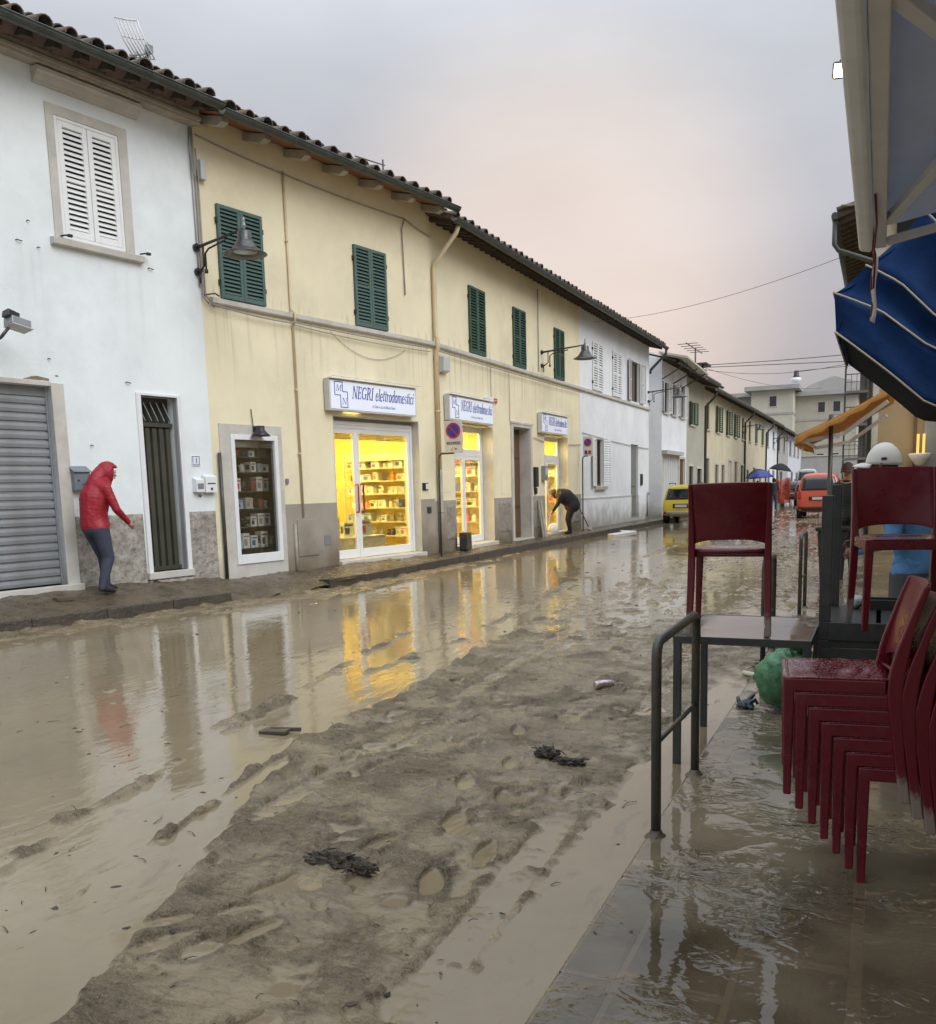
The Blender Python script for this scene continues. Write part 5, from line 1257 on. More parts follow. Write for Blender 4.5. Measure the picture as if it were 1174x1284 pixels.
def serif_text(mb, txt, x0, z0, width, cap_h, d, shear=.20):
    """raised italic serif lettering drawn stroke by stroke"""
    adv = sum(GL[c][0] for c in txt); k = width / adv; x = 0; dz = 0
    for c in txt:
        for (w, pts) in GL[c][1]:
            for (a, b) in zip(pts[:-1], pts[1:]):
                A = ((x + a[0]) * k + shear * a[1] * cap_h, a[1] * cap_h); B = ((x + b[0]) * k + shear * b[1] * cap_h, b[1] * cap_h)
                dx, dy = B[0] - A[0], B[1] - A[1]; L = math.hypot(dx, dy) or 1; hw = w * min(cap_h * .52, k * .75) / 2 * (1.3 if w > .1 else 1.8)
                ux, uy = dx / L, dy / L; ex = hw * .35; nx, ny = -uy * hw, ux * hw
                dz = (dz + 1) % 7; dd = d + .002 + dz * .0004
                q = [(A[0] - ux * ex + nx, A[1] - uy * ex + ny), (B[0] + ux * ex + nx, B[1] + uy * ex + ny), (B[0] + ux * ex - nx, B[1] + uy * ex - ny), (A[0] - ux * ex - nx, A[1] - uy * ex - ny)]
                mb.add([(x0 + p[0], dd, z0 + p[1]) for p in q], [(0, 1, 2, 3)])
        x += GL[c][0]
def shop_sign(fr, s0, s1, z0, z1, label):
    t = thing('shop_sign', label, 'sign', fr((s0 + s1) / 2, 0, z0), 'illuminated box signs over the appliance shop')
    d0, d1 = 0.02, 0.15
    mb = MB(fr); mb.box(s0, s1, d0, d1, z0, z1); mb.build('sign_box', m_platew, t, bevel=0.008)
    mb = MB(fr); mb.box(s0 + .035, s1 - .035, d1 - .01, d1 + .006, z0 + .035, z1 - .035); face = mb.build('sign_face', m_signw, t)
    d = d1 + .007
    W_, H_ = s1 - s0, z1 - z0
    mb = MB(fr)
    def pl(x, y): return (x, y)
    serif_text(mb, 'NEGRI', s0 + W_ * .235, z0 + H_ * .43, W_ * .235, .235, d)
    serif_text(mb, 'elettrodomestici', s0 + W_ * .495, z0 + H_ * .43, W_ * .465, .235, d)
    mb.build('lettering', m_blue, t)
    mb = MB(fr); serif_text(mb, 'di Negri e casa di Mauro Negri', s0 + W_ * .46, z0 + H_ * .19, W_ * .27, .055, d); mb.build('small_lettering', m_blue, t)['kind'] = 'stuff'
    # stepped outline with the initials M and N
    lx, lz = s0 + W_ * .055, z0 + H_ * .12
    w_, h_ = W_ * 0.082, H_ * .40
    P = [(0, h_ * 0.95), (0, h_ * 2), (w_, h_ * 2), (w_, h_ * 1.25), (w_ * 1.62, h_ * 1.25), (w_ * 1.62, 0.0), (w_ * .72, 0.0), (w_ * .72, h_ * .95)]
    mb = MB(fr)
    for a, b in zip(P, P[1:] + P[:1]):
        if abs(a[0] - b[0]) < 1e-6: mb.box(lx + a[0] - .007, lx + a[0] + .007, d, d + .004, lz + min(a[1], b[1]) - .007, lz + max(a[1], b[1]) + .007)
        else: mb.box(lx + min(a[0], b[0]) + .007, lx + max(a[0], b[0]) - .007, d, d + .0035, lz + a[1] - .007, lz + a[1] + .007)
    serif_text(mb, 'M', lx + w_ * .16, lz + h_ * 1.28, w_ * .68, h_ * .50, d)
    serif_text(mb, 'N', lx + w_ * .86, lz + h_ * .24, w_ * .62, h_ * .50, d)
    mb.build('initials', m_blue, t)
    mb = MB(fr)
    n = max(4, int(W_ / .33))
    for i in range(n + 1):
        s = s0 + .03 + (W_ - .06) * i / n
        mb.tube([(s, 0.03, z1 + .005), (s + .03, 0.25, z1 + .05)], .006, 5)
    mb.tube([(s0, 0.23, z1 + .045), (s1 + .12, 0.23, z1 + .045)], .006, 5)
    mb.box(s0, s1, 0.03, 0.20, z1 + .004, z1 + .012)
    mb.build('lamp_rail', m_whitemetal, t)
shop_sign(FA, -3.45, -0.77, 3.13, 3.71, 'white box sign with blue appliance shop name, largest, over the corner shop front')
shop_sign(FB, 18.98, 21.54, 3.15, 3.71, 'white box sign with blue appliance shop name, above the no parking sign')
shop_sign(FB, 25.15, 27.52, 3.15, 3.70, 'white box sign with blue appliance shop name, smallest, over the woman in black')

def parking_sign(px, py, x0, x1, z0, z1, ybase, label, extra):
    t = thing('parking_sign', label, 'road sign', (px, py, ybase), 'no parking signs on bent poles')
    cx = (x0 + x1) / 2
    mb = MB(); mb.tube([(px, py, ybase), (px, py, z0 - .18), (px + .015, py, z0 - .10), (px + .07, py, z0 - .055), (cx, py, z0 - .05)], .022, 8); mb.build('pole', m_rail, t)
    w, h = x1 - x0, z1 - z0
    mb = MB(); mb.box(x0, x1, py - .015, py + .005, z0 - .06, z1); mb.build('plate', m_platew, t, bevel=.006)
    y = py - .016
    def disc(r0, r1, zc, mat, yy, name):
        mb = MB(); n = 32; vs = []
        for r in (r0, r1):
            for k in range(n):
                a = 2 * math.pi * k / n; vs.append((cx + r * math.cos(a), yy, zc + r * math.sin(a)))
        if r0 == 0: mb.add(vs[n:], [tuple(range(n))])
        else: mb.add(vs, [(k, (k + 1) % n, n + (k + 1) % n, n + k) for k in range(n)])
        mb.build(name, mat, t)
    zc = z0 + h * .66; r = w * .40
    disc(0, r * .82, zc, m_blue, y - .001, 'blue_disc'); disc(r * .80, r, zc, m_red, y - .003, 'red_ring')
    mb = MB(); a = R(-45); mb.obox((cx, y - .004, zc), (r * 1.7, .002, r * .17), (0, -a, 0)); mb.build('red_bar', m_red, t)
    mb = MB()
    if extra == 'text':
        text_mb(mb, 'eccetto', 0.12, lambda x, yy, dp: (x0 + w * .12 + x, y - .002 - dp * .2, z0 + h * .20 + yy), 0, .002, width=w * .76)
        mb.bar((cx - .06, y - .003, z0 - .01), (cx - .02, y - .003, z0 + .07), .012, .004); mb.obox((cx + .05, y - .003, z0 + .03), (.035, .004, .03))
        mb.build('lettering', m_black, t)
    else:
        mb.obox((cx - w * .18, y - .003, z0 + .06), (.09, .004, .12)); mb.build('blue_symbol', m_blue, t)
        mb = MB(); mb.obox((cx + w * .2, y - .003, z0 + .06), (.09, .004, .12)); mb.build('red_symbol', m_red, t)
parking_sign(-8.66, 17.95, -8.50, -8.08, 2.42, 3.04, 0.12, 'no parking sign with eccetto plate on a bent pole beside the downpipe', 'text')
parking_sign(-8.80, 28.9, -8.78, -8.46, 2.62, 3.18, 0.12, 'no parking sign on a pole in front of the second white house', 'sym')

# ================================================================== bell street lamps on wrought brackets
def street_lamp(fr, s, z, reach, label, along=0.0):
    t = thing('street_lamp', label, 'street lamp', fr(s, 0, z), 'bell shaped street lamps on wall brackets')
    mb = MB(fr)
    for zz in (z, z - .37):
        mb.tube([(s, 0, zz), (s, 0.05, zz)], .06, 10); mb.tube([(s, 0.05, zz), (s, .12, zz)], .022, 8)
    mb.tube([(s, .05, z), (s, reach, z + .10)], [.026, .018], 8)
    mb.tube([(s, .05, z), (s, reach * .16, z + .03), (s, reach * .16, z - .30), (s, .10, z - .37)], .016, 8)
    mb.tube([(s, reach * .2, z - .36), (s, reach * .2, z - .12), (s, reach * .27, z - .06), (s, reach * .62, z + .005)], .015, 8)
    mb.tube([(s, reach * .2, z - .42), (s, reach * .2, z - .36)], .028, 8); mb.tube([(s, .07, z - .55), (s, .07, z - .37)], .016, 6)
    mb.build('bracket', m_black, t)
    c = fr(s, reach, z + .10)
    mb = MB(); mb.lathe([(0, .17), (.018, .16), (.022, .11), (.014, .085), (.032, .06), (.032, .03), (.016, 0), (.016, -.05)], c, 12); mb.build('finial', m_greymetal, t)
    mb = MB(); mb.lathe([(0, -.03), (.085, -.035), (.105, -.05), (.108, -.055), (.108, -.175), (.11, -.18), (.125, -.182), (.135, -.19), (.155, -.235), (.19, -.29), (.24, -.33), (.325, -.365), (.332, -.375), (.322, -.38), (.24, -.345), (.16, -.27), (.0, -.25)], c, 24)
    mb.build('lamp_shade', m_lampmetal, t)
    mb = MB(); mb.lathe([(0, -.30), (.09, -.31), (.16, -.33), (.18, -.34), (0, -.352)], c, 16); mb.build('lamp_lens', m_platew, t)
m_lampmetal = M('weathered_lamp_metal', (0.085, 0.085, 0.085), 0.35, 0.3, 8, metal=0.5, dirt_or_shade=(0.2, 0.19, 0.17), dscale=10, damt=0.5)
street_lamp(FA, -6.26, 5.50, 1.12, 'large bell street lamp in front of the green shutters at the white house corner')
street_lamp(FB, 25.6, 5.42, 1.3, 'bell street lamp over the last shop sign of the yellow building')
street_lamp(FB, 38.9, 5.42, 1.3, 'bell street lamp at the alley corner of the second white house')
street_lamp(FB, 68.0, 5.5, 1.2, 'bell street lamp on the cream house halfway down the row')
street_lamp(FB, 89.0, 5.5, 1.2, 'bell street lamp farthest down the row on the small white house')
# two lamps hung over the far crossing
for k, (x, z, lb) in enumerate(((-9.6, 15.9, 'upper'), (-5.6, 10.6, 'lower'))):
    c = (x, 118, z - 2.2)
    t = thing('hanging_lamp', 'white glass street lamp hung before the far blocks, %s of the pair' % lb, 'street lamp', c, 'lamps hung before the far blocks')
    mb = MB(); mb.lathe([(0, .9), (.25, .85), (.3, .3), (.45, .05)], c, 12); mb.build('lamp_cap', m_black, t)
    mb = MB(); mb.lathe([(.45, .05), (.62, -.05), (.5, -.42), (0, -.55)], c, 12); mb.build('lamp_globe', m_signw, t)
    mb = MB(); mb.tube([(x, 118, z - 1.4), (x + 20, 118, z - .8)], .03, 4); mb.build('cable', m_cabled, t)

# small lamp over the display window
t = thing('wall_lamp', 'small black lamp over the display window of boxed goods', 'wall lamp', FA(-5.24, 0, 2.6))
c = FA(-5.24, 0.16, 2.66)
mb = MB(); mb.lathe([(0, .10), (.07, .10), (.075, .03), (.12, -.02), (.17, -.07), (.16, -.075), (.05, -.04), (0, -.04)], c, 16); mb.build('lamp_shade', m_black, t)
mb = MB(FA); mb.box(-5.29, -5.19, 0.02, 0.10, 2.68, 2.76); mb.tube([(-5.28, .03, 2.76), (-5.30, .02, 3.05)], .008, 5); mb.build('lamp_arm', m_black, t)
# floodlight over the roller shutter
t = thing('floodlight', 'grey floodlight on a bent arm over the grey roller shutter', 'floodlight', FA(-9.95, 0, 3.6))
mb = MB(FA); mb.tube([(-10.1, 0.02, 3.45), (-10.0, .25, 3.50), (-9.86, .45, 3.66), (-9.78, .50, 3.78)], .022, 8); mb.build('arm', m_rail, t)
mb = MB(FA); mb.obox((-9.66, .50, 3.84), (.26, .20, .10), (0.15, 0.18, 0)); mb.build('lamp_housing', m_greymetal, t, bevel=.012)
mb = MB(FA); mb.obox((-9.74, .50, 3.93), (.16, .14, .09), (0.15, 0.3, 0)); mb.build('ballast_box', m_black, t, bevel=.01)
mb = MB(FA); mb.obox((-9.65, .50, 3.785), (.28, .22, .012), (0.15, 0.18, 0)); mb.build('lamp_glass', m_platew, t)

# letterboxes and the house number
t = thing('letterbox', 'blue grey letterbox on the white wall beside the roller shutter', 'letterbox', FA(-8.66, 0, 1.7))
mb = MB(FA); mb.prism([(0, 1.72), (.11, 1.72), (.11, 1.97), (.0, 2.04)], 0, -8.79, -8.54); mb.build('body', m_bluegrey, t, bevel=.008)
mb = MB(FA); mb.obox((-8.665, .06, 2.02), (.28, .17, .012), (-0.55, 0, 0)); mb.build('lid', m_bluegrey, t)
mb = MB(FA); mb.box(-8.68, -8.60, .11, .116, 1.80, 1.808); mb.tube([(-8.73, .10, 1.86), (-8.73, .118, 1.86)], .014, 8); mb.build('slot', m_black, t)
for a, b, z0, z1, lb, g in ((-6.64, -6.47, 1.66, 1.90, 'older glass fronted letterbox right of the folding door', 0), (-6.45, -6.21, 1.65, 1.95, 'white letterbox right of the folding door, nearest the drainpipe', 1)):
    t = thing('letterbox', lb, 'letterbox', FA(a, 0, z0), 'pair of letterboxes by the folding door')
    mb = MB(FA); mb.prism([(0, z0), (.10, z0), (.10, z1 - .04), (0, z1)], 0, a, b); mb.build('body', m_whitemetal, t, bevel=.008)
    mb = MB(FA)
    if g: mb.box(a + .04, b - .04, .10, .106, z0 + .14, z0 + .155); mb.box(a + .1, b - .1, .10, .104, z0 + .04, z0 + .08); mb.build('slot', m_black, t)
    else: mb.box(a + .025, b - .025, .10, .106, z0 + .05, z1 - .10); mb.build('window', m_greymetal, t)
t = thing('house_number', 'white tile with house number 1 beside the folding door', 'house number', FA(-6.55, 0, 2.15))
mb = MB(FA); mb.box(-6.63, -6.46, 0, .015, 2.08, 2.25); mb.build('tile', m_whitemetal, t, bevel=.004)
mb = MB(FA); frame4(mb, -6.615, -6.475, 2.095, 2.235, .008, .014, .018); text_mb(mb, '1', .11, lambda x, y, dp: FA(-6.565 + x, .016 + dp * .3, 2.125 + y), 0, .002); mb.build('numeral', m_blue, t)
# dark drainpipe at the joint of the two houses, cable bundle under the eave
mb = MB(FA); mb.tube([(-6.08, .05, 0.15), (-6.08, .05, 2.3)], .03, 8); tag(mb.build('drainpipe', m_rail), 'dark straight drainpipe at the joint between white and yellow walls', 'drainpipe')
t = thing('cable_bundle', 'loose cables and a grey junction box hanging down the corner under the eave', 'cables', FA(-6.2, 0, 5))
mb = MB(FA); mb.tube([(-6.24, .03, 7.3), (-6.30, .06, 7.0), (-6.28, .09, 6.6), (-6.2, .08, 6.5), (-6.16, .06, 6.7), (-6.18, .05, 7.0)], .012, 6)
mb.tube([(-6.22, .03, 7.3), (-6.22, .05, 6.9), (-6.2, .04, 6.4), (-6.2, .04, 4.75), (-6.1, .06, 4.66)], .016, 6); mb.tube([(-6.14, .03, 6.7), (-6.14, .03, 4.8), (-6.0, .06, 4.62)], .012, 6); mb.tube([(-6.26, .02, 7.3), (-6.24, .02, 4.9)], .010, 6)
mb.build('cables', m_cable, t)
mb = MB(FA); mb.box(-6.13, -6.02, 0, .10, 6.55, 6.85); mb.build('junction_box', m_platew, t, bevel=.01)
mb = MB(FA); mb.tube([(-6.15, 0, 4.80), (-6.0, .1, 4.83), (-5.92, .1, 4.80)], .012, 6); mb.build('hook', m_black, t)
# alarm siren, orange beacon, keypad, intercoms
t = thing('alarm_siren', 'grey alarm siren box on the yellow wall beside the downpipe', 'alarm box', FB(18.95, 0, 4.2))
mb = MB(FB); mb.prism([(0, 4.16), (.13, 4.20), (.14, 4.50), (0, 4.53)], 0, 18.80, 19.12); mb.build('case', m_platew, t, bevel=.015)
mb = MB(FB); mb.tube([(18.75, .02, 4.55), (18.70, .03, 4.3), (18.76, .03, 4.12), (18.9, .03, 4.16)], .01, 6); mb.build('cable', m_cable, t)
t = thing('alarm_beacon', 'small white alarm box with an orange light at the corner of the second sign', 'alarm box', FB(21.5, 0, 3.7))
mb = MB(FB); mb.box(21.32, 21.75, .0, .16, 3.66, 3.84); mb.build('case', m_whitemetal, t, bevel=.01)
mb = MB(FB); mb.box(21.58, 21.76, .12, .18, 3.70, 3.82); mb.build('beacon', M('orange_lens', (0.6, 0.10, 0.03), 0.3), t, bevel=.01)
t = thing('keypad', 'dark keypad with a white front right of the corner shop door', 'keypad', FA(-.35, 0, 1.6))
mb = MB(FA); mb.box(-.45, -.26, 0, .03, 1.60, 1.76); mb.build('back', m_black, t, bevel=.006)
mb = MB(FA); mb.box(-.36, -.27, .03, .04, 1.62, 1.74); mb.build('front', m_whitemetal, t, bevel=.004)
t = thing('intercom', 'black intercom handset box between the brown door and the last shop door', 'intercom', FB(24.9, 0, 1.7))
mb = MB(FB); mb.box(24.78, 25.02, 0, .09, 1.62, 2.18); mb.build('case', m_black, t, bevel=.02)
mb = MB(FB); mb.box(24.82, 24.98, .0, .06, 1.42, 1.60); mb.build('lower_case', m_black, t, bevel=.02)
t = thing('meter_box', 'small pale grey box left of the last lit shop door', 'meter box', FB(25.6, 0, 1.9))
mb = MB(FB); mb.box(25.46, 25.72, 0, .12, 1.8, 2.22); mb.build('case', m_greymetal, t, bevel=.02)
mb = MB(FB); mb.box(25.50, 25.68, .12, .126, 1.95, 2.15); mb.build('cover', m_platew, t)
t = thing('utility_pillar', 'dark grey utility box standing on the pavement before the second shop door', 'utility box', FB(19.5, .25, .15))
mb = MB(FB); mb.box(19.36, 19.62, .12, .34, .2, .62); mb.build('case', m_rail, t, bevel=.03)
mb = MB(FB); mb.box(19.42, 19.56, .18, .28, .08, .2); mb.build('foot', m_rail, t)
t = thing('boot_scraper_rail', 'upright grey board leaning beside the brown door', 'board', FB(25.1, .1, .15))
mb = MB(FB); mb.bar((25.0, .22, .15), (25.0, .06, 1.25), .07, .03); mb.bar((25.22, .22, .15), (25.22, .06, 1.22), .16, .03); mb.build('board', m_rafterg, t)
t = thing('broom', 'broom leaning on the wall right of the woman in black', 'broom', FB(28.6, .2, .15))
mb = MB(FB); mb.tube([(29.1, .36, .22), (28.45, .06, 1.25)], .016, 6); mb.build('handle', m_rail, t)
mb = MB(FB); mb.obox((29.14, .38, .18), (.30, .09, .10), (0, 0.5, 0)); mb.build('brush', M('pale_bristle', (.5, .48, .42), .9), t, bevel=.02)

# aerials on the roofs
t = thing('roof_aerial', 'grid dish aerial on the roof of the white house', 'aerial', FA(-5.72, -1.5, 8.4))
mb = MB(FA); mb.tube([(-5.72, -1.5, 8.3), (-5.72, -1.5, 9.12)], .022, 6); mb.build('mast', m_greymetal, t)
mb = MB(FA)
for i in range(7):
    a = -.28 + i * .093
    mb.tube([(-6.10 + a * .5, -1.5 + a * .35, 9.34), (-5.96 + a * .5, -1.5 + a * .35, 9.05), (-5.80 + a * .5, -1.5 + a * .35, 8.86)], .012, 5)
for z, s in ((9.34, -6.16), (9.1, -6.02), (8.86, -5.82)): mb.tube([(s - .09, -1.60, z), (s + .06, -1.5, z - .01), (s + .19, -1.4, z)], .012, 5)
mb.build('grid_reflector', m_whitemetal, t)
mb = MB(FA); mb.tube([(-5.72, -1.5, 8.95), (-5.85, -1.5, 8.88), (-6.08, -1.5, 8.80)], .014, 5); mb.tube([(-6.02, -1.5, 8.76), (-5.95, -1.48, 8.9), (-5.84, -1.5, 8.82), (-5.74, -1.5, 8.9)], .016, 5); mb.obox((-5.72, -1.46, 9.0), (.10, .10, .12)); mb.build('feed_arm', m_greymetal, t)
t = thing('roof_aerial', 'thin horizontal aerial rod above the yellow roof', 'aerial', FB(22, -3, 9))
mb = MB(FB); mb.tube([(22.1, -3, 8.6), (22.1, -3, 10.05)], .025, 6); mb.tube([(20.7, -3, 9.72), (22.2, -3, 9.94)], .016, 5); mb.build('aerial', m_rail, t)
t = thing('roof_aerial', 'comb aerial and chimney pole on the far white house roof', 'aerial', FB(60, -2, 8.6))
mb = MB(FB); mb.tube([(60.6, -2, 8.2), (60.6, -2, 10.1)], .05, 5); mb.tube([(57.5, -2, 10.0), (63, -2, 10.05)], .03, 5)
for i in range(5): mb.tube([(58 + i, -2.6, 10.02), (58 + i, -1.4, 10.02)], .02, 4)
mb.build('aerial', m_rail, t)
mb = MB(FB); mb.box(62.9, 63.7, -2.2, -1.8, 8.4, 9.0); mb.box(62.4, 64.2, -2.4, -1.6, 9.3, 9.4); mb.box(63.2, 63.4, -2.05, -1.95, 9.0, 9.3); mb.build('pole_head', m_rail, t)

# overhead cables
def cable(a, b, sag, r, label):
    mb = MB(); mb.tube(hang(a, b, sag, 24), r, 5); tag(mb.build('overhead_cable', m_cabled), label, 'cable', 'overhead cables across the street')
cable((-11.0, 63, 9.3), (-1.9, 60, 8.90), 0.05, .022, 'upper dark overhead cable from the roof pole to the balcony house')
cable((-11.0, 63, 9.15), (-1.9, 60, 8.50), 0.0, .022, 'second dark overhead cable just under the upper one')
cable((-11.0, 63, 9.05), (-1.9, 60, 8.40), 0.45, .014, 'thin sagging overhead cable below the two dark ones')
cable((-13.0, 75, 10.6), (-7, 125, 13.0), 0.6, .016, 'faint overhead cable running to the far blocks')
cable((-8.9, 30.6, 7.0), (-0.9, 22, 6.3), 0.25, .006, 'single thin cable slung from the white house to the ochre building')

# ================================================================== goods on show: every box or appliance is a thing
G_BOX = [('white', (.78, .78, .74)), ('cream', (.72, .66, .50)), ('orange', (.75, .20, .04)), ('dark grey', (.07, .08, .09)), ('red', (.5, .05, .03)), ('pale blue', (.45, .56, .64)), ('black', (.02, .02, .02)), ('silver', (.5, .5, .5)), ('yellow', (.75, .55, .06))]
ORD = ['first', 'second', 'third', 'fourth', 'fifth', 'sixth', 'seventh', 'eighth', 'ninth', 'tenth', 'eleventh']
m_printg = M('grey_print', (.30, .29, .27), .4); m_print = M('dark_print', (.04, .04, .045), .4); m_printr = M('red_print', (.45, .04, .03), .4); m_printb = M('blue_print', (.05, .12, .4), .4)
def goods_box(F2, c, w, dp, h, col, mats_front, name, label, cat, group):
    mat = M('carton_' + col[0].replace(' ', '_'), col[1], .45, .06, 6)
    mb = MB(F2); x, d, z = c
    mb.box(x - w / 2, x + w / 2, d - dp / 2, d + dp / 2, z, z + h)
    mb.cur = 1
    # print on the front and the side, lid seam on top
    mb.box(x - w * .38, x + w * .1, d + dp / 2, d + dp / 2 + .002, z + h * .18, z + h * .62)
    mb.box(x - w * .40, x + w * .40, d + dp / 2, d + dp / 2 + .0015, z + h * .74, z + h * .86)
    mb.box(x - w / 2 - .002, x - w / 2, d - dp * .3, d + dp * .3, z + h * .25, z + h * .75)
    mb.box(x - w / 2, x + w / 2, d - .004, d + .004, z + h, z + h + .0015)
    o = mb.build(name, [mat, mats_front]); tag(o, label, cat, group); return o
def kettle(F2, c, h, col, label, group):
    mat = M('enamel_' + col[0].replace(' ', '_'), col[1], .25, .05, 6)
    mb = MB(F2); r = h * .34
    mb.lathe([(0, 0), (r * 1.05, 0), (r * 1.1, h * .08), (r, h * .5), (r * .72, h * .85), (r * .3, h * .92), (r * .15, h), (0, h)], c, 12)
    mb.tube([(c[0] + r * .8, c[1], c[2] + h * .8), (c[0] + r * 1.7, c[1], c[2] + h * .75), (c[0] + r * 1.75, c[1], c[2] + h * .3), (c[0] + r, c[1], c[2] + h * .15)], h * .05, 6)
    mb.tube([(c[0] - r * .8, c[1], c[2] + h * .5), (c[0] - r * 1.5, c[1], c[2] + h * .85)], [h * .08, h * .04], 6)
    tag(mb.build('kettle', mat), label, 'kettle', group)
def mixer(F2, c, h, col, label, group):
    mat = M('enamel_' + col[0].replace(' ', '_'), col[1], .25, .05, 6)
    mb = MB(F2); x, d, z = c
    mb.box(x - h * .3, x + h * .3, d - h * .2, d + h * .2, z, z + h * .14); mb.tube([(x + h * .18, d, z + h * .14), (x + h * .18, d, z + h * .8)], h * .12, 10)
    mb.tube([(x + h * .3, d, z + h * .84), (x - h * .34, d, z + h * .84)], [h * .15, h * .12], 10); mb.lathe([(h * .1, .14 * h), (h * .22, .3 * h), (h * .25, .55 * h), (h * .24, .56 * h), (h * .09, .2 * h)], (x - h * .16, d, z), 12)
    tag(mb.build('stand_mixer', mat), label, 'mixer', group)
random.seed(21)
def fill(F2, a0, a1, depth, z, hmax, where, shelf, group, lo=.10, hi=.26, kinds=(.75, .9), pal=G_BOX):
    """stand a row of goods along a shelf; F2(along, towards the viewer, z)"""
    a = a0 + .02; i = 0
    while a < a1 - lo:
        w = random.uniform(lo, hi); w = min(w, a1 - a - .01)
        if w < lo * .8: break
        h = min(hmax, random.uniform(.55, 1.0) * hmax)
        col = random.choice(pal); k = random.random()
        pos = ORD[min(i, 10)]
        c = (a + w / 2, depth + random.uniform(-.03, .03), z + .001)
        if k < kinds[0]: goods_box(F2, c, w * .94, random.uniform(.14, .22), h, col, random.choice((m_print, m_printg, m_print, m_printb, m_printg, m_printr)), 'boxed_appliance', '%s carton, %s from left on %s shelf %s' % (col[0], pos, shelf, where), 'box', group)
        elif k < kinds[1]: kettle(F2, c, min(h, w * 1.2), col, '%s kettle, %s from left on %s shelf %s' % (col[0], pos, shelf, where), group)
        else: mixer(F2, c, min(h, w * 1.4), col, '%s stand mixer, %s from left on %s shelf %s' % (col[0], pos, shelf, where), group)
        a += w + random.uniform(.005, .05); i += 1
SH = ['lowest', 'second lowest', 'third lowest', 'fourth lowest', 'fifth lowest', 'top']
PALE = [G_BOX[0], G_BOX[5], G_BOX[7], G_BOX[7], G_BOX[5], G_BOX[6], G_BOX[0], G_BOX[3], G_BOX[0], G_BOX[6]]
for k, z in enumerate((0.68, 1.05, 1.36, 1.66, 1.99, 2.25)):
    hm = (.28, .22, .22, .25, .19, .15)[k]
    fill(lambda a, d, zz: FA(a, d, zz), -5.70, -4.84, -.17, z, hm, 'of the display window', SH[k], 'goods in the stone framed display window', .10, .20, (.62, .86), PALE)
WARM = [G_BOX[0], G_BOX[1], G_BOX[1], G_BOX[2], G_BOX[3], G_BOX[0], G_BOX[7], G_BOX[7], G_BOX[0], G_BOX[6], G_BOX[1], G_BOX[5]]
for k, z in enumerate(shop1_z):
    # the shelf runs inwards; from outside its far end reads as the left end
    fill(lambda a, d, zz: FA(-.30 - d, a, zz), -2.18, -.46, .03, z, .20, 'behind the corner shop door', SH[k], 'goods on the corner shop shelves', .12, .27, (.55, .8), WARM)
for fr_s, where, grp in ((22.6, 'behind the second shop door', 'goods on the second shop shelves'), (28.5, 'behind the last shop door', 'goods on the last shop shelves')):
    for k, z in enumerate((0.75, 1.15, 1.55, 1.95, 2.3)):
        fill(lambda a, d, zz, q=fr_s: FB(q - .18 - d, a, zz), -1.68, -.52, .02, z, .26, where, SH[k] if k < 4 else 'top', grp, .18, .36, (.55, .8), WARM)
goods_box(lambda a, d, z: FA(a, d, z), (-1.75, -.62, .69), .42, .10, .34, ('pale blue', (.5, .62, .66)), m_printr, 'boxed_appliance', 'pastel blue and pink carton standing on the white plinth', 'box', 'cartons on the display plinth')
goods_box(lambda a, d, z: FA(a, d, z), (-2.25, -.62, .69), .30, .10, .30, ('white', (.8, .8, .78)), m_print, 'boxed_appliance', 'white carton standing on the plinth left of the pastel one', 'box', 'cartons on the display plinth')
goods_box(lambda a, d, z: FA(a, d, z), (-2.78, -.60, .69), .34, .24, .42, ('cream', (.75, .7, .6)), m_print, 'boxed_appliance', 'tall cream carton at the left end of the plinth', 'box', 'cartons on the display plinth')
# racks of goods standing free in the corner shop
for (s, d, w, n, lb) in ((-2.0, -2.3, .5, 5, 'narrow rack of cartons deep in the corner shop'), (-1.15, -2.6, .5, 5, 'rack of small cartons at the back wall of the corner shop')):
    t = thing('goods_rack', lb, 'rack', FA(s, d, .3))
    for k in range(n):
        mb = MB(FA); mb.box(s - w / 2, s + w / 2, d - .17, d + .17, .55 + k * .36, .57 + k * .36); mb.build('shelf', m_shelf, t)
    mb = MB(FA)
    for a in (-1, 1):
        for b in (-1, 1): mb.box(s + a * w / 2 - .012, s + a * w / 2 + .012, d + b * .16 - .012, d + b * .16 + .012, .3, .55 + n * .36)
    mb.build('rack_frame', m_greymetal, t)
    for k in range(n): fill(lambda a, dd, zz: FA(a, dd, zz), s - w / 2, s + w / 2, d, .57 + k * .36, .26, 'of the ' + ('deep rack' if 'deep' in lb else 'back wall rack'), SH[min(k, 5)], 'goods on the corner shop racks', .12, .24, (.9, .95), WARM)

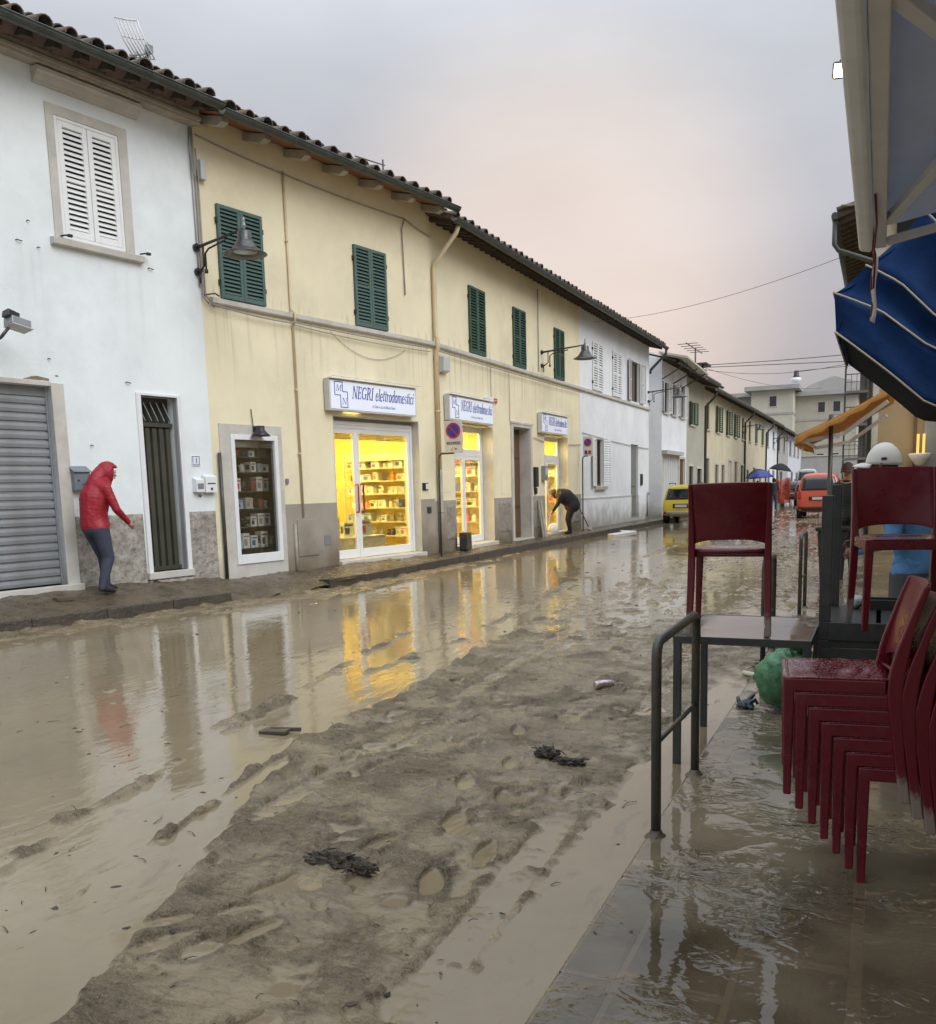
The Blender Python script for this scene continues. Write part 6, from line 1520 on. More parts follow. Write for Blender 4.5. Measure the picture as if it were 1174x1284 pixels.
# ================================================================== red plastic chairs
m_chair = M('dark_red_polypropylene', (0.115, 0.0035, 0.011), 0.30, 0.12, 4, 0.06, 90, spec=0.5, dirt_or_shade=(.16, .085, .065), dscale=13, damt=.22, rvar=.10)
m_chairmud = m_chair
def chair_mud():
    m = M('dark_red_polypropylene_muddy', (0.115, 0.0035, 0.011), 0.32, 0.08, 4, 0.06, 90)
    n, l = m.node_tree.nodes, m.node_tree.links; b = n['Principled BSDF']; src = b.inputs['Base Color'].links[0].from_socket
    tc = n.new('ShaderNodeTexCoord'); sp = n.new('ShaderNodeSeparateXYZ'); l.new(tc.outputs['Object'], sp.inputs[0])
    nz = n.new('ShaderNodeTexNoise'); nz.inputs['Scale'].default_value = 22; nz.inputs['Detail'].default_value = 7; nz.inputs['Roughness'].default_value = .75; l.new(tc.outputs['Object'], nz.inputs['Vector'])
    a = n.new('ShaderNodeMath'); a.operation = 'MULTIPLY_ADD'; a.inputs[1].default_value = -0.24; l.new(nz.outputs['Fac'], a.inputs[0]); l.new(sp.outputs['Z'], a.inputs[2])
    r = n.new('ShaderNodeMapRange'); r.inputs['From Min'].default_value = 0.01; r.inputs['From Max'].default_value = -0.035; l.new(a.outputs[0], r.inputs['Value'])
    mx = n.new('ShaderNodeMix'); mx.data_type = 'RGBA'; mx.inputs['B'].default_value = (.23, .185, .145, 1); l.new(r.outputs[0], mx.inputs['Factor']); l.new(src, mx.inputs['A']); l.new(mx.outputs['Result'], b.inputs['Base Color'])
    rr = n.new('ShaderNodeMapRange'); rr.inputs['To Min'].default_value = .3; rr.inputs['To Max'].default_value = .8; l.new(r.outputs[0], rr.inputs['Value']); l.new(rr.outputs[0], b.inputs['Roughness'])
    return m
m_chairmud = chair_mud()
def wet_seat():
    m = M('dark_red_seat_wet', (0.12, 0.006, 0.014), 0.12, 0.1, 4, spec=0.7)
    n, l = m.node_tree.nodes, m.node_tree.links; b = n['Principled BSDF']
    tc = n.new('ShaderNodeTexCoord'); v = n.new('ShaderNodeTexVoronoi'); v.inputs['Scale'].default_value = 75; l.new(tc.outputs['Object'], v.inputs['Vector'])
    r = n.new('ShaderNodeMapRange'); r.inputs['From Min'].default_value = .15; r.inputs['From Max'].default_value = .45; r.inputs['To Min'].default_value = 1; r.inputs['To Max'].default_value = 0; l.new(v.outputs['Distance'], r.inputs['Value'])
    bp = n.new('ShaderNodeBump'); bp.inputs['Strength'].default_value = .7; bp.inputs['Distance'].default_value = .003; l.new(r.outputs[0], bp.inputs['Height']); l.new(bp.outputs[0], b.inputs['Normal'])
    return m
m_seat = wet_seat()
CH_W, CH_D, CH_S, CH_T = 0.425, 0.390, 0.475, 0.835
def chair(label, group):
    """stackable one-piece chair; front towards +Y"""
    t = thing('red_chair', label, 'chair', (0, 0, 0), group)
    hw, hd = CH_W / 2, CH_D / 2
    # seat: slightly dished sheet with a rim
    n = 13; top = []
    for i in range(n):
        row = []
        for j in range(n):
            u, v = -1 + 2 * i / (n - 1), -1 + 2 * j / (n - 1)
            dish = 0.014 * max(0, 1 - u * u) * max(0, 1 - v * v)
            row.append((u * hw * .985, v * hd + (0.02 * (1 - u * u) if v < 0 and False else 0), CH_S - dish - 0.004 * max(0, v) ** 4))
        top.append(row)
    mb = MB(); mb.grid(top); mb.build('seat', m_seat, t, solid=0.006)
    # apron under the rim
    mb = MB(); h = 0.052; th = 0.024; z1 = CH_S - .003
    mb.box(-hw, -hw + th, -hd + .02, hd - .03, z1 - h, z1); mb.box(hw - th, hw, -hd + .02, hd - .03, z1 - h, z1); mb.box(-hw + th, hw - th, hd - th, hd, z1 - h, z1); mb.box(-hw + th, hw - th, -hd + .02, -hd + .02 + th, z1 - h * .8, z1 - .008)
    mb.build('apron', m_chair, t, bevel=.005)
    # front legs: square, tapering
    for sx in (-1, 1):
        mb = MB(); a, b = .044, .030
        x0 = sx * (hw - a / 2); y0 = hd - a / 2; xb = sx * (hw - .014); yb = hd - .012
        vs = [(x0 + i * a / 2, y0 + j * a / 2, z1) for i, j in ((-1, -1), (1, -1), (1, 1), (-1, 1))] + [(xb + i * b / 2, yb + j * b / 2 - .012, 0) for i, j in ((-1, -1), (1, -1), (1, 1), (-1, 1))]
        mb.add(vs, [(0, 1, 2, 3), (7, 6, 5, 4), (0, 4, 5, 1), (1, 5, 6, 2), (2, 6, 7, 3), (3, 7, 4, 0)]); mb.build('leg', m_chair, t, bevel=.006)
    # rear legs sweep up into the sides of the back
    prof = []
    for k in range(15):
        z = CH_T * k / 14; u = z / CH_T
        y = -hd - 0.070 * (1 - u) ** 1.8 + (-0.150 * max(0, u - .5) ** 1.35 * 2.0) + 0.01
        prof.append((y, z))
    def back_y(z): return float(np.interp(z, [p[1] for p in prof], [p[0] for p in prof]))
    for sx in (-1, 1):
        mb = MB(); rows = []
        for (y, z) in prof:
            u = z / CH_T
            w = .030 + .016 * math.sin(math.pi * min(1, u * 1.3)) * .6; dpt = .038 + .018 * math.exp(-((z - .46) / .16) ** 2)
            if z > .60: dpt = .038 - .014 * (z - .6) / .235; w = .030 - .008 * (z - .6) / .235
            xo = sx * (hw + .012 * (1 - u) + .004); xi = xo - sx * w
            rows.append([(xo, y - dpt / 2, z), (xo, y + dpt / 2, z), (xi, y + dpt / 2, z), (xi, y - dpt / 2, z)])
        mb.grid(rows, smooth=False, closed=True); mb.f.append((3, 2, 1, 0)); mb.mi.append(0); mb.sm.append(False); e0 = 14 * 4; mb.f.append((e0, e0 + 1, e0 + 2, e0 + 3)); mb.mi.append(0); mb.sm.append(False)
        mb.build('leg', m_chairmud, t, bevel=.006)
    # back panel: bowed, its lower edge arched to leave an oval gap above the seat
    rows = []; nz = 10; nx = 15
    for i in range(nz):
        row = []
        for j in range(nx):
            u = -1 + 2 * j / (nx - 1)
            zb = 0.530 - .030 * abs(u) ** 3.5 + 0.0
            z = zb + (CH_T + .004 * (1 - u * u) - zb) * i / (nz - 1)
            row.append((u * (hw - .012), back_y(z) - .030 * (1 - u * u), z))
        rows.append(row)
    mb = MB(); mb.grid(rows); mb.build('backrest', m_chair, t, solid=.012, bevel=.003)
    # curved rail along the back of the seat
    mb = MB(); pts = [(-hw + .02 + (CH_W - .04) * k / 8, back_y(.47) + .015 - .035 * (1 - (2 * k / 8 - 1) ** 2), CH_S - .012) for k in range(9)]
    mb.tube(pts, .016, 8); mb.build('seat_rail', m_chair, t)
    return t
proto = chair('dark red plastic chair standing on the muddy table with its back to the viewer', 'dark red plastic chairs')
def set_tree(o, loc, rz, tilt=(0, 0)):
    o.location = loc; o.rotation_euler = (tilt[0], tilt[1], rz); return o
rc = random.Random(3)
places = [((-0.768, 5.42, 0.745), R(5), None),
          ((0.115, 5.30, 0.805), R(190), 'dark red plastic chair standing on the upturned table before the man in the white cap')]
STK = ['bottom chair of the dark red stack, its muddy legs on the wet pavement', 'second chair from the bottom of the dark red stack', 'third chair from the bottom of the dark red stack', 'middle chair of the dark red stack, fourth from the bottom',
       'fifth chair from the bottom of the dark red stack', 'sixth chair from the bottom of the dark red stack, just under the top one', 'top chair of the dark red stack, its seat wet with rain']
sx0, sy0 = 0.130, 3.97; srz = R(96.5)
fx, fy = -math.sin(srz), math.cos(srz)
for k, lb in enumerate(STK):
    places.append(((sx0 + fx * .047 * k, sy0 + fy * .047 * k, .005 + .0575 * k), srz + R(rc.uniform(-.5, .5)), lb))
for k, (loc, rz, lb) in enumerate(places):
    o = proto if k == 0 else copy_tree(proto)
    if lb: o['label'] = lb
    set_tree(o, loc, rz)

# ================================================================== cafe tables
m_tabm = M('dark_grey_table_metal', (0.035, 0.042, 0.042), 0.35, 0.15, 6, 0.05, 50, dirt_or_shade=(0.12, .10, .075), dscale=7, damt=.4)
m_tabtop = M('wet_table_top', (0.16, 0.15, 0.14), 0.07, 0.2, 4, 0.0, dirt_or_shade=(.11, .09, .07), dscale=3, damt=.6, rvar=.05)
def table(label, x0, x1, y0, y1, h, top_mat=m_tabtop, frame=.03):
    t = thing('cafe_table', label, 'table', ((x0 + x1) / 2, (y0 + y1) / 2, 0))
    mb = MB(); mb.box(x0 + .012, x1 - .012, y0 + .012, y1 - .012, h - .018, h); mb.build('table_top', top_mat, t, bevel=.003)
    mb = MB(); mb.box(x0, x1, y0, y0 + .012, h - .04, h + .002); mb.box(x0, x1, y1 - .012, y1, h - .04, h + .002); mb.box(x0, x0 + .012, y0 + .012, y1 - .012, h - .04, h + .002); mb.box(x1 - .012, x1, y0 + .012, y1 - .012, h - .04, h + .002); mb.build('table_frame', m_tabm, t, bevel=.002)
    for x in (x0 + .022, x1 - .022):
        for y in (y0 + .022, y1 - .022):
            mb = MB(); mb.box(x - .021, x + .021, y - .021, y + .021, 0, h - .04); mb.build('leg', m_tabm, t, bevel=.003)
    return t
table('wet grey cafe table under the single red chair, beside the kerb railing', -1.035, -0.305, 5.10, 6.02, 0.74)
# mud left on its corner
mb = MB(); mb.grid([[(-.36 + .06 * i / 9 - .02 + .02 * math.sin(j), 5.62 + .30 * j / 9, .7415 + .006 * math.sin(i / 9 * math.pi) * math.sin(j / 9 * math.pi) * (1 + .5 * math.sin(5 * i + 3 * j))) for j in range(10)] for i in range(10)]); tag(mb.build('mud_patch', m_mud), 'patch of wet mud on the corner of the wet grey table', 'mud')
table('dark grey table carrying the upturned table beside the green bag', -0.29, 0.75, 5.44, 6.20, 0.695, m_tabm)
t = thing('upturned_table', 'dark grey table lying upside down on another, its legs in the air', 'table', (0.2, 5.8, 0.7))
mb = MB()
for i in range(7): mb.box(-.28 + .0, .74, 5.45 + i * .106, 5.45 + i * .106 + .085, .702, .722)
for i in range(7):
    mb2 = MB(); mb2.box(-.235, .70, 5.452 + i * .106, 5.452 + i * .106 + .085, .702, .722); mb2.build('slat', m_tabm, t, bevel=.002)
mb = MB(); mb.box(-.29, -.24, 5.44, 6.20, .699, .80); mb.box(.70, .75, 5.44, 6.20, .699, .80); mb.box(-.24, .70, 5.425, 5.45, .699, .80); mb.box(-.24, .70, 6.19, 6.22, .699, .80); mb.box(.0, .03, 5.45, 6.19, .723, .80); mb.build('table_frame', m_tabm, t, bevel=.003)
mb = MB(); mb.box(-.24, .70, 5.45, 6.19, .785, .80); mb.build('table_underside', m_tabm, t)
for x, y, h in ((-.262, 5.475, 1.50), (-.245, 6.165, 1.555), (.72, 5.47, 1.5), (.72, 6.17, 1.5)):
    mb = MB(); mb.box(x - .03, x + .03, y - .03, y + .03, .80, h); mb.build('leg', m_tabm, t, bevel=.004)
mb = MB(); mb.box(-.27, .72, 5.415, 5.436, .50, .56); mb.box(-.27, .72, 5.415, 5.436, .60, .655); tag(mb.build('slatted_board', m_tabm), 'dark slatted board leaning under the edge of the stacked tables', 'board')

# ================================================================== kerb railings
def railing(label, x, y0, y1, h):
    t = thing('kerb_railing', label, 'railing', (x, (y0 + y1) / 2, 0), 'tubular railings along the right kerb')
    mb = MB(); r = .0225; pts = [(x, y0, -.05), (x, y0, h - .09)]
    for k in range(1, 6):
        a = math.pi / 2 * k / 5; pts.append((x, y0 + .07 - .07 * math.cos(a), h - .09 + .07 * math.sin(a)))
    pts += [(x, y1 - .07, h - .02)]
    for k in range(1, 6):
        a = math.pi / 2 * k / 5; pts.append((x, y1 - .07 + .07 * math.sin(a), h - .09 + .07 * math.cos(a)))
    pts.append((x, y1, -.05)); mb.tube(pts, r, 14); mb.build('hoop', m_rail, t)
    mb = MB(); mb.tube([(x, y0 + .01, h * .48), (x, y1 - .01, h * .44)], .012, 8); mb.build('cross_bar', m_rail, t)
    for y in (y0, y1):
        mb = MB(); mb.lathe([(r + .001, .03), (r + .004, .025), (r + .010, .010), (.045, .004), (.055, -.01)], (x, y, .008), 14); mb.build('mud_foot', m_silt, t)
railing('muddy steel railing hoop nearest the viewer at the kerb', -0.875, 3.96, 4.92, 0.915)
railing('steel railing hoop behind the single red chair', -0.875, 8.1, 8.9, 0.93)
railing('third steel railing hoop up the kerb, beside the upturned table leg', -0.82, 11.3, 12.1, 0.98)

# ================================================================== awnings overhead
m_canvas = M('grey_white_canvas', (0.78, 0.77, 0.74), 0.7, 0.06, 2, 0.1, 60, dirt_or_shade=(.52, .48, .38), dscale=3, damt=.6)
m_canvasu = M('grey_canopy_canvas', (0.60, 0.64, 0.70), 0.8, 0.1, 1.5, 0.2, 12)
m_cord = M('dull_red_cord', (.16, .02, .025), .7, .1, 9)
m_beam = M('pale_grey_canopy_beam', (0.80, 0.81, 0.82), 0.45, 0.06, 3)
translucent(m_canvas, (.8, .79, .74), .35); translucent(m_canvasu, (.55, .60, .68), .22)
t = thing('white_canopy', 'white framed canopy overhead at the upper right edge, seen from below', 'canopy', (1, 4, 3))
mb = MB(); mb.prism([(-.175, 2.97), (-.10, 2.95), (-.095, 3.30), (-.165, 3.30)], 1, 1.0, 6.40); mb.build('fascia', m_canvas, t, bevel=.02)
mb = MB(); mb.box(-.085, -.02, .95, 6.42, 2.98, 3.07); mb.build('edge_beam', m_beam, t, bevel=.006)
mb = MB(); P = []
for i in range(12):
    u = i / 11; P.append([(-.12 + 1.87 * u, 1.0 + 5.4 * j / 20, 3.12 + .30 * u - .05 * math.sin(math.pi * u) + .02 * math.sin(j * 2.4 + i)) for j in range(21)])
mb.grid(P); mb.build('canvas', m_canvasu, t, solid=.006)
for k, (a, b) in enumerate((((-.02, 3.25, 3.02), (.62, 4.9, 3.12)), ((-.02, 5.95, 3.02), (.72, 3.3, 3.14)), ((-.02, 6.35, 3.0), (1.75, 6.35, 3.30)), ((.3, 1.0, 3.08), (.3, 6.35, 3.08)))):
    mb = MB(); mb.bar(a, b, .055, .045); mb.build('strut', m_beam, t, bevel=.004)
mb = MB(); mb.tube([(-.075, 5.2, 2.97), (-.07, 5.7, 2.96), (-.085, 6.2, 2.93), (-.08, 6.44, 2.95), (-.085, 6.45, 2.75)], .006, 6); mb.build('red_cord', m_cord, t)
mb = MB(); mb.grid([[(-.095 + .028 * i + .006 * math.sin(j), 6.45 + .006 * math.sin(j * 1.7 + i), 2.98 - .42 * j / 10 - .02 * i) for j in range(11)] for i in range(2)]); mb.cur = 1; mb.tube([(-.094 + .005 * math.sin(j), 6.452, 2.98 - .42 * j / 10) for j in range(11)], .004, 5)
mb.build('hanging_strip', [m_canvas, m_cord], t, solid=.003)
for x in (1.72,):
    for y in (1.2, 6.3):
        mb = MB(); mb.box(x - .04, x + .04, y - .04, y + .04, 0, 3.3); mb.build('post', m_beam, t)
t = thing('lit_floodlight', 'small lit floodlight on the outer edge of the white canopy', 'floodlight', (-.2, 4.2, 3.2))
mb = MB(); mb.obox((-.205, 4.14, 3.17), (.05, .035, .06), (R(25), 0, R(10))); mb.build('lamp_housing', m_black, t, bevel=.008)
mb = MB(); mb.obox((-.203, 4.118, 3.160), (.040, .006, .046), (R(25), 0, R(10))); mb.build('lamp_glass', glow('warm_flood', (1, .90, .55), 14), t)
mb = MB(); mb.bar((-.20, 4.15, 3.20), (-.15, 4.17, 3.24), .02); mb.build('lamp_arm', m_black, t)

# blue hood awning: panels of cloth between bows, cream piping on the bows
m_bluecl = M('blue_awning_cloth', (0.006, 0.030, 0.105), 0.75, 0.2, 3, 0.5, 9, dirt_or_shade=(.004, .016, .06), dscale=2, damt=.7, spec=.15)
m_piping = M('cream_piping', (0.36, 0.31, 0.22), .6, .08, 8)
m_blueu = M('blue_awning_lining', (0.005, 0.008, 0.018), .95, .1, 3, spec=.1)
t = thing('blue_awning', 'blue folding hood awning with cream piping over the pavement', 'awning', (.6, 8.5, 2.5))
AW0, AW1 = 7.6, 10.0
piv = Vector((1.70, 2.25))
bows = [(-.345, 2.67), (-.365, 2.955), (-.15, 3.12), (.24, 3.46), (.95, 3.78)]
def bow_end(k, v):       # point v of the way from the bow's nose back to the wall, in the near end plane
    b = Vector(bows[k]); return b + (piv - b) * v
lo = [(-.345, 2.67), (.02, 2.36), (.30, 2.10), (.62, 2.05), (1.72, 2.1)]
rows = [[(p[0], AW0 + .05, p[1]) for p in lo]]
ups = {1: [(-.365, 2.955), (-.05, 2.80), (.30, 2.50), (.75, 2.32), (1.72, 2.2)], 2: [(-.15, 3.13), (.08, 2.98), (.34, 2.70), (.8, 2.45), (1.72, 2.26)], 3: [(.22, 3.46), (.36, 3.30), (.50, 3.05), (.9, 2.7), (1.72, 2.3)], 4: [(.95, 3.78), (1.05, 3.5), (1.15, 3.2), (1.3, 2.8), (1.72, 2.35)]}
def dense(pl, n=16):
    q = np.linspace(0, len(pl) - 1, n); xs = np.interp(q, range(len(pl)), [p[0] for p in pl]); zs = np.interp(q, range(len(pl)), [p[1] for p in pl]); return [(float(a), float(b)) for a, b in zip(xs, zs)]
rings = [dense(lo)] + [dense(ups[k]) for k in (1, 2, 3, 4)]
for k in range(4):
    A, B = rings[k], rings[k + 1]
    P = []
    for i in range(16):
        row = []
        for j in range(7):
            u = j / 6
            x = A[i][0] + (B[i][0] - A[i][0]) * u; z = A[i][1] + (B[i][1] - A[i][1]) * u
            puff = math.sin(math.pi * u) * .07 + .012 * math.sin(i * 1.9 + k) * math.sin(math.pi * u)
            row.append((x, AW0 + .02 * k + puff * (1 if k else .3) + .012 * math.sin(i * .8 + j), z))
        P.append(row)
    mb = MB(); mb.grid(P)
    # front of the same panel, running back along the street
    P = []
    for j in range(7):
        u = j / 6; x = A[0][0] + (B[0][0] - A[0][0]) * u; z = A[0][1] + (B[0][1] - A[0][1]) * u; dent = math.sin(math.pi * u) * .05
        P.append([(x + dent * .8, AW0 + .02 * k + math.sin(math.pi * u) * .07 * (1 if k else .3) + (AW1 - AW0) * i / 10, z - dent * .4 + .008 * math.sin(i * 2 + k)) for i in range(11)])
    mb.grid(P); mb.build('panel', m_bluecl, t, solid=.004)
for k in range(5):
    mb = MB(); A = rings[k]
    mb.tube([(A[0][0], AW1, A[0][1]), (A[0][0] - .004, AW0 + .02 * max(0, k - 1) - .01, A[0][1] + .004)] + [(p[0], AW0 + .02 * max(0, k - 1) - .012, p[1] + .003) for p in A[1:]], .008, 6)
    mb.build('piping', m_piping, t)
mb = MB(); mb.grid([[(p[0] + .02, AW0 + .08 + (AW1 - AW0 - .1) * j / 4, p[1] + .03) for j in range(5)] for p in dense(lo)]); mb.build('lining', m_blueu, t)

# orange awning on arms with its post
m_orange = M('orange_awning_cloth', (0.50, 0.22, 0.03), .6, .15, 3, .15, 25, dirt_or_shade=(.30, .14, .03), dscale=2, damt=.6)
translucent(m_orange, (.60, .30, .03), .30)
t = thing('orange_awning', 'sagging orange awning with scalloped front edge, far end of the pavement', 'awning', (-.5, 15, 2.4))
A0, A1 = 13.6, 17.2
P = []
for i in range(12):
    u = i / 11; P.append([(-1.10 + 1.25 * u, A0 + (A1 - A0) * j / 12, 2.20 + .62 * u - .03 * math.sin(math.pi * u) + .012 * math.sin(j * 1.7)) for j in range(13)])
mb = MB(); mb.grid(P); mb.build('cloth', m_orange, t, solid=.01)
P = [[(-1.10 + .012 * math.sin(j * 1.3) * i, A0 + (A1 - A0) * j / 36, 2.20 - (.13 + .02 * math.sin(j * 1.1)) * i / 3) for j in range(37)] for i in range(4)]
mb = MB(); mb.grid(P)
mb.grid([[(-1.10 + 1.2 * i / 14, A0 - .004, 2.195 + .595 * i / 14 - .03 * math.sin(math.pi * i / 14) - (.11 + .03 * math.sin(i * 2.1)) * j / 3 * (1 - .3 * i / 14)) for j in range(4)] for i in range(15)])
mb.build('valance', M('orange_valance', (.42, .19, .035), .65, .2, 4, .2, 30), t, solid=.005)
mb = MB(); mb.tube([(-1.08, A0, 2.17), (-1.08, A1, 2.17)], .03, 8); mb.build('front_bar', m_beam, t)
for y in (A0 + .3, A1 - .3):
    mb = MB(); mb.bar((-1.05, y, 2.13), (-.50, y + .1, 2.22), .05); mb.bar((-.50, y + .1, 2.22), (0.05, y, 2.62), .05); mb.build('folding_arm', m_beam, t)
mb = MB(); mb.tube([(-.655, 13.9, 0), (-.655, 13.9, 2.36)], .03, 8); tag(mb.build('awning_post', m_rail), 'dark post under the orange awning', 'post')
# wall sconce on the ochre front
t = thing('wall_sconce', 'white bracket lamp with a lit yellow tube on the ochre wall', 'wall lamp', (.72, 21.8, 2))
mb = MB(); mb.prism([(-.28, 2.12), (.28, 2.12), (.22, 1.98), (.05, 1.76), (-.1, 1.72), (-.22, 1.86)], 1, 21.6, 21.95); 
mb = MB(); mb.lathe([(0, -.24), (.08, -.22), (.16, -.10), (.22, 0), (.20, .02), (0, 0)], (.72, 21.7, 2.08), 14); mb.build('bowl', m_whitemetal, t)
for dx in (-.04, .07):
    mb = MB(); mb.tube([(.72 + dx, 21.7, 2.08), (.72 + dx, 21.7, 2.50)], .026, 8); mb.build('lit_tube', glow('yellow_tube', (1, .62, .14), 1.1), t)
ld = bpy.data.lights.new('wall_lamp', 'POINT'); ld.energy = 3; ld.color = (1, .68, .25); ld.shadow_soft_size = .15
lo_ = bpy.data.objects.new('sconce_lamp', ld); COL.objects.link(lo_); lo_.parent = t; lo_.location = (-.05, -.45, .55)

# ================================================================== cars
m_tyre = M('tyre_rubber', (.012, .012, .012), .7); m_trim = M('black_plastic_trim', (.025, .025, .026), .55, .1, 5)
m_carglass = M('car_glass', (.012, .015, .017), .05, .1, 2, spec=.8); m_redlamp = M('red_tail_lamp', (.35, .012, .012), .2); m_silvertrim = M('silver_trim', (.42, .43, .42), .3, .05, 5, metal=.5)
def car(label, name, loc, rz, col, L, Wd, H, tall=0.0, cat='car', plate=True):
    paint = M('paint_' + name, col, .22, .04, 2, spec=.6, coat=.6, dirt_or_shade=tuple(c * .6 for c in col), dscale=2, damt=.3)
    t = thing('parked_car', label, cat, (0, 0, 0), 'cars parked along the street')
    hw = Wd / 2
    # stations along the length from the rear (y=0) forwards: y at sill, y at roof, sill z, belt z, roof z, half width low, half width roof
    belt = H * .60
    st = [(0.00, .22, .42, belt * .97, H * .93, hw * .90, hw * .70), (.07, .30, .26, belt * .99, H * .985, hw * .985, hw * .76), (.60, .75, .24, belt, H, hw, hw * .79),
          (1.6, 1.6, .24, belt * .985, H * .995, hw, hw * .80), (L * .56, L * .56, .24, belt * .96, H * .965, hw, hw * .79), (L * .74, L * .62, .24, belt * .93, H * .90, hw, hw * .74),
          (L * .76, L * .76, .24, belt * .90, belt * .95, hw * .99, hw * .72), (L * .93, L * .91, .25, belt * .80, belt * .84, hw * .94, hw * .66), (L, L * .985, .34, belt * .66, belt * .72, hw * .82, hw * .58)]
    rows = []
    for (yl, yr, zs, zb, zr, wl_, wr) in st:
        ym = yl + (yr - yl) * .25
        half = [(0, yl, zs), (wl_ * .86, yl, zs), (wl_ * .98, yl, zs + .10), (wl_, yl, zs + (zb - zs) * .55), (wl_ * .965, ym, zb), (wr + (wl_ - wr) * .25, yl + (yr - yl) * .8, zb + (zr - zb) * .78), (wr * .86, yr, zr), (0, yr + .03 if yr < 1 else yr, zr + .012)]
        rows.append(half + [(-p[0], p[1], p[2]) for p in half[-2:0:-1]])
    mb = MB(); mb.grid(rows, True, True); n = len(rows[0])
    mb.f.append(tuple(range(n))[::-1]); mb.mi.append(0); mb.sm.append(True); e0 = (len(rows) - 1) * n; mb.f.append(tuple(range(e0, e0 + n))); mb.mi.append(0); mb.sm.append(True)
    body = mb.build('body', paint, t, sub=2)
    bpy.context.view_layer.update()
    dg = bpy.context.evaluated_depsgraph_get(); bvh = BVHTree.FromObject(body, dg)
    def decal(name, mat, cols, rows_, place, direction, off=.006):
        P = []
        for i in range(rows_ + 1):
            row = []
            for j in range(cols + 1):
                o = Vector(place(j / cols, i / rows_)); hit = bvh.ray_cast(o, Vector(direction))
                p = hit[0] if hit[0] else None
                row.append(None if p is None else tuple(p - Vector(direction) * off))
            P.append(row)
        if any(q is None for r in P for q in r): return None
        mb = MB(); mb.grid(P)
        return mb.build(name, mat, t, solid=.004)
    rear = (0, 1, 0)
    decal('rear_window', m_carglass, 8, 5, lambda u, v: ((-1 + 2 * u) * (hw * .80 - (hw * .11) * v), -1, belt * 1.02 + (H * .90 - belt * 1.02) * v), rear)
    decal('rear_bumper', m_trim if 'yellow' not in name else m_silvertrim, 10, 3, lambda u, v: ((-1 + 2 * u) * hw * .90, -1, .33 + .17 * v), rear, .02)
    for sx in (-1, 1):
        decal('tail_lamp', m_redlamp, 3, 5, lambda u, v: (sx * (hw * .78 + hw * .14 * u), -1, belt * .72 + belt * .34 * v) if 'yellow' not in name else (sx * (hw * .66 + hw * .22 * u), -1, .40 + .09 * v), rear, .012)
        decal('side_window', m_carglass, 10, 4, lambda u, v: (sx * 3, .55 + (L * .60 - .55) * u + .15 * v * (1 - u) - .28 * v * u, belt * 1.03 + (H * .905 - belt * 1.03) * v), (-sx, 0, 0))
        decal('side_trim', m_trim, 10, 2, lambda u, v: (sx * 3, .3 + (L - .7) * u, .30 + .10 * v), (-sx, 0, 0), .01)
        mb = MB(); mb.obox((sx * (hw + .09), L * .60, belt + .08), (.16, .09, .13)); mb.build('wing_mirror', m_trim, t, bevel=.02)
        decal('headlamp', m_platew, 3, 2, lambda u, v: (sx * (hw * .45 + hw * .25 * u), L + 1, belt * .56 + .12 * v), (0, -1, 0))
    decal('tailgate_recess', m_trim, 6, 2, lambda u, v: ((-1 + 2 * u) * hw * .42, -1, belt * .66 + .17 * v), rear, .008)
    if plate:
        mb = MB(); mb.box(-.24, .24, -.035, -.02, belt * .66 + .03, belt * .66 + .135); pl_ = mb.build('number_plate', m_platew, t)
    decal('windscreen', m_carglass, 8, 4, lambda u, v: ((-1 + 2 * u) * (hw * .74 - hw * .08 * v), L * .62 + .55 * (1 - v) + .05, 5), (0, 0, -1))
    for y in (.66, L - .72):
        for sx in (-1, 1):
            c = Vector((sx * (hw - .10), y, .31))
            w = MB(); n = 20
            prof = [(.17, -.10), (.29, -.10), (.31, -.07), (.31, .07), (.29, .10), (.17, .10)]
            rowsw = [[(c.x + p[1], c.y + math.cos(2 * math.pi * k / n) * p[0], c.z + math.sin(2 * math.pi * k / n) * p[0]) for p in prof] for k in range(n + 1)]
            w.grid(rowsw, False); wheel = w.build('wheel', m_tyre, t)
            w = MB(); rr = [[(c.x + sx * q[1], c.y + math.cos(2 * math.pi * k / n) * q[0], c.z + math.sin(2 * math.pi * k / n) * q[0]) for q in ((.0, .075), (.06, .08), (.15, .06), (.18, .085))] for k in range(n + 1)]
            w.grid(rr, False); w.build('rim', m_silvertrim, wheel)
            decal('wheel_arch', m_trim, 1, 1, lambda u, v: (sx * 3, y - .2 + .4 * u, .45 + .1 * v), (-sx, 0, 0), .0)
    if tall:
        for sx in (-1, 1):
            mb = MB(); mb.tube([(sx * hw * .70, .5, H + .02), (sx * hw * .70, .6, H + .06), (sx * hw * .70, L * .5, H + .06), (sx * hw * .70, L * .52, H + .01)], .02, 6); mb.build('roof_rail', m_trim if tall < 2 else m_silvertrim, t)
    t.location = loc; t.rotation_euler = (0, 0, rz)
    return t
car('yellow small hatchback parked at the left kerb, seen from behind', 'yellow', (-7.48, 38.3, 0.0), R(1), (.62, .47, .015), 3.65, 1.62, 1.58, 1)
car('orange red tall family car parked on the right, seen from behind', 'orange_red', (-2.42, 42.2, 0.0), R(0), (.52, .06, .012), 4.2, 1.80, 1.93)
car('pale blue car at the left kerb, mostly hidden behind the red chair', 'pale_blue', (-7.05, 46.8, 0.0), R(1), (.26, .33, .42), 4.0, 1.70, 1.60)
car('dark grey car beyond the orange barrier netting', 'dark_grey', (-5.95, 73, 0.0), R(4), (.05, .055, .06), 4.1, 1.75, 1.60)
car('red car half hidden behind the orange red family car', 'red', (-4.5, 66, 0.0), R(2), (.35, .03, .02), 4.0, 1.7, 1.5)
car('silver car parked in front of the pale van', 'silver', (-5.6, 84, 0.0), R(4), (.5, .52, .53), 4.2, 1.75, 1.55)
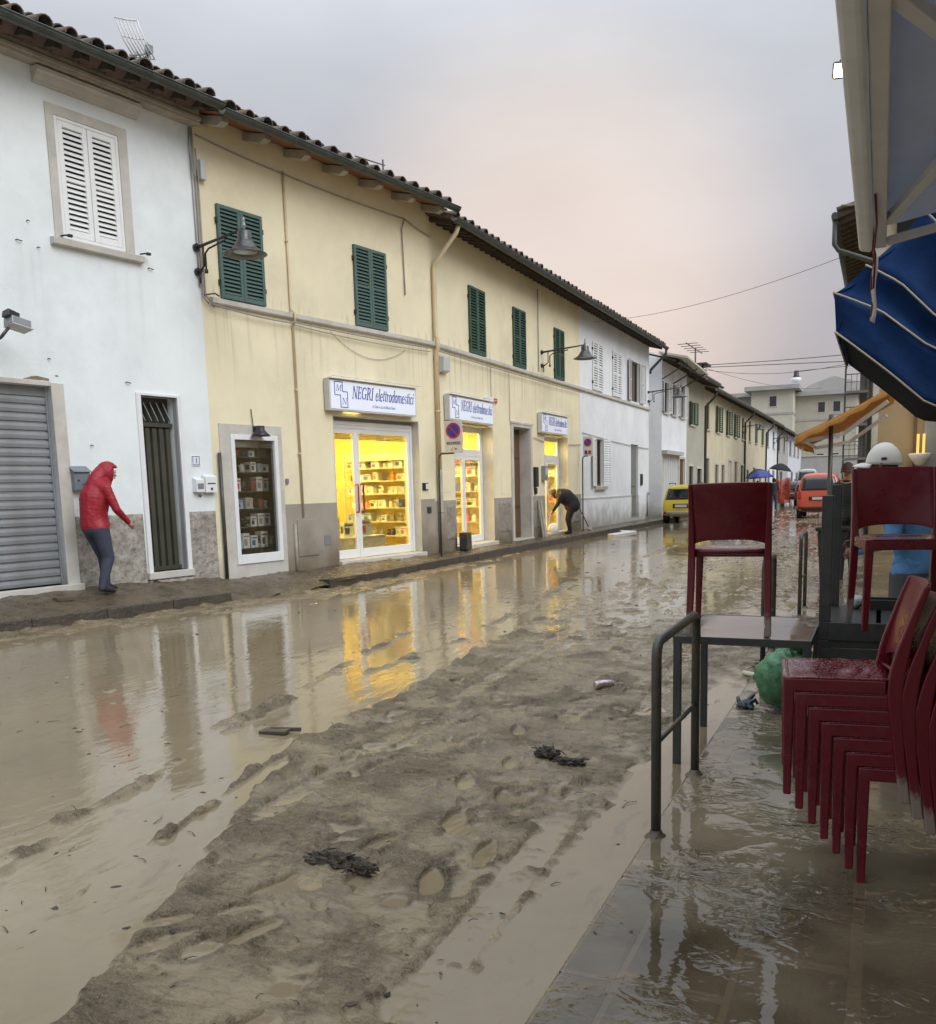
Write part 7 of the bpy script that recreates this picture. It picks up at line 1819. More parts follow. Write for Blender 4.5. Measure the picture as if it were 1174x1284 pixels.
car('pale grey van far up the street, tallest of the parked vehicles', 'pale_van', (-6.3, 92, 0.0), R(4), (.40, .44, .45), 4.9, 2.0, 2.75, cat='van')

# ================================================================== people
m_skin = M('skin', (.45, .27, .19), .5, .06, 8, spec=.4); m_skind = M('dark_skin', (.13, .065, .04), .5, .08, 8, spec=.4)
m_redjk = M('red_quilted_jacket', (.30, .008, .020), .5, .15, 6, 1.0, 13); m_jean = M('dark_blue_jeans', (.045, .055, .085), .85, .18, 8, .2, 90); m_shoe = M('dark_shoe', (.02, .02, .022), .6, .1, 8)
m_blk = M('black_cloth', (.012, .012, .014), .8, .15, 6, .15, 40); m_navy = M('navy_cloth', (.02, .025, .035), .8, .12, 6, .15, 40); m_bshirt = M('blue_shirt_cloth', (.10, .26, .50), .8, .12, 5, .25, 14); m_gtrs = M('grey_trousers', (.09, .095, .10), .85, .1, 6)
m_hair = M('dark_hair', (.012, .009, .007), .6, .2, 20, .3, 80); m_cap = M('white_cap_cloth', (.72, .70, .64), .75, .05, 5, .15, 60); m_pads = M('dark_puffy_jacket', (.022, .024, .024), .5, .12, 6, .1, 30); m_eye = M('eye_dark', (.01, .01, .01), .3); m_lips = M('lips', (.33, .14, .11), .5)

BASE = {'pelvis': (0, 0, .95), 'waist': (0, 0, 1.09), 'chest': (0, .0, 1.27), 'top': (0, -.01, 1.41), 'neck': (0, .01, 1.50), 'chin': (0, .035, 1.575), 'head': (0, .035, 1.655), 'crown': (0, .02, 1.735),
        'sh': (.175, -.01, 1.41), 'el': (.235, -.03, 1.14), 'wr': (.245, .05, .90), 'hip': (.095, 0, .90), 'kn': (.10, .03, .50), 'an': (.10, -.01, .10), 'toe': (.115, .14, .045)}
RAD = {'pelvis': (.155, .12), 'waist': (.145, .11), 'chest': (.165, .125), 'top': (.13, .10), 'neck': (.055, .055), 'chin': (.068, .075), 'head': (.082, .098), 'crown': (.055, .065), 'sh': (.068, .065), 'el': (.048, .048), 'wr': (.032, .03), 'hip': (.095, .095), 'kn': (.066, .066), 'an': (.045, .045), 'toe': (.045, .032)}
def person(label, loc, rz, pose={}, mats=None, scale=1.0, bulk=1.0, quilt=0.0, hands=True, group=None, depth=1.12, legs=1.18, hooded=False, hem=.93):
    """mats: (jacket, trousers, shoes, skin, head). pose keys: joint or joint+'L'/'R'"""
    t = thing('person', label, 'person', (0, 0, 0), group)
    names = []; co = []; rad = []; edges = []; idx = {}
    def add(nm, p, r): idx[nm] = len(co); names.append(nm); co.append(tuple(c * scale for c in p)); rad.append(tuple(q * scale for q in r))
    for j in ('pelvis', 'waist', 'chest', 'top', 'neck', 'chin', 'head', 'crown'):
        b = bulk if j in ('pelvis', 'waist', 'chest', 'top') else 1
        dp_ = depth if j in ('pelvis', 'waist', 'chest', 'top') else 1
        if hooded and j == 'neck': b, dp_ = 2.0, 1.1
        add(j, pose.get(j, BASE[j]), (RAD[j][0] * b, RAD[j][1] * b * dp_))
    for a, b in zip(('pelvis', 'waist', 'chest', 'top', 'neck', 'chin', 'head'), ('waist', 'chest', 'top', 'neck', 'chin', 'head', 'crown')): edges.append((idx[a], idx[b]))
    for sd, sx in (('L', -1), ('R', 1)):
        for j in ('sh', 'el', 'wr', 'hip', 'kn', 'an', 'toe'):
            p = pose.get(j + sd)
            if p is None:
                q = pose.get(j, BASE[j]); p = (sx * q[0], q[1], q[2])
            b = (1 + (bulk - 1) * .8) if j in ('sh', 'el') else (legs if j in ('hip', 'kn', 'an') else (1.25 if j == 'wr' and bulk > 1.1 else 1))
            add(j + sd, p, (RAD[j][0] * b, RAD[j][1] * b))
        edges += [(idx['top'], idx['sh' + sd]), (idx['sh' + sd], idx['el' + sd]), (idx['el' + sd], idx['wr' + sd]), (idx['pelvis'], idx['hip' + sd]), (idx['hip' + sd], idx['kn' + sd]), (idx['kn' + sd], idx['an' + sd]), (idx['an' + sd], idx['toe' + sd])]
    raw = MB()
    for (i, j) in edges:
        L = (Vector(co[i]) - Vector(co[j])).length; m = max(2, int(L / .035))
        for q in range(m + 1):
            u = q / m; p = [co[i][k] + (co[j][k] - co[i][k]) * u for k in range(3)]; r = [rad[i][k] + (rad[j][k] - rad[i][k]) * u for k in range(2)]
            rz_ = (r[0] + r[1]) / 2; b0_ = len(raw.v)
            raw.lathe([(max(.02, math.cos(R(q2))), math.sin(R(q2)) * rz_) for q2 in (-88, -55, -25, 0, 25, 55, 88)], (0, 0, 0), 12)
            for w in range(b0_, len(raw.v)):
                v = raw.v[w]; raw.v[w] = (p[0] + v[0] * r[0], p[1] + v[1] * r[1], p[2] + v[2])
            raw.f.append(tuple(range(b0_, b0_ + 12))[::-1]); raw.f.append(tuple(range(b0_ + 72, b0_ + 84))); raw.mi += [0, 0]; raw.sm += [True, True]
    me = raw.mesh('body', m_skin)
    ob = bpy.data.objects.new('body', me); COL.objects.link(ob)
    rm = ob.modifiers.new('Remesh', 'REMESH'); rm.mode = 'VOXEL'; rm.voxel_size = .016 * scale
    sm_ = ob.modifiers.new('Smooth', 'SMOOTH'); sm_.iterations = 4; sm_.factor = .5
    bpy.context.view_layer.update()
    dg = bpy.context.evaluated_depsgraph_get(); ev = bpy.data.meshes.new_from_object(ob.evaluated_get(dg))
    bpy.data.objects.remove(ob); bpy.data.meshes.remove(me)
    V = np.array([v.co for v in ev.vertices]); N = np.array([v.normal for v in ev.vertices])
    segs = []
    J = lambda k: np.array(co[idx[k]])
    for a, b, m in (('pelvis', 'waist', 0), ('waist', 'chest', 0), ('chest', 'top', 0), ('top', 'neck', 0), ('neck', 'chin', 0 if hooded else 3), ('chin', 'head', 3), ('head', 'crown', 3)): segs.append((J(a), J(b), m))
    for sd in 'LR':
        for a, b, m in (('top', 'sh', 0), ('sh', 'el', 0), ('el', 'wr', 0), ('hip', 'kn', 1), ('kn', 'an', 1), ('an', 'toe', 2)): segs.append((J(a + sd if a != 'top' else a), J(b + sd), m))
        segs.append((J('hip' + sd) + np.array([0, 0, .10 * scale]) * 0, J('hip' + sd), 1))
    def nearest(P):
        best = np.full(len(P), 1e9); mi = np.zeros(len(P), int)
        for a, b, m in segs:
            d = b - a; L = max(1e-9, d @ d); tt = np.clip(((P - a) @ d) / L, 0, 1); q = a + tt[:, None] * d; dd = np.linalg.norm(P - q, axis=1)
            k = dd < best; best[k] = dd[k]; mi[k] = m
        return mi
    if quilt:
        jm = nearest(V) == 0
        ax = (J('top') - J('pelvis')); ax = ax / np.linalg.norm(ax)
        V = V + N * (quilt * np.abs(np.sin((V @ ax) / scale * math.pi / .048)) * jm)[:, None]
    faces = [tuple(p.vertices) for p in ev.polygons]
    C = np.array([V[list(f)].mean(0) for f in faces]); mi = nearest(C); mi[(mi == 1) & (C[:, 2] > hem * scale)] = 0
    bpy.data.meshes.remove(ev)
    mb = MB(); mb.v = [tuple(v) for v in V]; mb.f = faces; mb.mi = [int(m) for m in mi]; mb.sm = [True] * len(faces)
    if hands:
        mb.cur = 3
        for sd, sx in (('L', -1), ('R', 1)):
            w = Vector(co[idx['wr' + sd]]); e_ = Vector(co[idx['el' + sd]]); d = (w - e_).normalized(); s = d.cross(Vector((sx, 0, 0.2))).normalized(); u = d.cross(s).normalized()
            k = scale
            mb.tube([w - d * .03 * k, w + d * .02 * k, w + d * .06 * k, w + d * .09 * k], [.026 * k, .034 * k, .038 * k, .030 * k], 10)
            for q, ln in ((-.026, .065), (-.009, .078), (.009, .074), (.026, .056)):
                b0 = w + d * .082 * k + s * q * k; mb.tube([b0, b0 + d * ln * .5 * k + u * .006 * k, b0 + d * ln * .85 * k + u * .022 * k], [.0095 * k, .0088 * k, .006 * k], 6)
            b0 = w + d * .03 * k + s * -.033 * k; mb.tube([b0, b0 + d * .03 * k - s * .022 * k, b0 + d * .058 * k - s * .026 * k], [.011 * k, .010 * k, .007 * k], 6)
    mb.build('body', [mats[0], mats[1], mats[2], mats[3]], t)
    h = Vector(co[idx['head']]); ch = Vector(co[idx['chin']]); up = (Vector(co[idx['crown']]) - ch).normalized()
    fw = Vector((0, 1, 0)); fw = (fw - up * fw.dot(up)).normalized(); rt = fw.cross(up)
    return t, (h, fw, up, rt, scale)
def head_shell(t, hd, mat, name, r=(.105, .122, .115), az=(-180, 180), el=(-30, 90), off=(0, 0, 0), th=.012, cut=None):
    h, fw, up, rt, k = hd; P = []
    for i in range(13):
        e_ = R(el[0] + (el[1] - el[0]) * i / 12); row = []
        for j in range(25):
            a = R(az[0] + (az[1] - az[0]) * j / 24)
            p = h + rt * ((math.sin(a) * math.cos(e_) * r[0] + off[0]) * k) + fw * ((math.cos(a) * math.cos(e_) * r[1] + off[1]) * k) + up * ((math.sin(e_) * r[2] + off[2]) * k)
            row.append(tuple(p))
        P.append(row)
    mb = MB(); mb.grid(P); return mb.build(name, mat, t, solid=th)
def face(t, hd, skin=None):
    h, fw, up, rt, k = hd
    def at(x, y, z): return h + rt * (x * k) + fw * (y * k) + up * (z * k)
    mb = MB(); mb.tube([at(0, .088, .012), at(0, .104, -.018), at(0, .118, -.035), at(0, .098, -.045)], [.008 * k, .011 * k, .015 * k, .010 * k], 8); mb.build('nose', skin or m_skin, t)
    for sx in (-1, 1):
        mb = MB(); mb.lathe([(0, .008), (.011, .0), (0, -.008)], at(sx * .032, .091, .012), 8); mb.build('eye', m_eye, t)
        mb = MB(); mb.tube([at(sx * .016, .098, .030), at(sx * .034, .096, .034), at(sx * .052, .082, .028)], .005 * k, 5); mb.build('eyebrow', m_hair, t)
        mb = MB(); mb.lathe([(0, .03), (.014, .02), (.017, 0), (.010, -.025), (0, -.03)], at(sx * .088, -.005, -.005), 8); mb.build('ear', skin or m_skin, t)
    mb = MB(); mb.tube([at(-.026, .088, -.068), at(0, .098, -.066), at(.026, .088, -.068)], .006 * k, 5); mb.build('mouth', m_lips, t)
def cap(t, hd, mat, flat=False):
    h, fw, up, rt, k = hd
    head_shell(t, hd, mat, 'cap', (.098, .114, .143 if not flat else .140), el=(-2, 90), off=(0, 0, .010), th=.005)
    P = []
    for i in range(7):
        row = []
        for j in range(13):
            a = R(-62 + 124 * j / 12); q = i / 6; L = (.085 if not flat else .045) * q + .004
            row.append(tuple(h + rt * ((math.sin(a) * .098 * (1 + .10 * q)) * k) + fw * ((math.cos(a) * .114 + L * max(0, math.cos(a * 1.3))) * k) + up * ((.012 - .026 * q * q - .012 * math.sin(a) ** 2) * k)))
        P.append(row)
    mb = MB(); mb.grid(P); mb.build('cap_peak', mat, t, solid=.004)
    if not flat:
        mb = MB(); mb.lathe([(0, .012), (.010, .008), (0, 0)], h + up * (.135 * k), 8); mb.build('cap_button', mat, t)
        mb = MB(); p = h + rt * (-.0965 * k) + fw * (-.02 * k) + up * (.045 * k); mb.obox(p, (.012, .035, .016), (0, 0, .2)); mb.build('cap_emblem', m_black, t)
def place(t, loc, rz): t.location = loc; t.rotation_euler = (0, 0, rz)

# man in the red hooded jacket, stepping along the pavement with his head down
t, hd = person('man in a red hooded quilted jacket walking past the folding door, head down', 0, 0,
    {'pelvis': (0, -.06, .95), 'waist': (0, -.07, 1.10), 'chest': (0, -.03, 1.30), 'top': (0, .03, 1.45), 'neck': (0, .11, 1.53), 'chin': (0, .19, 1.57), 'head': (0, .205, 1.64), 'crown': (0, .20, 1.725),
     'shL': (-.19, .03, 1.43), 'shR': (.19, .02, 1.42), 'elR': (.27, .10, 1.14), 'wrR': (.22, .30, .97), 'elL': (-.25, -.02, 1.14), 'wrL': (-.22, .20, 1.0),
     'hipL': (-.10, -.06, .90), 'hipR': (.10, -.06, .90), 'knR': (.10, .03, .50), 'anR': (.10, -.10, .10), 'toeR': (.12, .06, .05), 'knL': (-.10, .10, .50), 'anL': (-.10, .10, .10), 'toeL': (-.12, .26, .05)},
    (m_redjk, m_jean, m_shoe, m_skin), 1.03, 1.16, .003, depth=1.42, legs=1.28, hooded=True, hem=.90)
face(t, hd)
head_shell(t, hd, m_redjk, 'hood', (.112, .140, .145), az=(82, 278), el=(-85, 90), off=(0, -.020, .0), th=.022)
head_shell(t, hd, m_redjk, 'hood_brim', (.113, .158, .146), az=(-86, 86), el=(30, 90), off=(0, -.018, .0), th=.020)
mb = MB(); mb.tube([(0, .185, 1.70), (0, .10, 1.69), (0, .02, 1.60), (0, -.06, 1.49), (0, -.09, 1.40)], [.08, .105, .112, .10, .06], 14); mb.build('hood_drape', m_redjk, t)
place(t, (-9.95, 9.66, .262), R(-10))
# woman bending at the last shop door
t, hd = person('woman in black bending down at the last lit shop door', 0, 0,
    {'pelvis': (0, -.14, .86), 'waist': (0, -.10, .99), 'chest': (0, .06, 1.11), 'top': (0, .20, 1.17), 'neck': (0, .27, 1.17), 'chin': (0, .33, 1.14), 'head': (0, .37, 1.18), 'crown': (0, .41, 1.23),
     'shL': (-.17, .19, 1.15), 'shR': (.17, .19, 1.15), 'elR': (.20, .28, .90), 'wrR': (.16, .40, .70), 'elL': (-.20, .28, .90), 'wrL': (-.16, .42, .72),
     'hipL': (-.10, -.13, .82), 'hipR': (.10, -.13, .82), 'kn': (.10, -.02, .45), 'an': (.11, -.08, .10), 'toe': (.12, .07, .05)},
    (m_blk, m_blk, m_shoe, m_skin), 1.04, 1.35, depth=1.5, legs=1.35)
face(t, hd); head_shell(t, hd, m_hair, 'hair', (.112, .125, .145), az=(50, 310), el=(-50, 90), off=(0, -.01, .0), th=.03)
place(t, (-8.70, 26.95, .15), R(110))
o = MB(); 
def lump(c, r, seed, n=14, amp=.25, sq=(1, 1, 1), freq=2.2):
    P = []
    for i in range(n + 1):
        e_ = math.pi * i / n - math.pi / 2; row = []
        for j in range(2 * n):
            a = math.pi * j / n; d = Vector((math.cos(a) * math.cos(e_), math.sin(a) * math.cos(e_), math.sin(e_)))
            q = float(fbm(np.array([d.x * freq + d.z * 1.3 + 20]), np.array([d.y * freq - d.z * 1.7 + 20]), seed, 4)[0]) - .5
            rr = 1 + amp * 2 * q
            row.append((c[0] + d.x * r * rr * sq[0], c[1] + d.y * r * rr * sq[1], c[2] + d.z * r * rr * sq[2]))
        P.append(row)
    return P
mb = MB(); mb.grid(lump((-9.0, 26.5, .32), .2, 5, amp=.3, sq=(.8, .8, 1)), True, True); tag(mb.build('carrier_bag', m_cap), 'white carrier bag held low by the woman in black', 'bag')
# man walking away under a black umbrella, companion under a blue one
walk = {'knR': (.10, .10, .52), 'anR': (.10, .16, .12), 'toeR': (.11, .30, .07), 'knL': (-.10, .02, .50), 'anL': (-.10, -.16, .12), 'toeL': (-.11, -.03, .05), 'elR': (.24, .04, 1.16), 'wrR': (.12, .22, 1.28)}
t, hd = person('man in dark jacket and jeans walking away up the street under a black umbrella', 0, 0, walk, (m_navy, m_jean, m_shoe, m_skin), 1.0, 1.15)
face(t, hd); head_shell(t, hd, m_hair, 'hair', (.098, .114, .142), az=(50, 310), el=(-20, 90), th=.014)
place(t, (-5.42, 54, .0), R(3))
t, hd = person('companion in dark clothes under the blue umbrella, hidden by the red chair back', 0, 0, walk, (m_blk, m_jean, m_shoe, m_skin), .93, 1.15)
face(t, hd); head_shell(t, hd, m_hair, 'hair', (.1, .115, .145), az=(50, 310), el=(-40, 90), th=.014)
place(t, (-6.25, 53.6, .0), R(3))
def umbrella(label, c, r, hgt, mat, hand, tilt):
    t = thing('umbrella', label, 'umbrella', (0, 0, 0), 'open umbrellas up the street')
    ea = Euler(tilt); n = 8
    P = []
    for i in range(9):
        q = i / 8; row = []
        for j in range(33):
            a = 2 * math.pi * j / 32; sc_ = 1 - .10 * q * abs(math.sin(a * n / 2)) ** .8
            row.append(tuple(Vector(c) + ea.to_matrix() @ Vector((math.cos(a) * r * q * sc_, math.sin(a) * r * q * sc_, hgt * (1 - q ** 1.9) - .03 * q * abs(math.sin(a * n / 2)) * 0))))
        P.append(row)
    mb = MB(); mb.grid(P); mb.build('canopy', mat, t, solid=.004)
    top = Vector(c) + ea.to_matrix() @ Vector((0, 0, hgt + .06))
    mb = MB(); mb.tube([top, hand], .010, 6); mb.build('shaft', m_black, t)
    for k in range(n):
        a = 2 * math.pi * k / n; mb = MB(); mb.tube([Vector(c) + ea.to_matrix() @ Vector((0, 0, hgt * .55)), Vector(c) + ea.to_matrix() @ Vector((math.cos(a) * r * .55, math.sin(a) * r * .55, hgt * .62))], .005, 4); mb.build('rib', m_black, t)
umbrella('black umbrella over the man walking away', (-5.12, 54.15, 2.22), .62, .38, m_blk, (-5.30, 54.2, 1.30), (0, R(10), 0))
umbrella('deep blue umbrella just above the back of the red chair', (-6.1, 53.5, 1.82), .72, .42, M('blue_umbrella_cloth', (.03, .04, .24), .5, .1, 5), (-6.12, 53.75, 1.2), (0, R(-4), 0))
umbrella('dark umbrella behind the deep blue one', (-6.45, 55.3, 1.95), .70, .40, m_navy, (-6.4, 55.3, 1.2), (0, R(-10), 0))
# man in the white cap behind the upturned table
t, hd = person('man in a white baseball cap and blue shirt bent over behind the upturned table', 0, 0,
    {'pelvis': (0, -.06, .96), 'waist': (0, -.03, 1.10), 'chest': (0, .03, 1.29), 'top': (0, .08, 1.43), 'neck': (0, .13, 1.52), 'chin': (0, .18, 1.58), 'head': (0, .19, 1.66), 'crown': (0, .17, 1.745),
     'sh': (.19, .08, 1.42), 'elL': (-.27, .05, 1.16), 'wrL': (-.14, .30, 1.08), 'elR': (.27, .08, 1.16), 'wrR': (.14, .33, 1.12)},
    (m_bshirt, m_gtrs, m_shoe, m_skind), 1.01, 1.12, 0)
face(t, hd, m_skind); cap(t, hd, m_cap)
for sx in (-1, 1):
    mb = MB(); mb.tube([(sx * .27, .06, 1.17), (sx * .22, .18, 1.14), (sx * .15, .32, 1.13)], [.052, .046, .037], 10); mb.build('forearm', m_skind, t)
mb = MB(); P = [[(math.cos(2 * math.pi * j / 24) * (.165 + .015 * i / 5 + .012 * math.sin(j * 1.6 + i * .6)), -.04 + math.sin(2 * math.pi * j / 24) * (.135 + .012 * i / 5 + .010 * math.sin(j * 1.9)), 1.04 - .17 * i / 5 + .02 * math.sin(j * .8)) for j in range(24)] for i in range(6)]
mb.grid(P, True, True); mb.build('shirt_tail', m_bshirt, t, solid=.006)
place(t, (0.20, 7.05, 0.0), R(78))
# man in the flat cap further along the pavement
t, hd = person('man in a flat cap and dark quilted jacket facing the viewer further along the pavement', 0, 0, {}, (m_pads, m_blk, m_shoe, m_skin), 1.04, 1.22, .012)
face(t, hd); cap(t, hd, M('brown_flat_cap', (.10, .07, .05), .8, .15, 10), True)
mb = MB(); mb.lathe([(.085, .0), (.092, .04), (.082, .08)], (0, .01, 1.50), 14); mb.build('collar', m_blk, t, solid=.012)
place(t, (-.50, 16.6, 0.0), R(168))

# ================================================================== things lying and standing about
t = thing('black_bin', 'black lidded bin before the man in the flat cap', 'bin', (-.72, 16.0, 0))
mb = MB(); vs = []
for z, w in ((0, .17), (.78, .22)): vs += [(-.68 - w, 15.9 - w, z), (-.68 + w, 15.9 - w, z), (-.68 + w, 15.9 + w, z), (-.68 - w, 15.9 + w, z)]
mb.add(vs, [(0, 3, 2, 1), (4, 5, 6, 7), (0, 1, 5, 4), (1, 2, 6, 5), (2, 3, 7, 6), (3, 0, 4, 7)]); mb.build('bin_body', m_trim, t, bevel=.02)
mb = MB(); mb.box(-.93, -.43, 15.65, 16.15, .785, .85); mb.build('lid', m_black, t, bevel=.02)
# green rubbish bag
m_bag = M('green_bag_plastic', (.07, .22, .10), .28, .2, 4, 1.0, 9, spec=.5)
mb = MB(); P = lump((-.53, 6.55, .23), .23, 33, 34, .34, (1.0, .85, .92), 2.6)
for row in P:
    for j, p in enumerate(row):
        a = math.atan2(p[1] - 6.55, p[0] + .53); k = 1 + (.030 * math.sin(a * 17 + p[2] * 9) + .022 * math.sin(a * 29 - p[2] * 23)) * min(1, max(0, p[2] * 3))
        row[j] = (-.53 + (p[0] + .53) * k, 6.55 + (p[1] - 6.55) * k, max(.0, p[2]))
mb.grid(P, True, True); mb.tube([(-.49, 6.55, .48), (-.47, 6.53, .53), (-.43, 6.51, .56), (-.39, 6.53, .58)], [.09, .045, .07, .11], 10); tag(mb.build('rubbish_bag', m_bag), 'full green plastic rubbish bag beside the stacked tables', 'bag')
t = thing('dustpan', 'blue dustpan lying against the green bag', 'dustpan', (-.70, 7.2, .1))
mb = MB(); mb.add([(-.80, 7.22, .17), (-.60, 7.16, .26), (-.55, 7.18, .06), (-.70, 7.22, .02), (-.79, 7.26, .17), (-.59, 7.20, .26), (-.54, 7.22, .06), (-.69, 7.26, .02)], [(0, 1, 2, 3), (7, 6, 5, 4), (0, 4, 5, 1), (1, 5, 6, 2), (2, 6, 7, 3), (3, 7, 4, 0)]); mb.build('pan', M('blue_plastic', (.02, .04, .28), .35, .08, 5), t)
mb = MB(); mb.tube([(-.98, 7.70, .03), (-.84, 7.55, .04), (-.72, 7.38, .06)], .022, 8); mb.build('handle', M('pale_green_plastic', (.55, .58, .45), .4, .06, 5), t)
mb = MB(); P = lump((-.82, 6.55, .03), .05, 41, 14, .8, (1.1, 1.3, .6), 4); mb.grid(P, True, True); mb.tube([(-.82, 6.6, .03), (-.79, 6.64, .07), (-.77, 6.66, .085)], [.02, .017, .010], 7); mb.tube([(-.80, 6.57, .04), (-.755, 6.60, .06), (-.74, 6.60, .03)], [.018, .015, .010], 7); mb.tube([(-.86, 6.58, .03), (-.88, 6.63, .06), (-.885, 6.66, .06)], [.017, .014, .009], 7); tag(mb.build('work_glove', M('dark_teal_rubber', (.03, .06, .065), .4, .2, 9)), 'dark teal work glove dropped on the wet paving', 'glove')
t = thing('drink_can', 'crushed red and silver drink can on the mud in mid street', 'can', (-1.93, 6.84, .05))
mb = MB(); mb.tube([(-1.985, 6.80, .045), (-1.975, 6.81, .046), (-1.93, 6.845, .055), (-1.88, 6.88, .048), (-1.87, 6.885, .047)], [.026, .033, .029, .033, .026], 12); mb.build('can_body', M('can_silver', (.55, .55, .54), .3, .05, 9, metal=.6, dirt_or_shade=(.4, .05, .03), dscale=14, damt=.9), t)
mb = MB(); mb.tube([(-1.862, 6.892, .047), (-1.868, 6.887, .047)], .024, 12); mb.build('can_lid', m_silvertrim, t)
m_clod = M('dark_clod', (.055, .042, .028), .45, .3, 12, .6, 60)
def clod(label, c, r, seed, sq, cat='debris', extra=None, mat=None):
    mb = MB(); mb.grid(lump(c, r, seed, 20, .75, sq, 5.0), False, True)
    rr = random.Random(seed)
    for i in range(14):
        a = rr.uniform(0, 6.28); d = rr.uniform(.2, 1.15); p = Vector((c[0] + math.cos(a) * r * sq[0] * d, c[1] + math.sin(a) * r * sq[1] * d, c[2] + rr.uniform(-.2, .5) * r * sq[2]))
        q = p + Vector((rr.uniform(-.09, .09), rr.uniform(-.07, .07), rr.uniform(-.01, .03))); mb.tube([p, (p + q) / 2 + Vector((0, 0, .012)), q], [.006, .005, .003], 5)
    for i in range(46):
        a = rr.uniform(0, 6.28); d = rr.uniform(.2, 1.3); p = (c[0] + math.cos(a) * r * sq[0] * d, c[1] + math.sin(a) * r * sq[1] * d, c[2] + rr.uniform(-.2, .9) * r * sq[2] * max(.1, 1.2 - d))
        mb.obox(p, (rr.uniform(.012, .04), rr.uniform(.01, .028), .004), (rr.uniform(-.9, .9), rr.uniform(-.9, .9), rr.uniform(0, 3)))
    tag(mb.build('debris_clump', mat or m_clod), label, cat, 'clumps of leaves and mud in the street')
clod('long dark clump of sodden leaves in the muddy lane nearest the viewer', (-2.03, 3.14, .03), .075, 51, (2.1, .55, .5))
clod('small dark clump left of the steel railing, beside a smooth clod', (-1.74, 4.97, .03), .06, 57, (1.1, .8, .6))
clod('smooth dark clod right of the small clump in mid street', (-1.57, 4.87, .02), .055, 61, (1.3, .6, .4))
clod('clump of leaves stranded at the kerb beyond the first railing', (-.99, 9.4, .03), .11, 67, (1.8, 1.2, .5))
clod('dark leaf mat at the foot of the second railing', (-.80, 8.1, .02), .09, 69, (1.4, 1.6, .35))
rr = random.Random(5); sm = MB()
def chip(x, y, z, s_, asp):
    n = 6; a0 = rr.uniform(0, 6.28); ca, sa = math.cos(a0), math.sin(a0); vs = []
    for k in range(n):
        a = 6.283 * k / n; r = s_ * rr.uniform(.5, 1.1); px, py = math.cos(a) * r * asp, math.sin(a) * r / asp ** .5
        vs.append((x + px * ca - py * sa, y + px * sa + py * ca, z + rr.uniform(-.1, .15) * s_))
    vs.append((x + rr.uniform(-.3, .3) * s_, y + rr.uniform(-.3, .3) * s_, z + s_ * rr.uniform(.25, .6)))
    sm.add(vs, [(k, (k + 1) % n, n) for k in range(n)])
for i in range(300):
    y = 2.1 * (26 / 2.1) ** rr.random(); x = rr.uniform(max(-7.8, -1.25 * y - .3), -1.0); z = max(0.0, float(road_height(np.array([x]), np.array([y]))[0]))
    s_ = rr.choice((.004, .005, .006, .006, .008, .010, .014)) * (1 + y / 9)
    if rr.random() < .3:
        a = rr.uniform(0, 3.14); L = s_ * rr.uniform(3, 7); p = Vector((x, y, z + .003)); q = p + Vector((math.cos(a) * L, math.sin(a) * L, .002)); sm.tube([p, (p + q) / 2 + Vector((rr.uniform(-.2, .2) * L, .1 * L, .004)), q], [.0022, .0018, .001], 4)
    else: chip(x, y, z, s_, rr.uniform(1, 2.2))
for i in range(110):
    y = rr.uniform(2.3, 12); x = rr.uniform(-.9, .8); chip(x, y, .012, rr.uniform(.003, .008), rr.uniform(1, 2.4))
tag(sm.build('scattered_bits', m_clod), kind='stuff')
mb = MB(); mb.obox((-3.65, 4.92, .015), (.20, .09, .02), (0.03, -.05, .1)); mb.obox((-3.60, 4.97, .02), (.22, .02, .025), (0, -.03, .15)); tag(mb.build('driftwood', M('muddy_wood', (.09, .07, .045), .7, .3, 5, .4, 30)), 'flat scrap of wood floating in the flooded lane', 'wood')
mb = MB(); mb.obox((-7.5, 28.9, .06), (.9, .35, .09), (.05, -.08, .9)); mb.obox((-7.4, 29.3, .12), (.5, .25, .04), (.1, .06, .5)); tag(mb.build('loose_board', m_whitemetal), 'pale broken board lying in the gutter before the yellow car', 'board')
mb = MB(); mb.obox((-10.0, 8.9, .235), (.85, .16, .05), (.05, .03, 1.25)); mb.obox((-9.9, 9.1, .27), (.6, .12, .04), (0, .05, 1.35)); tag(mb.build('muddy_plank', M('muddy_wood', (.09, .07, .045), .7, .3, 5, .4, 30)), 'muddy planks lying at the feet of the man in red', 'plank')
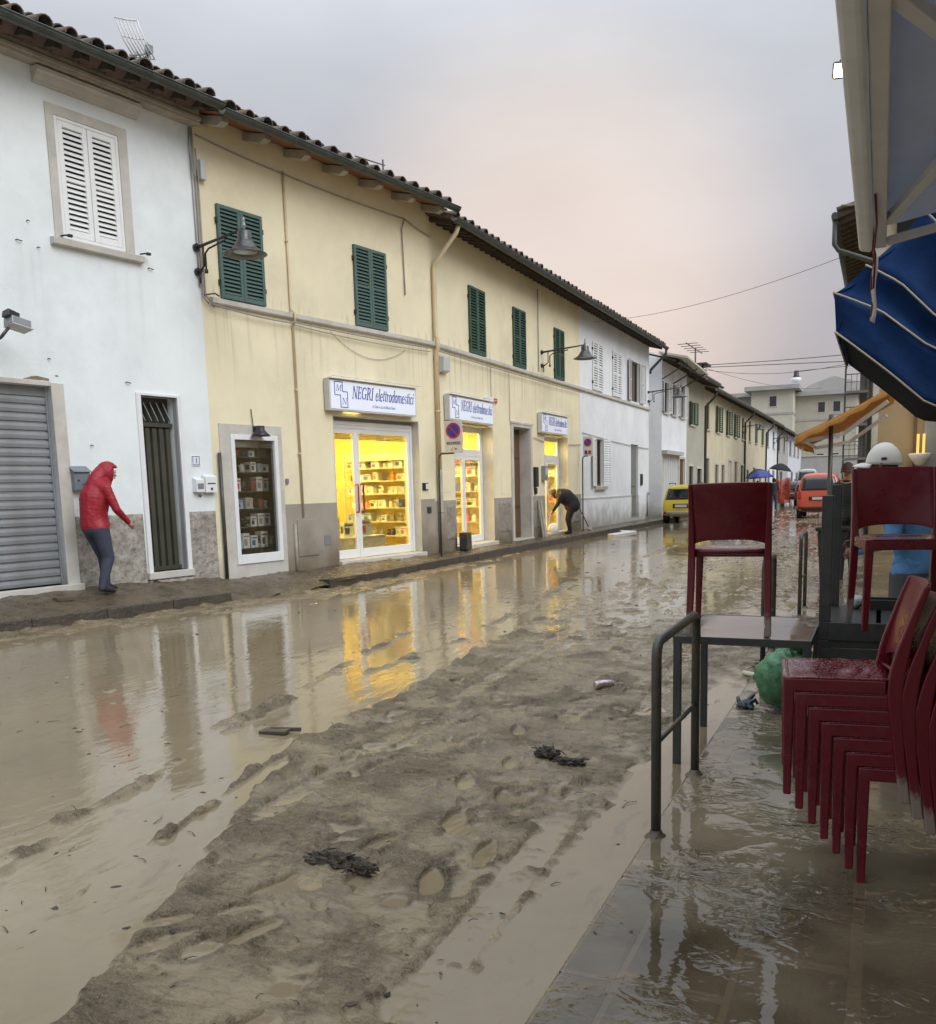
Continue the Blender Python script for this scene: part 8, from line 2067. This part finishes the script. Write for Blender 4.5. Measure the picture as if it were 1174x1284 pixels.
# orange barrier netting
t = thing('barrier_netting', 'orange plastic barrier netting in front of the parked cars', 'barrier', (-5.6, 62, .5))
mb = MB(); nx, nz = 15, 16
def netp(i, j): u, v = i / nx, j / nz; return (-6.15 + .9 * u + .03 * math.sin(j), 62 + .25 * math.sin(u * 9 + v * 2), .25 + 1.5 * v * (1 - .06 * math.sin(u * 5)))
for i in range(nx + 1):
    for j in range(nz): mb.bar(netp(i, j), netp(i, j + 1), .044, .012)
for j in range(nz + 1):
    for i in range(nx): mb.bar(netp(i, j), netp(i + 1, j), .056, .014)
mb.build('netting', M('orange_net', (.62, .10, .04), .6, .1, 5), t)
for x in (-6.15, -5.25):
    mb = MB(); mb.tube([(x, 62, 0), (x, 62, 1.8)], .025, 6); mb.build('stake', m_rail, t)
# cloths and a tray on the upturned table
mb = MB(); P = [[(.10 + .42 * i / 20, 5.62 + .34 * j / 16, .80 + .012 + .085 * float(fbm(np.array([i * .33 + 3]), np.array([j * .36 + 8]), 91, 4)[0]) * math.sin(math.pi * (i + .6) / 21.2) ** .6 * math.sin(math.pi * (j + .6) / 17.2) ** .6 * 1.6) for j in range(17)] for i in range(21)]
mb.grid(P); tag(mb.build('white_rag', M('dirty_white_cloth', (.55, .53, .47), .85, .1, 6, .2, 40)), 'crumpled white rags on the upturned table behind the chair backs', 'cloth')
mb = MB(); mb.grid(lump((-.13, 6.06, .84), .05, 77, 10, .5, (1, 1, .8), 3), True, True); tag(mb.build('plastic_clump', g_dark if False else m_platew), 'crumpled clear plastic on the upturned table by the chair leg', 'plastic')
t = thing('black_tray', 'black open crate on the upturned table', 'crate', (.05, 6.1, .8))
mb = MB(); mb.box(-.08, .36, 6.0, 6.03, .80, .86); mb.box(-.08, .36, 6.15, 6.18, .80, .86); mb.box(-.08, -.06, 6.03, 6.15, .80, .86); mb.box(.34, .36, 6.03, 6.15, .80, .86); mb.build('crate_side', m_trim, t)
mb = MB(); mb.box(-.06, .34, 6.03, 6.15, .802, .815); mb.build('crate_base', m_trim, t)
